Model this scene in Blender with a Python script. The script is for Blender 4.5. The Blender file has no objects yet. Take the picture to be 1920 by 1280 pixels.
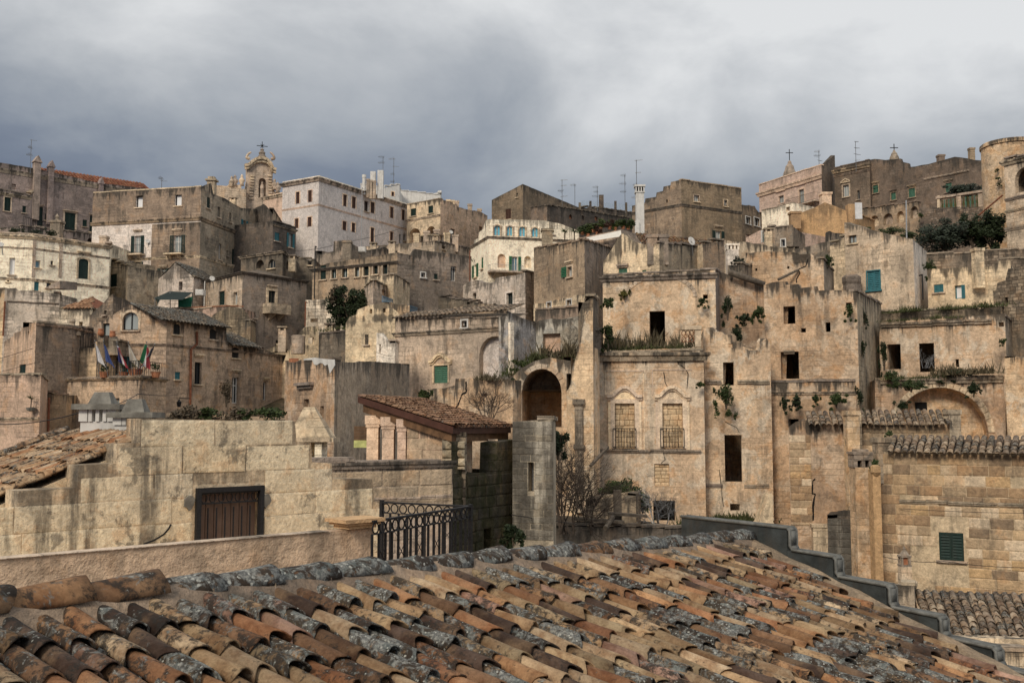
import bpy, bmesh, math, random
from mathutils import Vector, Matrix, noise
from mathutils.geometry import tessellate_polygon
R = random.Random(11)
rad = math.radians
SC = bpy.context.scene
COL = SC.collection
# ------------------------------------------------------------------ camera
FPX = 1900.0                       # focal length in pixels of the 1920 px wide photograph
PIT = math.atan(160 / FPX)         # the horizon lies 160 px under the middle
cam = bpy.data.cameras.new('camera'); cam.sensor_width = 36; cam.lens = 36 * FPX / 1920
cam.clip_start = .1; cam.clip_end = 3000
co = bpy.data.objects.new('camera', cam); COL.objects.link(co)
co.rotation_euler = (rad(90) + PIT, 0, 0)
SC.camera = co
# ------------------------------------------------------------------ sky: heavy broken cloud
w = bpy.data.worlds.new('World'); SC.world = w; w.use_nodes = True
nt = w.node_tree; nt.nodes.clear()
def wn(t, **k):
    n = nt.nodes.new(t)
    for a, v in k.items():
        if a[0].isupper():
            s = n.inputs[a]
            if hasattr(v, 'is_output'): nt.links.new(v, s)
            else: s.default_value = v
        else: setattr(n, a, v)
    return n
SUN_EL, SUN_AZ = rad(34), rad(206)      # sun behind the cloud, behind and left of the camera (clockwise from +Y)
sky = wn('ShaderNodeTexSky', sky_type='NISHITA', sun_disc=False, sun_elevation=SUN_EL, sun_rotation=SUN_AZ, dust_density=2.0)
skb = wn('ShaderNodeBackground', Color=sky.outputs[0], Strength=.06)
tc = wn('ShaderNodeTexCoord')
sep = wn('ShaderNodeSeparateXYZ', Vector=tc.outputs['Generated'])
zz = wn('ShaderNodeMath', operation='MAXIMUM'); nt.links.new(sep.outputs[2], zz.inputs[0]); zz.inputs[1].default_value = 0
mp = wn('ShaderNodeMapping', Vector=tc.outputs['Generated'], Location=(3.1, 1.7, 0.4), Scale=(2.3, 2.3, 4.4))
c1 = wn('ShaderNodeTexNoise', Vector=mp.outputs[0], Scale=1.5, Detail=9, Roughness=.54, Distortion=.3)
c2 = wn('ShaderNodeTexNoise', Vector=mp.outputs[0], Scale=.5, Detail=2, Roughness=.5)
# thinner cloud lets more light through towards the right and overhead
xg = wn('ShaderNodeMath', operation='MULTIPLY_ADD'); nt.links.new(sep.outputs[0], xg.inputs[0]); xg.inputs[1].default_value = .22; xg.inputs[2].default_value = .0
zg = wn('ShaderNodeMath', operation='MULTIPLY_ADD'); nt.links.new(zz.outputs[0], zg.inputs[0]); zg.inputs[1].default_value = 1.6; nt.links.new(xg.outputs[0], zg.inputs[2])
s1 = wn('ShaderNodeMath', operation='MULTIPLY_ADD'); nt.links.new(c1.outputs[0], s1.inputs[0]); s1.inputs[1].default_value = .64; nt.links.new(zg.outputs[0], s1.inputs[2])
s2 = wn('ShaderNodeMath', operation='MULTIPLY_ADD'); nt.links.new(c2.outputs[0], s2.inputs[0]); s2.inputs[1].default_value = .0; nt.links.new(s1.outputs[0], s2.inputs[2])
rp = wn('ShaderNodeValToRGB'); nt.links.new(s2.outputs[0], rp.inputs[0])
el = rp.color_ramp.elements
el[0].position = .50; el[0].color = (.105, .128, .178, 1)
el[1].position = .95; el[1].color = (.57, .578, .583, 1)
for p_, c_ in ((.62, (.155, .18, .225, 1)), (.72, (.25, .272, .303, 1)), (.82, (.37, .386, .405, 1))):
    e = el.new(p_); e.color = c_
cl = wn('ShaderNodeBackground', Color=rp.outputs[0], Strength=1.0)
mx = wn('ShaderNodeMixShader'); mx.inputs[0].default_value = .93
nt.links.new(skb.outputs[0], mx.inputs[1]); nt.links.new(cl.outputs[0], mx.inputs[2])
wo = wn('ShaderNodeOutputWorld'); nt.links.new(mx.outputs[0], wo.inputs[0])
# ------------------------------------------------------------------ sun through the cloud
sl = bpy.data.lights.new('sun', 'SUN'); sl.energy = 1.5; sl.angle = rad(15); sl.color = (1, .88, .72)
so = bpy.data.objects.new('sun', sl); COL.objects.link(so)
sd = Vector((math.sin(SUN_AZ) * math.cos(SUN_EL), math.cos(SUN_AZ) * math.cos(SUN_EL), math.sin(SUN_EL)))
so.rotation_euler = sd.to_track_quat('Z', 'Y').to_euler(); so.location = sd * 200
SC.view_settings.view_transform = 'Standard'; SC.view_settings.look = 'None'
SC.view_settings.exposure = 0.46; SC.view_settings.gamma = 1
# ------------------------------------------------------------------ picture -> place
def ray(px, py):
    dx = (px - 960) / FPX; dy = (640 - py) / FPX
    y = math.cos(PIT) - dy * math.sin(PIT); z = math.sin(PIT) + dy * math.cos(PIT)
    return Vector((dx / y, 1.0, z / y))
def P(px, py, Y): return ray(px, py) * Y
def terr(y): return -14 + max(0, min(26, (y - 36) * .42)) if y > 36 else -14
# ------------------------------------------------------------------ materials
MAT = {}
class G:
    def __init__(s, name):
        s.m = bpy.data.materials.new(name); s.m.use_nodes = True; s.t = s.m.node_tree; s.t.nodes.clear()
        s.b = s.t.nodes.new('ShaderNodeBsdfPrincipled'); o = s.t.nodes.new('ShaderNodeOutputMaterial')
        s.t.links.new(s.b.outputs[0], o.inputs[0]); s.b.inputs['Specular IOR Level'].default_value = .25
    def put(s, sock, v):
        if hasattr(v, 'is_output'): s.t.links.new(v, sock)
        elif isinstance(v, (tuple, list)) and len(v) == 3 and sock.type == 'RGBA': sock.default_value = (*v, 1)
        else: sock.default_value = v
    def n(s, t, attrs={}, **k):
        n = s.t.nodes.new(t)
        for a, v in attrs.items(): setattr(n, a, v)
        for a, v in k.items(): s.put(n.inputs[a.replace('_', ' ')] if isinstance(a, str) else n.inputs[a], v)
        return n
    def math(s, op, a, b=0., c=None, clamp=False):
        n = s.t.nodes.new('ShaderNodeMath'); n.operation = op; n.use_clamp = clamp
        s.put(n.inputs[0], a); s.put(n.inputs[1], b)
        if c is not None: s.put(n.inputs[2], c)
        return n.outputs[0]
    def step(s, v, lo, hi, a=0., b=1.):
        n = s.t.nodes.new('ShaderNodeMapRange'); n.interpolation_type = 'SMOOTHSTEP'
        s.put(n.inputs[0], v); s.put(n.inputs[1], lo); s.put(n.inputs[2], hi); s.put(n.inputs[3], a); s.put(n.inputs[4], b)
        return n.outputs[0]
    def mix(s, f, a, b, mode='MIX'):
        n = s.t.nodes.new('ShaderNodeMix'); n.data_type = 'RGBA'; n.blend_type = mode
        s.put(n.inputs[0], f); s.put(n.inputs[6], a); s.put(n.inputs[7], b)
        return n.outputs[2]
    def noise(s, vec, sc, det=4, ro=.55, dist=0.):
        n = s.t.nodes.new('ShaderNodeTexNoise'); s.put(n.inputs['Vector'], vec)
        n.inputs['Scale'].default_value = sc; n.inputs['Detail'].default_value = det; n.inputs['Roughness'].default_value = ro; n.inputs['Distortion'].default_value = dist
        return n.outputs[0]
    def vscale(s, v, sc):
        n = s.t.nodes.new('ShaderNodeVectorMath'); n.operation = 'MULTIPLY'; s.put(n.inputs[0], v); n.inputs[1].default_value = sc
        return n.outputs[0]
    def vadd(s, a, b):
        n = s.t.nodes.new('ShaderNodeVectorMath'); n.operation = 'ADD'; s.put(n.inputs[0], a); s.put(n.inputs[1], b)
        return n.outputs[0]
    def bump(s, h, dist=.03, st=.6):
        n = s.t.nodes.new('ShaderNodeBump'); s.put(n.inputs['Height'], h); n.inputs['Distance'].default_value = dist; n.inputs['Strength'].default_value = st
        s.t.links.new(n.outputs[0], s.b.inputs['Normal'])
    def done(s, col, rough=.9, metal=0.):
        s.put(s.b.inputs['Base Color'], col); s.put(s.b.inputs['Roughness'], rough); s.b.inputs['Metallic'].default_value = metal
        return s.m
def lum(c, k): return tuple(min(.9, x * k) for x in c)
def stone(key, a, b, grime=(.082, .075, .068), blk=(.55, .27), joint=.3, con=.17, crust=.8, ochre=.35, dirt=.45, scale=1., pale=0., objcol=False, lichen=0., pits=.5):
    a = (a[0] * 1.05, a[1] * .99, a[2] * .96); b = (b[0] * 1.04, b[1] * .985, b[2] * .96)
    g = G(key); pos = g.n('ShaderNodeNewGeometry').outputs['Position']
    at = g.n('ShaderNodeAttribute', {'attribute_name': 'wuv'}).outputs['Vector']
    dt = g.n('ShaderNodeAttribute', {'attribute_name': 'dtop'}).outputs['Fac']
    big = g.noise(pos, .33 * scale, 5, .62)
    mid = g.noise(pos, 1.25 * scale, 4, .62, .4)
    fine = g.noise(pos, 8 * scale, 4, .68)
    tiny = g.noise(pos, 34 * scale, 2, .6)
    if objcol:
        oi = g.n('ShaderNodeObjectInfo'); base = g.mix(.75, a, oi.outputs['Color'])
    else:
        base = g.mix(g.step(big, .4, .6), a, b)
        oi = g.n('ShaderNodeObjectInfo'); tone = g.math('MULTIPLY_ADD', oi.outputs['Random'], .34, .83); cool = g.math('MULTIPLY_ADD', oi.outputs['Random'], -.16, 1.08)
        base = g.mix(1., base, g.n('ShaderNodeCombineColor', Red=tone, Green=tone, Blue=g.math('MULTIPLY', tone, cool)).outputs[0], 'MULTIPLY')
    mor = None
    if blk and not objcol:
        wob = g.n('ShaderNodeTexNoise', Vector=pos, Scale=1.7, Detail=2.0).outputs['Color']
        uv = g.vadd(at, g.vscale(wob, (.05, .045, 0)))
        br = g.n('ShaderNodeTexBrick', {'offset': .45, 'squash': 1.35, 'squash_frequency': 3}, Vector=uv, Color1=(0, 0, 0), Color2=(1, 1, 1), Mortar=(.5, .5, .5), Scale=1.0, Mortar_Size=.018, Mortar_Smooth=.6, Bias=0., Brick_Width=blk[0], Row_Height=blk[1])
        mor = br.outputs['Fac']
        vis = g.step(g.noise(pos, .55, 3), .43, .6)        # joints show through the render only in places
        mor = g.math('MULTIPLY', mor, vis)
        val = g.math('MULTIPLY_ADD', br.outputs['Color'], 2 * con, 1 - con)
        base = g.mix(g.math('MULTIPLY', vis, .9), base, g.mix(1., base, g.n('ShaderNodeCombineColor', Red=val, Green=val, Blue=val).outputs[0], 'MULTIPLY'))
        base = g.mix(g.math('MULTIPLY', mor, joint), base, lum(b, .45))
    # rust-yellow bloom of the limestone
    base = g.mix(g.math('MULTIPLY', g.step(mid, .52, .66), ochre), base, (.47, .275, .125))
    if pale > 0:
        base = g.mix(g.math('MULTIPLY', g.step(g.noise(pos, .8, 6, .66, .5), .5, .56), pale), base, (.64, .585, .51))
    # black weathering: runs down from the top edge and hangs in vertical streaks
    st = g.noise(g.vscale(pos, (1.9, 1.9, .2)), 1.1, 6, .66)
    st2 = g.noise(pos, .6, 4, .6)
    top = g.step(g.math('ADD', dt, g.math('MULTIPLY_ADD', st, -4.2, 2.1)), -.1, .45, 1., 0.)
    base = g.mix(g.math('MULTIPLY', top, crust), base, grime)
    gen = g.math('MULTIPLY', g.step(st, .5, .63), g.step(st2, .42, .58))
    base = g.mix(g.math('MULTIPLY', gen, min(.95, dirt * 1.15)), base, lum(grime, 1.15))
    blot = g.step(mid, .5, .33, 0., 1.)
    base = g.mix(g.math('MULTIPLY', blot, dirt * .3), base, lum(grime, 2.0))
    if lichen > 0:
        base = g.mix(g.math('MULTIPLY', g.step(g.noise(pos, 2.3, 6, .7, .3), .42, .56), lichen), base, (.055, .058, .022))
    stain = g.math('MULTIPLY', g.step(g.noise(g.vadd(pos, (7., 3., 5.)), .95 * scale, 6, .72, .3), .55, .63), min(.75, dirt * .95))
    base = g.mix(stain, base, lum(grime, 1.5))
    v = g.math('MULTIPLY', g.step(fine, .25, .75, .83, 1.15), g.step(tiny, .2, .8, .92, 1.07))
    v = g.math('MULTIPLY', v, g.step(g.noise(pos, 2.5 * scale, 5, .72, .3), .3, .7, .9, 1.1))
    base = g.mix(1., base, g.n('ShaderNodeCombineColor', Red=v, Green=v, Blue=v).outputs[0], 'MULTIPLY')
    pit = g.step(tiny, .36, .26)
    gm = g.n('ShaderNodeGamma', Color=base, Gamma=1.36).outputs[0]; base = g.mix(1., g.n('ShaderNodeHueSaturation', Color=gm, Saturation=.86, Value=1.0).outputs[0], (1.40, 1.40, 1.34), 'MULTIPLY')
    base = g.mix(g.math('MULTIPLY', pit, pits), base, lum(grime, .8))
    h = g.math('MULTIPLY_ADD', fine, .9, g.math('MULTIPLY', mid, 1.1))
    h = g.math('MULTIPLY_ADD', tiny, .25, h)
    if mor is not None: h = g.math('MULTIPLY_ADD', mor, -2.2 * joint, h)
    g.bump(h, .06 / scale ** .5, .75)
    MAT[key] = g.done(base, .93)
def plain(key, c, rough=.7, metal=0., var=.25, sc=6., bump=.0, dirt=0.):
    g = G(key); pos = g.n('ShaderNodeNewGeometry').outputs['Position']
    f = g.noise(pos, sc, 4, .6)
    v = g.step(f, .25, .75, 1 - var, 1 + var)
    b = g.mix(1., c, g.n('ShaderNodeCombineColor', Red=v, Green=v, Blue=v).outputs[0], 'MULTIPLY')
    if dirt: b = g.mix(g.math('MULTIPLY', g.step(g.noise(g.vscale(pos, (3, 3, .5)), 1.3, 5, .65), .48, .66), dirt), b, (.07, .06, .05))
    if bump: g.bump(g.noise(pos, sc * 3, 4), bump, .6)
    MAT[key] = g.done(b, rough, metal)
def tilemat(key, attr=False, sc=1.):
    g = G(key)
    oi = g.n('ShaderNodeObjectInfo')
    if attr:
        pos = g.n('ShaderNodeNewGeometry').outputs['Position']
        a_ = g.n('ShaderNodeAttribute', {'attribute_name': 'tc'}); base = a_.outputs['Color']; amt = a_.outputs['Alpha']
        vec = g.vscale(pos, (1, 1, 1))
    else:
        tcn = g.n('ShaderNodeTexCoord').outputs['Object']
        off = g.n('ShaderNodeCombineXYZ', X=g.math('MULTIPLY', oi.outputs['Random'], 53.), Y=g.math('MULTIPLY', oi.outputs['Random'], 31.), Z=0.).outputs[0]
        vec = g.vadd(tcn, off); base = oi.outputs['Color']; amt = oi.outputs['Alpha']
    n1 = g.noise(vec, 5 * sc, 5, .62, .5); n2 = g.noise(vec, 13 * sc, 6, .72, .3); n3 = g.noise(vec, 42 * sc, 5, .7); n4 = g.noise(vec, 3.1 * sc, 4, .6)
    b = g.mix(g.step(n1, .34, .68), base, g.mix(1., base, (.50, .40, .34), 'MULTIPLY'))
    b = g.mix(g.math('MULTIPLY', g.step(n4, .48, .66), .4), b, (.27, .175, .10))
    v = g.step(n3, .2, .8, .72, 1.25); b = g.mix(1., b, g.n('ShaderNodeCombineColor', Red=v, Green=v, Blue=v).outputs[0], 'MULTIPLY')
    # black crust, then grey lichen discs, then white flecks; how much grows is the tile's own
    inv = g.math('SUBTRACT', 1., amt)
    bl = g.step(n2, g.math('MULTIPLY_ADD', inv, .30, .31), g.math('MULTIPLY_ADD', inv, .30, .45))
    b = g.mix(g.math('MULTIPLY', bl, .9), b, (.022, .019, .016))
    sp_ = g.step(n3, .64, .70); b = g.mix(g.math('MULTIPLY', sp_, .75), b, (.03, .025, .02))
    ln = g.noise(g.vadd(vec, (7., 3., 1.)), 10 * sc, 7, .74, .6)
    lm = g.step(ln, g.math('MULTIPLY_ADD', inv, .27, .42), g.math('MULTIPLY_ADD', inv, .27, .53))
    lc = g.mix(g.step(n3, .4, .62), (.10, .103, .10), (.275, .275, .25))
    lc = g.mix(g.math('MULTIPLY', g.step(n1, .5, .6), .45), lc, (.10, .125, .118))
    b = g.mix(g.math('MULTIPLY', lm, .92), b, lc)
    vo = g.n('ShaderNodeTexVoronoi', {'feature': 'F1'}, Vector=g.vadd(vec, g.vscale(g.n('ShaderNodeTexNoise', Vector=vec, Scale=30. * sc).outputs['Color'], (.03, .03, .03))), Scale=26 * sc, Randomness=1.)
    wf = g.math('MULTIPLY', g.step(vo.outputs['Distance'], .26, .18), g.step(n2, g.math('MULTIPLY_ADD', inv, .35, .40), g.math('MULTIPLY_ADD', inv, .35, .50)))
    b = g.mix(g.math('MULTIPLY', wf, .8), b, (.46, .46, .41))
    h = g.math('MULTIPLY_ADD', n3, .5, g.math('MULTIPLY_ADD', lm, .22, g.math('MULTIPLY', n2, .7)))
    g.bump(h, .012 / sc, .8)
    MAT[key] = g.done(b, .9)
def leafmat(key, a, b):
    g = G(key); ge = g.n('ShaderNodeNewGeometry')
    c = g.mix(ge.outputs['Random Per Island'], a, b)
    c = g.mix(g.math('MULTIPLY', g.step(g.noise(ge.outputs['Position'], .9, 3), .4, .65), .5), c, lum(b, .6))
    MAT[key] = g.done(c, .65)
# ------------------------------------------------------------------ mesh helpers
WL = {}                                    # world location of every root
def wloc(o): return WL.get(o, Vector((0, 0, 0))) if o else Vector((0, 0, 0))
def root(name, label, cat, loc, group=None):
    o = bpy.data.objects.new(name, None); o.empty_display_size = .2; COL.objects.link(o)
    o.location = loc; WL[o] = Vector(loc); o['label'] = label; o['category'] = cat
    if group: o['group'] = group
    return o
def link(name, me, parent=None):
    o = bpy.data.objects.new(name, me); COL.objects.link(o)
    if parent: o.parent = parent; WL[o] = wloc(parent)
    return o
class MB:
    def __init__(s): s.v = []; s.f = []; s.uv = []; s.dt = []; s.mi = []
    def add(s, vs, fs, uv=None, dt=None, m=0):
        k = len(s.v); s.v += [Vector(p) for p in vs]; s.f += [tuple(i + k for i in f) for f in fs]; s.mi += [m] * len(fs)
        s.uv += uv if uv else [None] * len(vs); s.dt += dt if dt else [None] * len(vs)
    def box(s, c, ex, ey, ez, m=0):
        """c = centre, ex ey ez = half axes"""
        c = Vector(c); ex = Vector(ex); ey = Vector(ey); ez = Vector(ez)
        vs = [c + ex * i + ey * j + ez * k for k in (-1, 1) for j in (-1, 1) for i in (-1, 1)]
        s.add(vs, [(0, 2, 3, 1), (4, 5, 7, 6), (0, 1, 5, 4), (2, 6, 7, 3), (0, 4, 6, 2), (1, 3, 7, 5)], m=m)
    def bx(s, lo, hi, m=0):
        lo = Vector(lo); hi = Vector(hi); h = (hi - lo) / 2
        s.box((lo + hi) / 2, (h.x, 0, 0), (0, h.y, 0), (0, 0, h.z), m)
    def tube(s, pts, r, n=6, cap=True, m=0):
        pts = [Vector(p) for p in pts]; rs = r if isinstance(r, (list, tuple)) else [r] * len(pts)
        d0 = (pts[1] - pts[0]).normalized(); a = d0.orthogonal().normalized()
        k = len(s.v); vs = []; fs = []
        for i, p in enumerate(pts):
            d = (pts[min(i + 1, len(pts) - 1)] - pts[max(i - 1, 0)]).normalized()
            a = (a - d * a.dot(d)).normalized(); b = d.cross(a)
            for j in range(n):
                t = 2 * math.pi * j / n; vs.append(p + (a * math.cos(t) + b * math.sin(t)) * rs[i])
            if i:
                o = (i - 1) * n
                for j in range(n): fs.append((o + j, o + (j + 1) % n, o + n + (j + 1) % n, o + n + j))
        if cap: fs.append(tuple(range(n - 1, -1, -1))); fs.append(tuple((len(pts) - 1) * n + j for j in range(n)))
        s.add(vs, fs, m=m)
    def lathe(s, c, prof, n=12, m=0):
        c = Vector(c); vs = []; fs = []
        for i, (r, z) in enumerate(prof):
            for j in range(n):
                t = 2 * math.pi * j / n; vs.append(c + Vector((r * math.cos(t), r * math.sin(t), z)))
            if i:
                o = (i - 1) * n
                for j in range(n): fs.append((o + j, o + (j + 1) % n, o + n + (j + 1) % n, o + n + j))
        fs.append(tuple(range(n - 1, -1, -1))); fs.append(tuple((len(prof) - 1) * n + j for j in range(n)))
        s.add(vs, fs, m=m)
    def prism(s, poly, dvec, m=0):
        """poly = 3D points of a flat outline, extruded by dvec"""
        poly = [Vector(p) for p in poly]; n = len(poly); d = Vector(dvec)
        tr = tessellate_polygon([poly]); s.add(poly + [p + d for p in poly], [tuple(t) for t in tr] + [tuple(i + n for i in t) for t in tr] + [(i, (i + 1) % n, (i + 1) % n + n, i + n) for i in range(n)], m=m)
    def build(s, name, mat, parent=None, smooth=False):
        if not s.v: return None
        off = wloc(parent); me = bpy.data.meshes.new(name)
        me.from_pydata([tuple(p - off) for p in s.v], [], s.f)
        for k in (mat if isinstance(mat, (list, tuple)) else [mat]): me.materials.append(MAT[k] if isinstance(k, str) else k)
        if any(s.mi): me.polygons.foreach_set('material_index', s.mi)
        zt = max(p.z for p in s.v)
        fl = []; dl = []
        for p, u, d in zip(s.v, s.uv, s.dt):
            if u is None: fl += [p.x * .8 + p.y * .6, p.z, 0]
            else: fl += [u[0], u[1], 0]
            dl.append((zt - p.z) * 1.0 + .9 if d is None else d)
        me.attributes.new('wuv', 'FLOAT_VECTOR', 'POINT').data.foreach_set('vector', fl)
        me.attributes.new('dtop', 'FLOAT', 'POINT').data.foreach_set('value', dl)
        if smooth: me.shade_smooth()
        me.validate()
        o = link(name, me, parent)
        return o
def tag(o, label, cat, group=None, kind=None):
    if label: o['label'] = label
    if cat: o['category'] = cat
    if group: o['group'] = group
    if kind: o['kind'] = kind
    return o
# ------------------------------------------------------------------ a wall plane
class Face:
    def __init__(s, a, b):
        s.o = Vector((a.x, a.y, 0)); d = Vector((b.x - a.x, b.y - a.y, 0)); s.L = d.length; s.u = d.normalized(); s.n = Vector((s.u.y, -s.u.x, 0))
    def pt(s, u, v, w=0.): return s.o + s.u * u + s.n * w + Vector((0, 0, v))
    def uv(s, px, py, w=0.):
        d = ray(px, py); t = (s.o + s.n * w).dot(s.n) / d.dot(s.n); p = d * t
        return ((p - s.o).dot(s.u), p.z)
    def rect(s, x0, y0, x1, y1):
        mx, my = (x0 + x1) / 2, (y0 + y1) / 2
        return s.uv(x0, my)[0], s.uv(mx, y1)[1], s.uv(x1, my)[0], s.uv(mx, y0)[1]
def arc_top(u0, v0, u1, v1, rise=None, n=9):
    """outline of an opening with an arched head, counter-clockwise from lower left"""
    c = (u0 + u1) / 2; r = (u1 - u0) / 2; rise = min(r if rise is None else rise, v1 - v0 - .05)
    return [(u0, v0), (u1, v0)] + [(c + r * math.cos(t), v1 - rise + rise * math.sin(t)) for t in [math.pi * i / n for i in range(n + 1)]]
def jag(poly, step, amp):
    out = [poly[0]]
    for (a, b), (c, d) in zip(poly, poly[1:]):
        n = max(1, int(math.hypot(c - a, d - b) / step))
        for i in range(1, n + 1):
            t = i / n; j = R.uniform(-amp, amp * .35) if i < n else R.uniform(-amp * .5, 0)
            out.append((a + (c - a) * t, b + (d - b) * t + j))
    return out
def topz(poly, u):
    for (a, b), (c, d) in zip(poly, poly[1:]):
        if a <= u <= c and c > a: return b + (d - b) * (u - a) / (c - a)
    return poly[0][1] if u < poly[0][0] else poly[-1][1]
def wall_slab(mb, f, top, base, holes, t, ua, ub, back=True):
    """front skin with holes, reveals, top edge and back skin of one wall"""
    outer = [(top[0][0], base), (top[-1][0], base)] + top[::-1]
    loops = [outer] + holes
    flat = [p for l in loops for p in l]
    tri = tessellate_polygon([[Vector((p[0], p[1], 0)) for p in l] for l in loops])
    dt = [max(0, topz(top, u) - v) for u, v in flat]
    fs = []
    for a, b, c in tri:
        p, q, r = flat[a], flat[b], flat[c]
        cr = (q[0] - p[0]) * (r[1] - p[1]) - (q[1] - p[1]) * (r[0] - p[0])
        if abs(cr) > 1e-9: fs.append((a, b, c) if cr > 0 else (a, c, b))
    mb.add([f.pt(u, v) for u, v in flat], fs, [(u + 3, v) for u, v in flat], dt)
    L = max(f.L, .1)
    bk = lambda u: ua + (u / L) * (L - ub - ua)
    if back: mb.add([f.pt(bk(u) if i < len(outer) else u, v, -t) for i, (u, v) in enumerate(flat)], [x[::-1] for x in fs], [(u, v) for u, v in flat], [d + 1 for d in dt])
    n = len(top)
    mb.add([f.pt(u, v) for u, v in top] + [f.pt(bk(u), v, -t) for u, v in top], [(i, i + 1, n + i + 1, n + i) for i in range(n - 1)], [(u, v) for u, v in top] * 2, [0.] * (2 * n))
    for h in holes:
        m = len(h); d = [max(0, topz(top, u) - v) for u, v in h]
        mb.add([f.pt(u, v) for u, v in h] + [f.pt(u, v, -t) for u, v in h], [(i, (i + 1) % m, (i + 1) % m + m, i + m) for i in range(m)], [(u, v) for u, v in h] + [(u + t, v) for u, v in h], d * 2)
# ------------------------------------------------------------------ openings and trim
def leaf_shutter(f, u0, v0, u1, v1, w, col, parent, arch=None, fine=True):
    """one louvred shutter leaf"""
    mb = MB(); t = .018; b = min(.06, (u1 - u0) * .2)
    def bar(a, c, d, e, th=t, ww=w): mb.box(f.pt((a + d) / 2, (c + e) / 2, ww), f.u * (d - a) / 2, f.n * th, Vector((0, 0, (e - c) / 2)))
    bar(u0, v0, u0 + b, v1); bar(u1 - b, v0, u1, v1); bar(u0 + b, v0, u1 - b, v0 + b * 1.3); bar(u0 + b, v1 - b * 1.3, u1 - b, v1)
    n = max(4, int((v1 - v0) / .13)) if fine else 4
    h = (v1 - v0 - 2.6 * b) / n
    for i in range(n):
        c = v0 + 1.3 * b + h * (i + .5)
        mb.box(f.pt((u0 + u1) / 2, c, w - .003), f.u * ((u1 - u0) / 2 - b), (f.n * .5 - Vector((0, 0, .8))) * h * .42, (f.n * .8 + Vector((0, 0, .5))) * .006)
    mb.box(f.pt((u0 + u1) / 2, (v0 + v1) / 2, w - .022), f.u * ((u1 - u0) / 2 - b * .5), f.n * .003, Vector((0, 0, (v1 - v0) / 2 - b * .5)))
    return mb.build('shutter', col, parent)
def pediment(f, u0, u1, v, kind, mat, parent):
    mb = MB(); w = u1 - u0; c = (u0 + u1) / 2
    if kind == 'flat':
        mb.box(f.pt(c, v, .09), f.u * (w * .68), f.n * .1, Vector((0, 0, .05))); mb.box(f.pt(c, v - .1, .05), f.u * (w * .6), f.n * .05, Vector((0, 0, .05)))
    elif kind == 'tri':
        a = w * .8; h = w * .42
        mb.prism([f.pt(c - a, v, .0), f.pt(c + a, v, .0), f.pt(c, v + h, .0)], f.n * .06)
        mb.box(f.pt(c, v - .05, .09), f.u * (a * 1.04), f.n * .09, Vector((0, 0, .05)))
        for s in (-1, 1):
            p = f.pt(c + s * a * 1.02, v + .03, .08); q = f.pt(c, v + h + .05, .08); d = q - p
            mb.box((p + q) / 2, d / 2, f.n * .09, d.cross(f.n).normalized() * .06)
    else:
        a = w * .8; pts = []
        for i in range(15):
            x = -1 + 2 * i / 14; yy = max(0, math.cos(min(1, abs(x) / .72) * math.pi / 2)) * w * .42 if abs(x) < .72 else 0
            pts.append((c + a * x, v + yy))
        for (p, q), (r, s) in zip(pts, pts[1:]):
            A = f.pt(p, q, .1); B = f.pt(r, s, .1); d = B - A
            mb.box((A + B) / 2, d * .53, f.n * .11, d.cross(f.n).normalized() * .075)
            A = f.pt(p, q - .13, .05); B = f.pt(r, s - .13, .05)
            mb.box((A + B) / 2, d * .53, f.n * .06, d.cross(f.n).normalized() * .06)
    return mb.build('pediment', mat, parent)
def surround(f, u0, v0, u1, v1, mat, parent, b=.16, d=.045, arch=False, sill=True):
    mb = MB()
    for a in (u0 - b / 2, u1 + b / 2): mb.box(f.pt(a, (v0 + v1) / 2, d / 2), f.u * b / 2, f.n * d / 2, Vector((0, 0, (v1 - v0) / 2)))
    if not arch: mb.box(f.pt((u0 + u1) / 2, v1 + b / 2, d / 2), f.u * ((u1 - u0) / 2 + b), f.n * d / 2, Vector((0, 0, b / 2)))
    else:
        o = arc_top(u0 - b, v0, u1 + b, v1 + b, arch if arch is not True else None)[2:]; i_ = arc_top(u0, v0, u1, v1, arch if arch is not True else None)[2:]
        for k in range(len(o) - 1): mb.prism([f.pt(*o[k]), f.pt(*o[k + 1]), f.pt(*i_[k + 1]), f.pt(*i_[k])], f.n * d)
    return mb.build('surround', mat, parent)
def railing(f, u0, v0, u1, v1, w, mat, parent, step=.13, r=.011, ends=None, name='railing'):
    """bars between two rails on a plane parallel to the wall; ends = how far the side returns run back"""
    mb = MB(); n = max(2, int((u1 - u0) / step))
    for i in range(n + 1):
        u = u0 + (u1 - u0) * i / n; mb.tube([f.pt(u, v0, w), f.pt(u, v1, w)], r, 4)
    for v in (v0 + .05, v1): mb.tube([f.pt(u0, v, w), f.pt(u1, v, w)], r * 1.5, 4)
    if ends:
        for u in (u0, u1):
            for k in range(1, 4): mb.tube([f.pt(u, v0, w - ends * k / 4), f.pt(u, v1, w - ends * k / 4)], r, 4)
            for v in (v0 + .05, v1): mb.tube([f.pt(u, v, w), f.pt(u, v, w - ends)], r * 1.5, 4)
    return mb.build(name, mat, parent)
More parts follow.
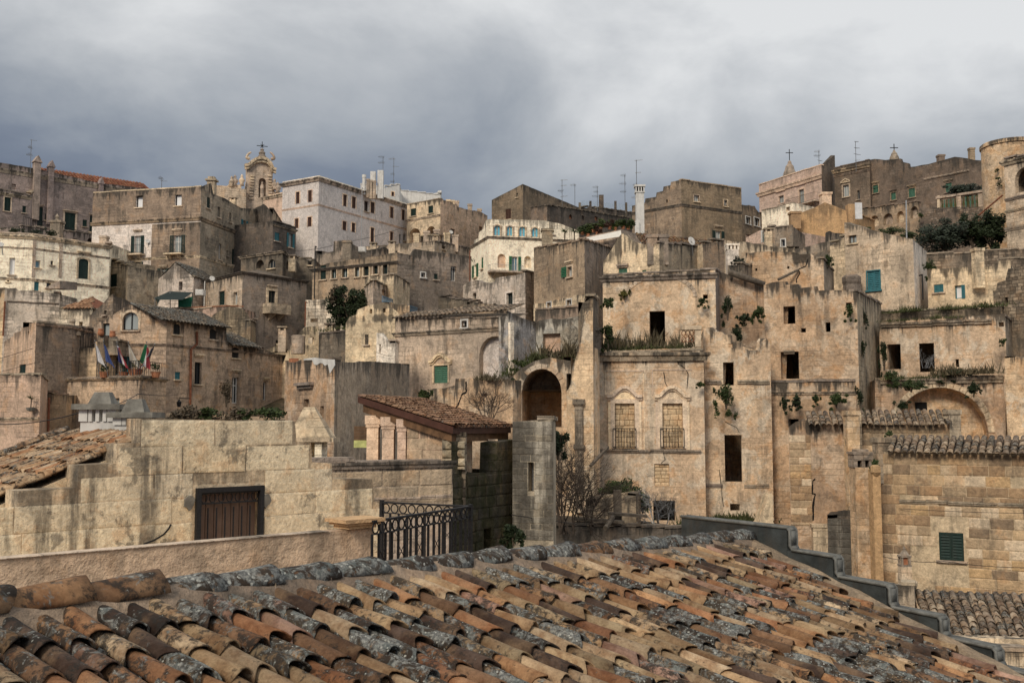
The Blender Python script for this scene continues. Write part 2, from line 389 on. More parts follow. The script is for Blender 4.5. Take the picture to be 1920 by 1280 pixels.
def balcony(H, i, x0, y0, x1, y1, mat='iron', slab='limepale', out=.7, hang=True):
    f = H.f[i]; u0, v0, u1, v1 = f.rect(x0, y0, x1, y1); mb = MB()
    mb.box(f.pt((u0 + u1) / 2, v0 - .07, out / 2), f.u * ((u1 - u0) / 2), f.n * out / 2, Vector((0, 0, .07)))
    k = max(2, int((u1 - u0) / .9))
    for j in range(k):
        u = u0 + (u1 - u0) * (j + .5) / k
        mb.prism([f.pt(u - .09, v0 - .14, .02), f.pt(u - .09, v0 - .5, .02), f.pt(u - .09, v0 - .42, out * .35), f.pt(u - .09, v0 - .14, out * .85)], f.u * .18)
    b = mb.build('balcony', slab, H.root)
    railing(f, u0 + .03, v0, u1 - .03, v1, out - .05, mat, b, ends=out - .05)
    return b
def opening(H, i, f, spec, holes, later):
    k, x0, y0, x1, y1 = spec[:5]; o = spec[5] if len(spec) > 5 else {}
    u0, v0, u1, v1 = f.rect(x0, y0, x1, y1)
    u0 = max(u0, .06); u1 = min(u1, f.L - .06)
    if u1 - u0 < .12: u1 = u0 + .12
    v0 = max(v0, H.base + .05)
    ar = o.get('arch'); rise = None if ar is True else ar
    holes.append(arc_top(u0, v0, u1, v1, rise) if ar else [(u0, v0), (u1, v0), (u1, v1), (u0, v1)])
    later.append((k, f, u0, v0, u1, v1, ar, o))
def fit_opening(H, k, f, u0, v0, u1, v1, ar, o):
    W = H.root; c = (u0 + u1) / 2; w_ = u1 - u0; h_ = v1 - v0
    fr = o.get('frame', 'frame'); col = o.get('c', 'dgreen')
    par = None
    out = arc_top(u0, v0, u1, v1, None if ar is True else ar) if ar else [(u0, v0), (u1, v0), (u1, v1), (u0, v1)]
    if k in ('glass', 'open', 'door'):
        mb = MB(); d = o.get('d', -.2); b = min(.07, w_ * .14)
        for a in (u0 + b / 2, u1 - b / 2): mb.box(f.pt(a, (v0 + v1) / 2, d), f.u * b / 2, f.n * .03, Vector((0, 0, h_ / 2)))
        mb.box(f.pt(c, v0 + b / 2, d), f.u * (w_ / 2 - b), f.n * .03, Vector((0, 0, b / 2)))
        if not ar: mb.box(f.pt(c, v1 - b / 2, d), f.u * (w_ / 2 - b), f.n * .03, Vector((0, 0, b / 2)))
        if w_ > .45 and not o.get('plain'): mb.box(f.pt(c, (v0 + v1) / 2, d + .004), f.u * b * .5, f.n * .03, Vector((0, 0, h_ / 2 - b)))
        if h_ > 1.5 and not o.get('plain'): mb.box(f.pt(c, v0 + h_ * .68, d + .002), f.u * (w_ / 2 - b), f.n * .028, Vector((0, 0, b * .4)))
        par = mb.build('window' if k != 'door' else 'door', fr, W)
        pm = MB(); pm.add([f.pt(u, v, d - .015) for u, v in out], [tuple(range(len(out)))])
        pm.build('pane', o.get('glass', 'glass'), par)
    elif k == 'shut':
        par = bpy.data.objects.new('window', None); COL.objects.link(par); par.parent = W; WL[par] = wloc(W)
        d = o.get('d', -.07)
        if ar:
            mb = MB(); mb.prism([f.pt(u, v, d) for u, v in out], f.n * -.04)
            par2 = mb.build('shutter', col, par)
            mb = MB(); mb.box(f.pt(c, (v0 + v1) / 2, d + .012), f.u * .03, f.n * .012, Vector((0, 0, h_ / 2 - .02)))
            for q in range(5): mb.box(f.pt(c, v0 + h_ * (q + .5) / 5.6, d + .008), f.u * (w_ / 2 - .05), f.n * .008, Vector((0, 0, .015)))
            mb.build('batten', col, par2)
        elif w_ < .5: leaf_shutter(f, u0 + .01, v0 + .01, u1 - .01, v1 - .01, d, col, par)
        else:
            leaf_shutter(f, u0 + .01, v0 + .01, c - .006, v1 - .01, d, col, par); leaf_shutter(f, c + .006, v0 + .01, u1 - .01, v1 - .01, d, col, par)
        mb = MB(); mb.add([f.pt(u, v, d - .12) for u, v in out], [tuple(range(len(out)))]); mb.build('pane', 'glass', par)
    elif k == 'block':
        par = bpy.data.objects.new('walled_up_opening', None); COL.objects.link(par); par.parent = W; WL[par] = wloc(W)
        mb = MB(); mb.add([f.pt(u, v, -.16) for u, v in out], [tuple(range(len(out)))]); mb.build('mortar_bed', 'dark', par)
        rows = o.get('rows', 7); hh = h_ / rows
        for r_ in range(rows):
            u = u0; first = True
            while u < u1 - .02:
                l = R.uniform(.22, .42) * o.get('s', 1); l = min(l, u1 - u)
                if u1 - u - l < .1: l = u1 - u
                if R.random() > .015: block(par, f, u, v0 + r_ * hh, u + l, v0 + (r_ + 1) * hh, -.15 + R.uniform(-.015, .03), .05, o.get('m', 'blockstone'), R.choice(INFILL), gap=.012)
                u += l
    elif k == 'niche':
        d = o.get('d', .5); mb = MB(); mb.add([f.pt(u, v, -d) for u, v in out], [tuple(range(len(out)))], [(u, v) for u, v in out], [2.] * len(out))
        m = len(out)
        mb.add([f.pt(u, v, -H.t + .01) for u, v in out] + [f.pt(u, v, -d) for u, v in out], [(j, (j + 1) % m, (j + 1) % m + m, j + m) for j in range(m)], [(u, v) for u, v in out] * 2, [2.] * (2 * m))
        par = mb.build('recess', o.get('m', H.mat), W)
    if k == 'open':
        b = o.get('leaf', w_ * .48)
        sides = o.get('sides', (-1, 1))
        for s in sides:
            a0, a1 = (u0 - b - .02, u0 - .02) if s < 0 else (u1 + .02, u1 + b + .02)
            leaf_shutter(f, a0, v0, a1, v1, .045, col, par)
    p = par or W
    tm = o.get('trim', H.trim)
    if o.get('sur'): surround(f, u0, v0, u1, v1, tm, p, o['sur'], arch=ar or False)
    if o.get('ped'): pediment(f, u0, u1, v1 + o.get('pv', .22), o['ped'], tm, p)
    if o.get('sill', k in ('glass', 'open', 'shut') and h_ < 2.3):
        mb = MB(); mb.box(f.pt(c, v0 - .05, .06), f.u * (w_ / 2 + .12), f.n * .07, Vector((0, 0, .045))); mb.build('sill', tm, p)
# ------------------------------------------------------------------ a house
class House: pass
def footprint(pts, deep):
    n = len(pts)
    if n == 2:
        f = Face(pts[0], pts[1]); return pts + [pts[1] - f.n * deep, pts[0] - f.n * deep]
    if n == 3:
        a, b = Face(pts[0], pts[1]), Face(pts[1], pts[2])
        if a.u.cross(b.u).z > -.3 and a.u.cross(b.u).z < 2 and a.u.angle(b.u) < .45 or a.u.cross(b.u).z < 0:      # nearly straight (or hollow) fronts get a plain back
            k = (a.n + b.n).normalized() * -deep; return pts + [pts[2] + k, pts[0] + k]
        return pts + [pts[0] + pts[2] - pts[1]]
    return pts + [pts[-1] + Vector((.5, deep, 0)), pts[0] + Vector((-.5, deep, 0))]
def house(name, label, cs, mat, faces={}, tops={}, deep=8, base=None, rough=.035, bands=(), t=.4, roof='flat', cat='house', trim='limepale', group=None, roofmat='rooftop', mats=None, lip=.25):
    """cs: visible upright edges, left to right, as (px, py of the top, distance)"""
    H = House(); H.mat = mat; H.trim = trim; H.t = t
    tp = [P(*c) for c in cs]; H.z = [p.z for p in tp]; pts = [Vector((p.x, p.y, 0)) for p in tp]; H.p = pts
    H.base = min(terr(p.y) for p in pts) - 3.0 if base is None else base
    n = len(pts); fp = footprint(pts, deep)
    mid = sum((p for p in pts), Vector()) / n
    H.root = root(name, label, cat, (mid.x, mid.y, H.base), group)
    m = len(fp)
    # zs for the hidden corners
    if m == 4 and n == 3: zs = H.z + [H.z[0] + H.z[2] - H.z[1] if roof == 'slope' else min(H.z)]
    else: zs = H.z + [H.z[-1], H.z[0]]
    # mitres
    cx = sum(p.x for p in fp) / m; cy = sum(p.y for p in fp) / m
    H.f = []; mbs = {}
    later = []; H.top = []
    allmin = []
    for i in range(m):
        a, b = fp[i], fp[(i + 1) % m]
        f = Face(a, b)
        if (Vector((cx, cy, 0)) - f.o).dot(f.n) > 0: f.n = -f.n
        pr, nx = fp[i - 1], fp[(i + 2) % m]
        def mit(u1_, u2_):
            ang = u1_.angle(u2_, .01); return t * math.tan(max(-1.2, min(1.2, (math.pi - ang) / 2 if False else ang / 2)))
        ua = mit((a - pr), (b - a)); ub = mit((b - a), (nx - b))
        ua = min(ua, f.L * .3); ub = min(ub, f.L * .3)
        vis = i < n - 1
        holes = []
        if vis:
            H.f.append(f)
            if i in tops: tl = [f.uv(x, y) for x, y in tops[i]]; tl[0] = (0, tl[0][1]); tl[-1] = (f.L, tl[-1][1])
            else: tl = [(0, H.z[i]), (f.L, H.z[i + 1])]
            for q in range(1, len(tl)):
                if tl[q][0] <= tl[q - 1][0]: tl[q] = (tl[q - 1][0] + .002, tl[q][1])
            tl[-1] = (max(f.L, tl[-1][0]), tl[-1][1])
            tl = jag(tl, .55, rough); H.top.append(tl)
            for s in faces.get(i, ()): opening(H, i, f, s, holes, later)
            allmin.append(min(v for u, v in tl))
        else: tl = [(0, zs[i]), (f.L, zs[(i + 1) % m])]
        mk = (mats or {}).get(i, mat)
        mb = mbs.setdefault(mk, MB())
        wall_slab(mb, f, tl, H.base, holes, t, ua, ub)
    for i, (f, tl) in enumerate(zip(H.f, H.top)):      # coping stones along level wall tops
        if i in tops or roof != 'flat' or f.L < 1.2: continue
        cm = MB(); u = .02
        while u < f.L - .1:
            l = min(R.uniform(.5, 1.3), f.L - .02 - u); a_ = topz(tl, u + .01); b_ = topz(tl, u + l - .01); z_ = max(a_, b_) + R.uniform(0, .025); o_ = R.uniform(.03, .075)
            cm.box(f.pt(u + l / 2, z_ + .035, (o_ - t) / 2), f.u * (l / 2 - .006), f.n * ((o_ + t) / 2), Vector((0, 0, .045 + R.uniform(0, .015))))
            u += l
        cm.build('coping', mat if mat in ('whitewash', 'palegrey', 'peach', 'ochrewall', 'dark', 'darkbrown', 'brown', 'slate') else 'limepale' if mat == 'white' else 'grey', H.root)
    H.wall = None
    for k_, mb in mbs.items():
        wobj = mb.build('wall', k_, H.root); H.wall = H.wall or wobj
    rm = MB()
    if roof == 'slope': rm.add([Vector((p.x, p.y, z - .06)) for p, z in zip(fp, zs)], [tuple(range(m))] if not (n == 3 and m == 4) else [(0, 1, 2), (0, 2, 3)])
    elif roof == 'flat':
        zc = min(allmin + zs) - lip; rm.add([Vector((p.x, p.y, zc)) for p in fp], [tuple(range(m))])
    if roof: rm.build('roof', roofmat, H.root)
    for l in later: fit_opening(H, *l)
    for b in bands: band(H, *b)
    H.fp = fp
    return H
def band(H, i0, i1, py, h=.22, d=.14, mat=None, x=None, name='cornice'):
    """string course along faces i0..i1, level, its top at picture height py of the first edge"""
    f0 = H.f[i0]; z = f0.uv((P_x(H, i0)), py)[1] if x is None else f0.uv(x, py)[1]
    pts = H.p[i0:i1 + 2]; mb = MB(); n = len(pts)
    ns = [H.f[i].n for i in range(i0, i1 + 1)]
    outs = []
    for k in range(n):
        if k == 0: v = ns[0] * d - H.f[i0].u * d
        elif k == n - 1: v = ns[-1] * d + H.f[i1].u * d
        else:
            s = ns[k - 1] + ns[k]; v = s * (2 * d / max(.3, s.length_squared))
        outs.append(v)
    vs = []; fs = []
    prof = [(0, 0), (1, 0), (1, -.35), (.7, -.5), (.45, -1), (0, -1)]
    for k in range(n):
        for a, b in prof: vs.append(pts[k] + outs[k] * a + Vector((0, 0, z + b * h + R.uniform(-.01, .01))))
    q = len(prof)
    for k in range(n - 1):
        for j in range(q): fs.append((k * q + j, k * q + (j + 1) % q, (k + 1) * q + (j + 1) % q, (k + 1) * q + j))
    fs += [tuple(range(q)), tuple((n - 1) * q + j for j in range(q))]
    uv = [(v.x + v.y, v.z) for v in vs]
    mb.add(vs, fs, uv, [.1 + (.4 if j % q > 2 else 0) for j in range(len(vs))])
    return mb.build(name, mat or H.trim, H.root)
def P_x(H, i):
    p = H.p[i]; return 960 + FPX * (p.x / p.y) * .997
def ledge(H, i, x0, x1, py, h=.2, d=.16, mat=None, name='ledge', jagd=True):
    """a broken moulding on one face between two picture columns"""
    f = H.f[i]; u0 = f.uv(x0, py)[0]; u1 = f.uv(x1, py)[0]; v = f.uv((x0 + x1) / 2, py)[1]; mb = MB(); u = u0
    while u < u1 - .05:
        l = min(R.uniform(.5, 1.1), u1 - u); dd = d * (R.uniform(.7, 1.05) if jagd else 1); j = R.uniform(-.02, .02) if jagd else 0
        mb.box(f.pt(u + l / 2, v - h * .25 + j, dd / 2), f.u * (l / 2 - .008), f.n * dd / 2, Vector((0, 0, h * .25)))
        mb.box(f.pt(u + l / 2, v - h * .75 + j, dd * .3), f.u * (l / 2 - .008), f.n * dd * .3, Vector((0, 0, h * .25)))
        u += l
    return mb.build(name, mat or H.trim, H.root)
# ------------------------------------------------------------------ single stones
BLK = []
def block_meshes():
    for k in range(6):
        b = .06; me = bpy.data.meshes.new('stone_block'); vs = []
        for y, i in ((0, 0), (.55, 0), (1, b)):
            for x, z in ((0, 0), (1, 0), (1, 1), (0, 1)):
                jx = R.uniform(-.02, .02); jz = R.uniform(-.05, .05)
                vs.append(((x - .5) * (1 - 2 * i * .6) + jx * y, y, (z - .5) * (1 - 2 * i * 1.6) + jz * y))
        c = (R.uniform(-.2, .2), 1.0 + R.uniform(.05, .35), R.uniform(-.2, .2)); vs.append(c)
        fs = []
        for l in (0, 4):
            for j in range(4): fs.append((l + j, l + (j + 1) % 4, l + 4 + (j + 1) % 4, l + 4 + j))
        for j in range(4): fs.append((8 + j, 8 + (j + 1) % 4, 12))
        me.from_pydata(vs, [], fs); BLK.append(me)
block_meshes()
BM = {}
def block(par, f, u0, v0, u1, v1, w, d, mat, col, gap=.012):
    k = (R.randrange(len(BLK)), mat)
    if k not in BM: me = BLK[k[0]].copy(); me.materials.append(MAT[mat]); BM[k] = me
    o = bpy.data.objects.new('stone_block', BM[k]); COL.objects.link(o); o.parent = par
    c = f.pt((u0 + u1) / 2, (v0 + v1) / 2, w - d * .3) - wloc(par)
    x = f.u * max(.02, u1 - u0 - gap); y = f.n * d; z = Vector((0, 0, max(.02, v1 - v0 - gap)))
    o.matrix_local = Matrix(((x.x, y.x, z.x, c.x), (x.y, y.y, z.y, c.y), (x.z, y.z, z.z, c.z), (0, 0, 0, 1)))
    o.color = (*col, 1)
def masonry(par, f, u0, v0, u1, v1, ch, lens, pal, mat, holes=(), top=None, w=0., d=.05, gap=.014, cap=300, skip=0., left=None):
    n = 0; v = v1
    while v > v0 + .05 and n < cap:
        h = ch * R.uniform(.92, 1.1); lo = max(v0, v - h); segs = [(u0 if left is None else left(v), u1)]
        if top is not None:
            p, q = segs[0]; segs = []; u = p; st_ = None
            while u <= q + .001:
                ok = topz(top, u) >= v - .07
                if ok and st_ is None: st_ = u
                if not ok and st_ is not None: segs.append((st_, u - .04)); st_ = None
                u += .04
            if st_ is not None: segs.append((st_, q))
        for a, b, c, e in holes:
            if b < v - .02 and e > lo + .02:
                new = []
                for p, q in segs:
                    if c <= p or a >= q: new.append((p, q))
                    else:
                        if a > p: new.append((p, a))
                        if c < q: new.append((c, q))
                segs = new
        for p, q in segs:
            u = p - 0
            while u < q - .04 and n < cap:
                l = R.uniform(*lens); l = min(l, q - u)
                if q - u - l < lens[0] * .5: l = q - u
                if R.random() >= skip:
                    block(par, f, u, lo, u + l, v, w + R.uniform(-.006, .01), d, mat, R.choice(pal), gap); n += 1
                u += l
        v = lo
    return n
# ------------------------------------------------------------------ barrel tiles
TILE = {}
def tile_mesh(k, L=.46, r0=.078, r1=.104, ns=9, nl=4, th=.010):
    me = bpy.data.meshes.new('roof_tile'); vs = []; fs = []; rr = random.Random(k)
    ph = [rr.uniform(0, 6) for _ in range(4)]
    for lay in (0, 1):
        for i in range(nl + 1):
            t = i / nl; y = L * t
            for j in range(ns + 1):
                a = -1.42 + 2.84 * j / ns; r = r0 + (r1 - r0) * t - lay * th
                r *= 1 + .03 * math.sin(ph[0] + 2 * a + t * 3) ; dy = (.012 + .014 * (k % 3)) * math.sin(ph[1] + 2.3 * a) * (1 if i == nl else 0)
                if i == nl and lay == 0 and abs(math.sin(ph[2] + a * 1.7)) > .985: dy -= .02
                z = r * math.cos(a) * 1.0 - .02 + .006 * math.sin(ph[3] + t * 4)
                vs.append((r * math.sin(a), y + dy, z))
    q = ns + 1; o = (nl + 1) * q
    for i in range(nl):
        for j in range(ns):
            a = i * q + j; fs.append((a, a + 1, a + q + 1, a + q)); b = o + a; fs.append((b, b + q, b + q + 1, b + 1))
    for j in range(ns):
        a = nl * q + j; fs.append((a, a + 1, o + a + 1, o + a)); fs.append((j, o + j, o + j + 1, j + 1))
    for i in range(nl):
        a = i * q; fs.append((a, a + q, o + a + q, o + a)); a += ns; fs.append((a, o + a, o + a + q, a + q))
    me.from_pydata(vs, [], fs); me.shade_smooth()
    return me
def tmesh(mat, fine, k):
    key = (mat, fine, k)
    if key not in TILE:
        me = tile_mesh(k, ns=10, nl=4) if fine else tile_mesh(k, ns=5, nl=1)
        me.materials.append(MAT[mat]); TILE[key] = me
    return TILE[key]
CLAY = [((.50, .35, .20), 3), ((.44, .29, .16), 3), ((.38, .20, .10), 2), ((.46, .33, .20), 2), ((.33, .16, .085), 1), ((.22, .125, .07), 2), ((.42, .26, .19), 1), ((.40, .30, .18), 1), ((.10, .065, .048), 3), ((.56, .42, .27), 3), ((.46, .26, .13), 1), ((.40, .20, .10), 1)]
CLAYL = [lum(c, .78) for c, n in CLAY for _ in range(n)]
def tile_obj(par, loc, ax, ay, az, col, amt, mat='tile', fine=True, sc=1., name='roof_tile', slim=1.):
    ax = ax * slim
    o = bpy.data.objects.new(name, tmesh(mat, fine, R.randrange(9))); COL.objects.link(o); o.parent = par
    l = loc - wloc(par)
    o.matrix_local = Matrix(((ax.x * sc, ay.x * sc, az.x * sc, l.x), (ax.y * sc, ay.y * sc, az.y * sc, l.y), (ax.z * sc, ay.z * sc, az.z * sc, l.z), (0, 0, 0, 1)))
    o.color = (*col, amt); return o
def tile_field(par, o0, along, down, n, m, pitch, expo, fine=False, sc=1., mat='tile', pal=None, lich=(.2, .6), keep=None, jit=1.):
    """cover tiles as single objects; o0 = upper left corner, along = unit vector across, down = unit fall vector"""
    az = along.cross(down).normalized(); az = az if az.z > 0 else -az; cnt = 0
    for c in range(n):
        jx = R.uniform(-.012, .012) * jit
        for r_ in range(m):
            p = o0 + along * (pitch * (c + .5) + jx + R.uniform(-.008, .008) * jit) + down * (expo * r_ + R.uniform(-.015, .015) * jit)
            if keep and not keep(p, p + down * .4): continue
            a = R.uniform(-.035, .035) * jit; ay = (down + along * a + az * .045 ).normalized(); ax = (along - ay * along.dot(ay)).normalized(); zz_ = ax.cross(ay); zz_ = zz_ if zz_.z > 0 else -zz_
            col = R.choice(pal or CLAYL); k = R.uniform(.8, 1.15)
            tile_obj(par, p + az * R.uniform(.0, .012), ax, ay, zz_, lum(col, k), R.uniform(*lich) ** 1, mat, fine, sc * R.uniform(.97, 1.03)); cnt += 1
    return cnt
def tile_sheet(par, o0, along, down, n, m, pitch, expo, sc=1., pal=None, lich=(.3, .6), keep=None, name='roof_tiles', mat='tileattr', pan=False):
    """the same tiles, joined into one part, where they are too small or hidden to pick apart"""
    az = along.cross(down).normalized(); az = az if az.z > 0 else -az
    V = []; F = []; C = []; src = [tmesh('tile', False, k) for k in range(5)]; dat = [([v.co.copy() for v in s.vertices], [tuple(p.vertices) for p in s.polygons]) for s in src]
    for c in range(n):
        jx = R.uniform(-.01, .01)
        for r_ in range(m):
            p = o0 + along * (pitch * (c + (1.0 if pan else .5)) + jx) + down * (expo * r_ + R.uniform(-.015, .015))
            if keep and not keep(p, p + down * .4): continue
            ay = (down + az * .045 + along * R.uniform(-.03, .03)).normalized(); ax = (along - ay * along.dot(ay)).normalized(); zz_ = ax.cross(ay); zz_ = zz_ if zz_.z > 0 else -zz_
            col = lum(R.choice(pal or CLAYL), R.uniform(.75, 1.15)); am = R.uniform(*lich); k = len(V); vs, fs = R.choice(dat)
            for q in vs: V.append(tuple(p + (ax * q.x + ay * (q.y) + zz_ * (-q.z + .05 if pan else q.z)) * sc - wloc(par))); C += [*col, am]
            F += [tuple(i + k for i in f) for f in fs]
    me = bpy.data.meshes.new(name); me.from_pydata(V, [], F); me.materials.append(MAT[mat])
    ca = me.attributes.new('tc', 'FLOAT_COLOR', 'POINT'); ca.data.foreach_set('color', C)
    o = link(name, me, par); o['kind'] = 'stuff'; me.shade_smooth()
    return o
# ------------------------------------------------------------------ growing things
def leaves_mesh(mb, c, rx, ry, rz, n, size, clumps=14, tight=1.):
    c = Vector(c); cs = []
    for _ in range(clumps):
        while True:
            p = Vector((R.uniform(-1, 1), R.uniform(-1, 1), R.uniform(-1, 1)))
            if p.length <= 1: break
        p = p * (.35 + (.5 if tight == 1 else .65) * R.random()); cs.append((p, R.uniform(.22, .5) * tight))
    for _ in range(n):
        p, s = R.choice(cs); d = Vector((R.gauss(0, 1), R.gauss(0, 1), R.gauss(0, 1))).normalized() * s * R.random() ** .4
        q = p + d; q = c + Vector((q.x * rx, q.y * ry, q.z * rz))
        a = Vector((R.gauss(0, 1), R.gauss(0, 1), R.gauss(0, 1))).normalized(); b = a.orthogonal().normalized(); k = size * R.uniform(.6, 1.4)
        mb.add([q - a * k, q + b * k * .45, q + a * k, q - b * k * .45], [(0, 1, 2, 3)])
def bush(name, label, px, py, Y, rx, rz, n=500, size=.09, mat='leaf', cat='shrub', group=None, ry=None, stem=True, clumps=14, loc=None, trail=0):
    c = P(px, py, Y) if loc is None else loc
    o = root(name, label, cat, c - Vector((0, 0, rz)), group)
    mb = MB(); leaves_mesh(mb, c, rx, ry or rx * .8, rz, n, size, clumps)
    for _ in range(trail):       # loose sprays and hanging tails
        q = c + Vector((R.uniform(-1.2, 1.2) * rx, 0, R.uniform(-1.5, .8) * rz)); k = R.uniform(.25, .5); leaves_mesh(mb, q, rx * k, rx * k * .6, rz * k * R.uniform(.7, 1.6), n // 7, size * .9, 5)
    mb.build('foliage', mat, o)
    if stem:
        mb = MB()
        for _ in range(5):
            e = c + Vector((R.uniform(-.6, .6) * rx, R.uniform(-.5, .5) * rx, R.uniform(.0, .6) * rz)); m_ = c + (e - c) * .4 + Vector((0, 0, -rz * .3))
            mb.tube([c - Vector((0, 0, rz * 1.05)), m_, e], [.045 * rz + .01, .03 * rz + .006, .008], 5)
        mb.build('stem', 'bark', o)
    return o
def twigs(mb, p, d, l, r, lev, spread=.5, n=3):
    q = p + d * l; mid = p + d * l * .5 + Vector((R.uniform(-1, 1), R.uniform(-1, 1), R.uniform(-1, 1))) * l * .07
    mb.tube([p, mid, q], [r, r * .8, r * .6], 4 if r > .012 else 3, cap=False)
    if lev <= 0: return
    for _ in range(n):
        nd = (d + Vector((R.gauss(0, spread), R.gauss(0, spread), R.gauss(.08, spread)))).normalized()
        twigs(mb, p + (q - p) * R.uniform(.45, 1), nd, l * R.uniform(.55, .85), r * .58, lev - 1, spread, n)
def bare_shrub(name, label, px, py, Y, h, lev=4, stems=6, r=.03, mat='twig', lean=.35, group=None, base=None):
    b = P(px, py, Y); o = root(name, label, 'shrub', b, group); mb = MB()
    for _ in range(stems):
        d = Vector((R.gauss(0, lean), R.gauss(0, lean), 1)).normalized(); twigs(mb, b + Vector((R.uniform(-.3, .3), R.uniform(-.3, .3), 0)), d, h * R.uniform(.25, .4), r, lev)
    mb.build('branches', mat, o); return o
def grass_patch(name, label, pts, n, size, mat='grass', tall=1., spread=.1):
    """blades along a line of points; one mass"""
    mb = MB(); segs = list(zip(pts, pts[1:])); ls = [(b - a).length for a, b in segs]
    for _ in range(n):
        k = R.choices(range(len(segs)), ls)[0]; a, b = segs[k]; p = a + (b - a) * R.random() + Vector((R.gauss(0, spread), R.gauss(0, spread), 0))
        nz = noise.noise(p * 1.1) + .6 * noise.noise(p * 3.3)
        if nz < R.uniform(-.5, .35): continue
        h = size * R.uniform(.4, 1.3) * tall * (.55 + max(0, nz) * 1.5); d = Vector((R.gauss(0, .35), R.gauss(0, .35), 1)) * h; s = Vector((R.uniform(-1, 1), R.uniform(-1, 1), 0)).normalized() * size * .10
        mb.add([p - s, p + s, p + d * .6 + s * .6, p + d], [(0, 1, 2, 3)])
    o = mb.build(name, mat); tag(o, label, 'grass', kind='stuff'); return o
def antenna(px, y0, y1, Y, label, arms=3, group='rooftop television aerials'):
    b = P(px, y1, Y); t = P(px, y0, Y); h = t.z - b.z; b = Vector((b.x, b.y, b.z)); t = Vector((b.x, b.y, b.z + h)); b.z -= .8
    o = root('tv_antenna', label, 'antenna', b, group); mb = MB(); mb.tube([b, t], .03, 5); mb.build('mast', 'metal', o)
    for k in range(arms):
        mb = MB(); z = t.z - .05 - k * h * .27; L_ = R.uniform(.35, .75); a = R.uniform(-.5, .5); d = Vector((math.cos(a), math.sin(a), 0)) * R.choice((-1, 1)); e = Vector((-d.y, d.x, .0))
        c = Vector((t.x, t.y, z)); mb.tube([c - d * L_ * .3, c + d * L_], .018, 4)
        for q in range(5): m_ = c + d * L_ * (q / 4.5 - .1); w_ = .28 - .03 * q; mb.tube([m_ - e * w_ - Vector((0, 0, w_ * .5)), m_ + e * w_ + Vector((0, 0, w_ * .5))], .012, 4)
        mb.build('aerial', 'metal', o)
    return o
def wire(pts, label, r=.01, mat='iron', name='cable', sag=.0):
    q = []
    for a, b in zip(pts, pts[1:]):
        for i in range(8): t = i / 8; q.append(a + (b - a) * t - Vector((0, 0, sag * 4 * t * (1 - t))))
    q.append(pts[-1]); mb = MB(); mb.tube(q, r, 5); o = mb.build(name, mat); tag(o, label, 'cable'); return o
# ------------------------------------------------------------------ the palette
stone('lime', (0.58, 0.47, 0.345), (0.45, 0.37, 0.285), ochre=.5, dirt=.38, crust=.8)
stone('limewarm', (0.57, 0.44, 0.3), (0.46, 0.355, 0.245), ochre=.55, dirt=.34, crust=.85, pale=.3, joint=.2, con=.13)
stone('ruin', (0.61, 0.495, 0.365), (0.51, 0.41, 0.305), ochre=.5, dirt=.3, crust=.8, pale=.5, joint=.16, con=.1)
stone('limepale', (0.6, 0.52, 0.415), (0.47, 0.41, 0.33), ochre=.25, dirt=.4, crust=.75)
stone('pinkish', (0.58, 0.455, 0.36), (0.48, 0.38, 0.3), ochre=.35, dirt=.3, crust=.6)
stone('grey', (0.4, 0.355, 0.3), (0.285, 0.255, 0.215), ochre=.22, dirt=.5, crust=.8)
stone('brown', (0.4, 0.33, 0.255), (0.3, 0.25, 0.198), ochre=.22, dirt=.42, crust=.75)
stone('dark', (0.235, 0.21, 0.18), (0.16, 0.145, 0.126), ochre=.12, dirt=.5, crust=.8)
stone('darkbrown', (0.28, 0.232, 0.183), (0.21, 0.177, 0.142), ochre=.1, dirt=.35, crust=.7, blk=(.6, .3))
stone('white', (0.75, 0.715, 0.655), (0.66, 0.63, 0.575), ochre=.16, dirt=.28, crust=.5, con=.12, joint=.25)
stone('whitestone', (0.66, 0.61, 0.53), (0.52, 0.48, 0.41), ochre=.12, dirt=.4, crust=.6, con=.3, joint=.7)
stone('mauve', (0.39, 0.335, 0.318), (0.275, 0.242, 0.232), ochre=.05, dirt=.45, crust=.85)
stone('peach', (0.68, 0.555, 0.45), (0.62, 0.5, 0.4), ochre=.12, dirt=.15, crust=.3, con=.1, joint=.15)
stone('palegrey', (0.68, 0.665, 0.63), (0.64, 0.625, 0.59), blk=None, ochre=.04, dirt=.16, crust=.22, pits=.1)
stone('ochrewall', (.50, .36, .20), (.45, .32, .18), blk=None, ochre=.2, dirt=.2, crust=.35, pits=.2)
stone('blueplaster', (.40, .42, .44), (.30, .285, .26), blk=None, ochre=.3, dirt=.7, crust=.8, pale=.5)
stone('slate', (0.235, 0.212, 0.185), (0.145, 0.132, 0.118), ochre=.15, dirt=.75, crust=.85, con=.25)
stone('moss', (0.16, 0.14, 0.085), (0.1, 0.088, 0.055), ochre=.2, dirt=.6, crust=.6, lichen=.75)
stone('greytower', (.36, .335, .29), (.27, .25, .22), ochre=.06, dirt=.45, crust=.6, objcol=True)
stone('tufa', (0.64, 0.56, 0.43), (0.57, 0.5, 0.38), ochre=.35, dirt=.6, crust=.0, objcol=True, scale=2.2, pits=.75)
stone('tufabed', (0.64, 0.56, 0.42), (0.57, 0.49, 0.36), blk=None, ochre=.5, dirt=.5, crust=.55, scale=2.2, pits=.7)
stone('blockstone', (.48, .36, .23), (.38, .29, .19), ochre=.35, dirt=.32, crust=.0, objcol=True)
stone('mortar', (.50, .43, .34), (.42, .36, .28), blk=None, ochre=.15, dirt=.3, crust=.0)
stone('parapet', (.64, .52, .375), (.60, .48, .345), blk=None, ochre=.25, dirt=.2, crust=.15, scale=1.3, pits=.05)
stone('rooftop', (.24, .21, .175), (.17, .15, .13), blk=None, ochre=.1, dirt=.5, crust=.0)
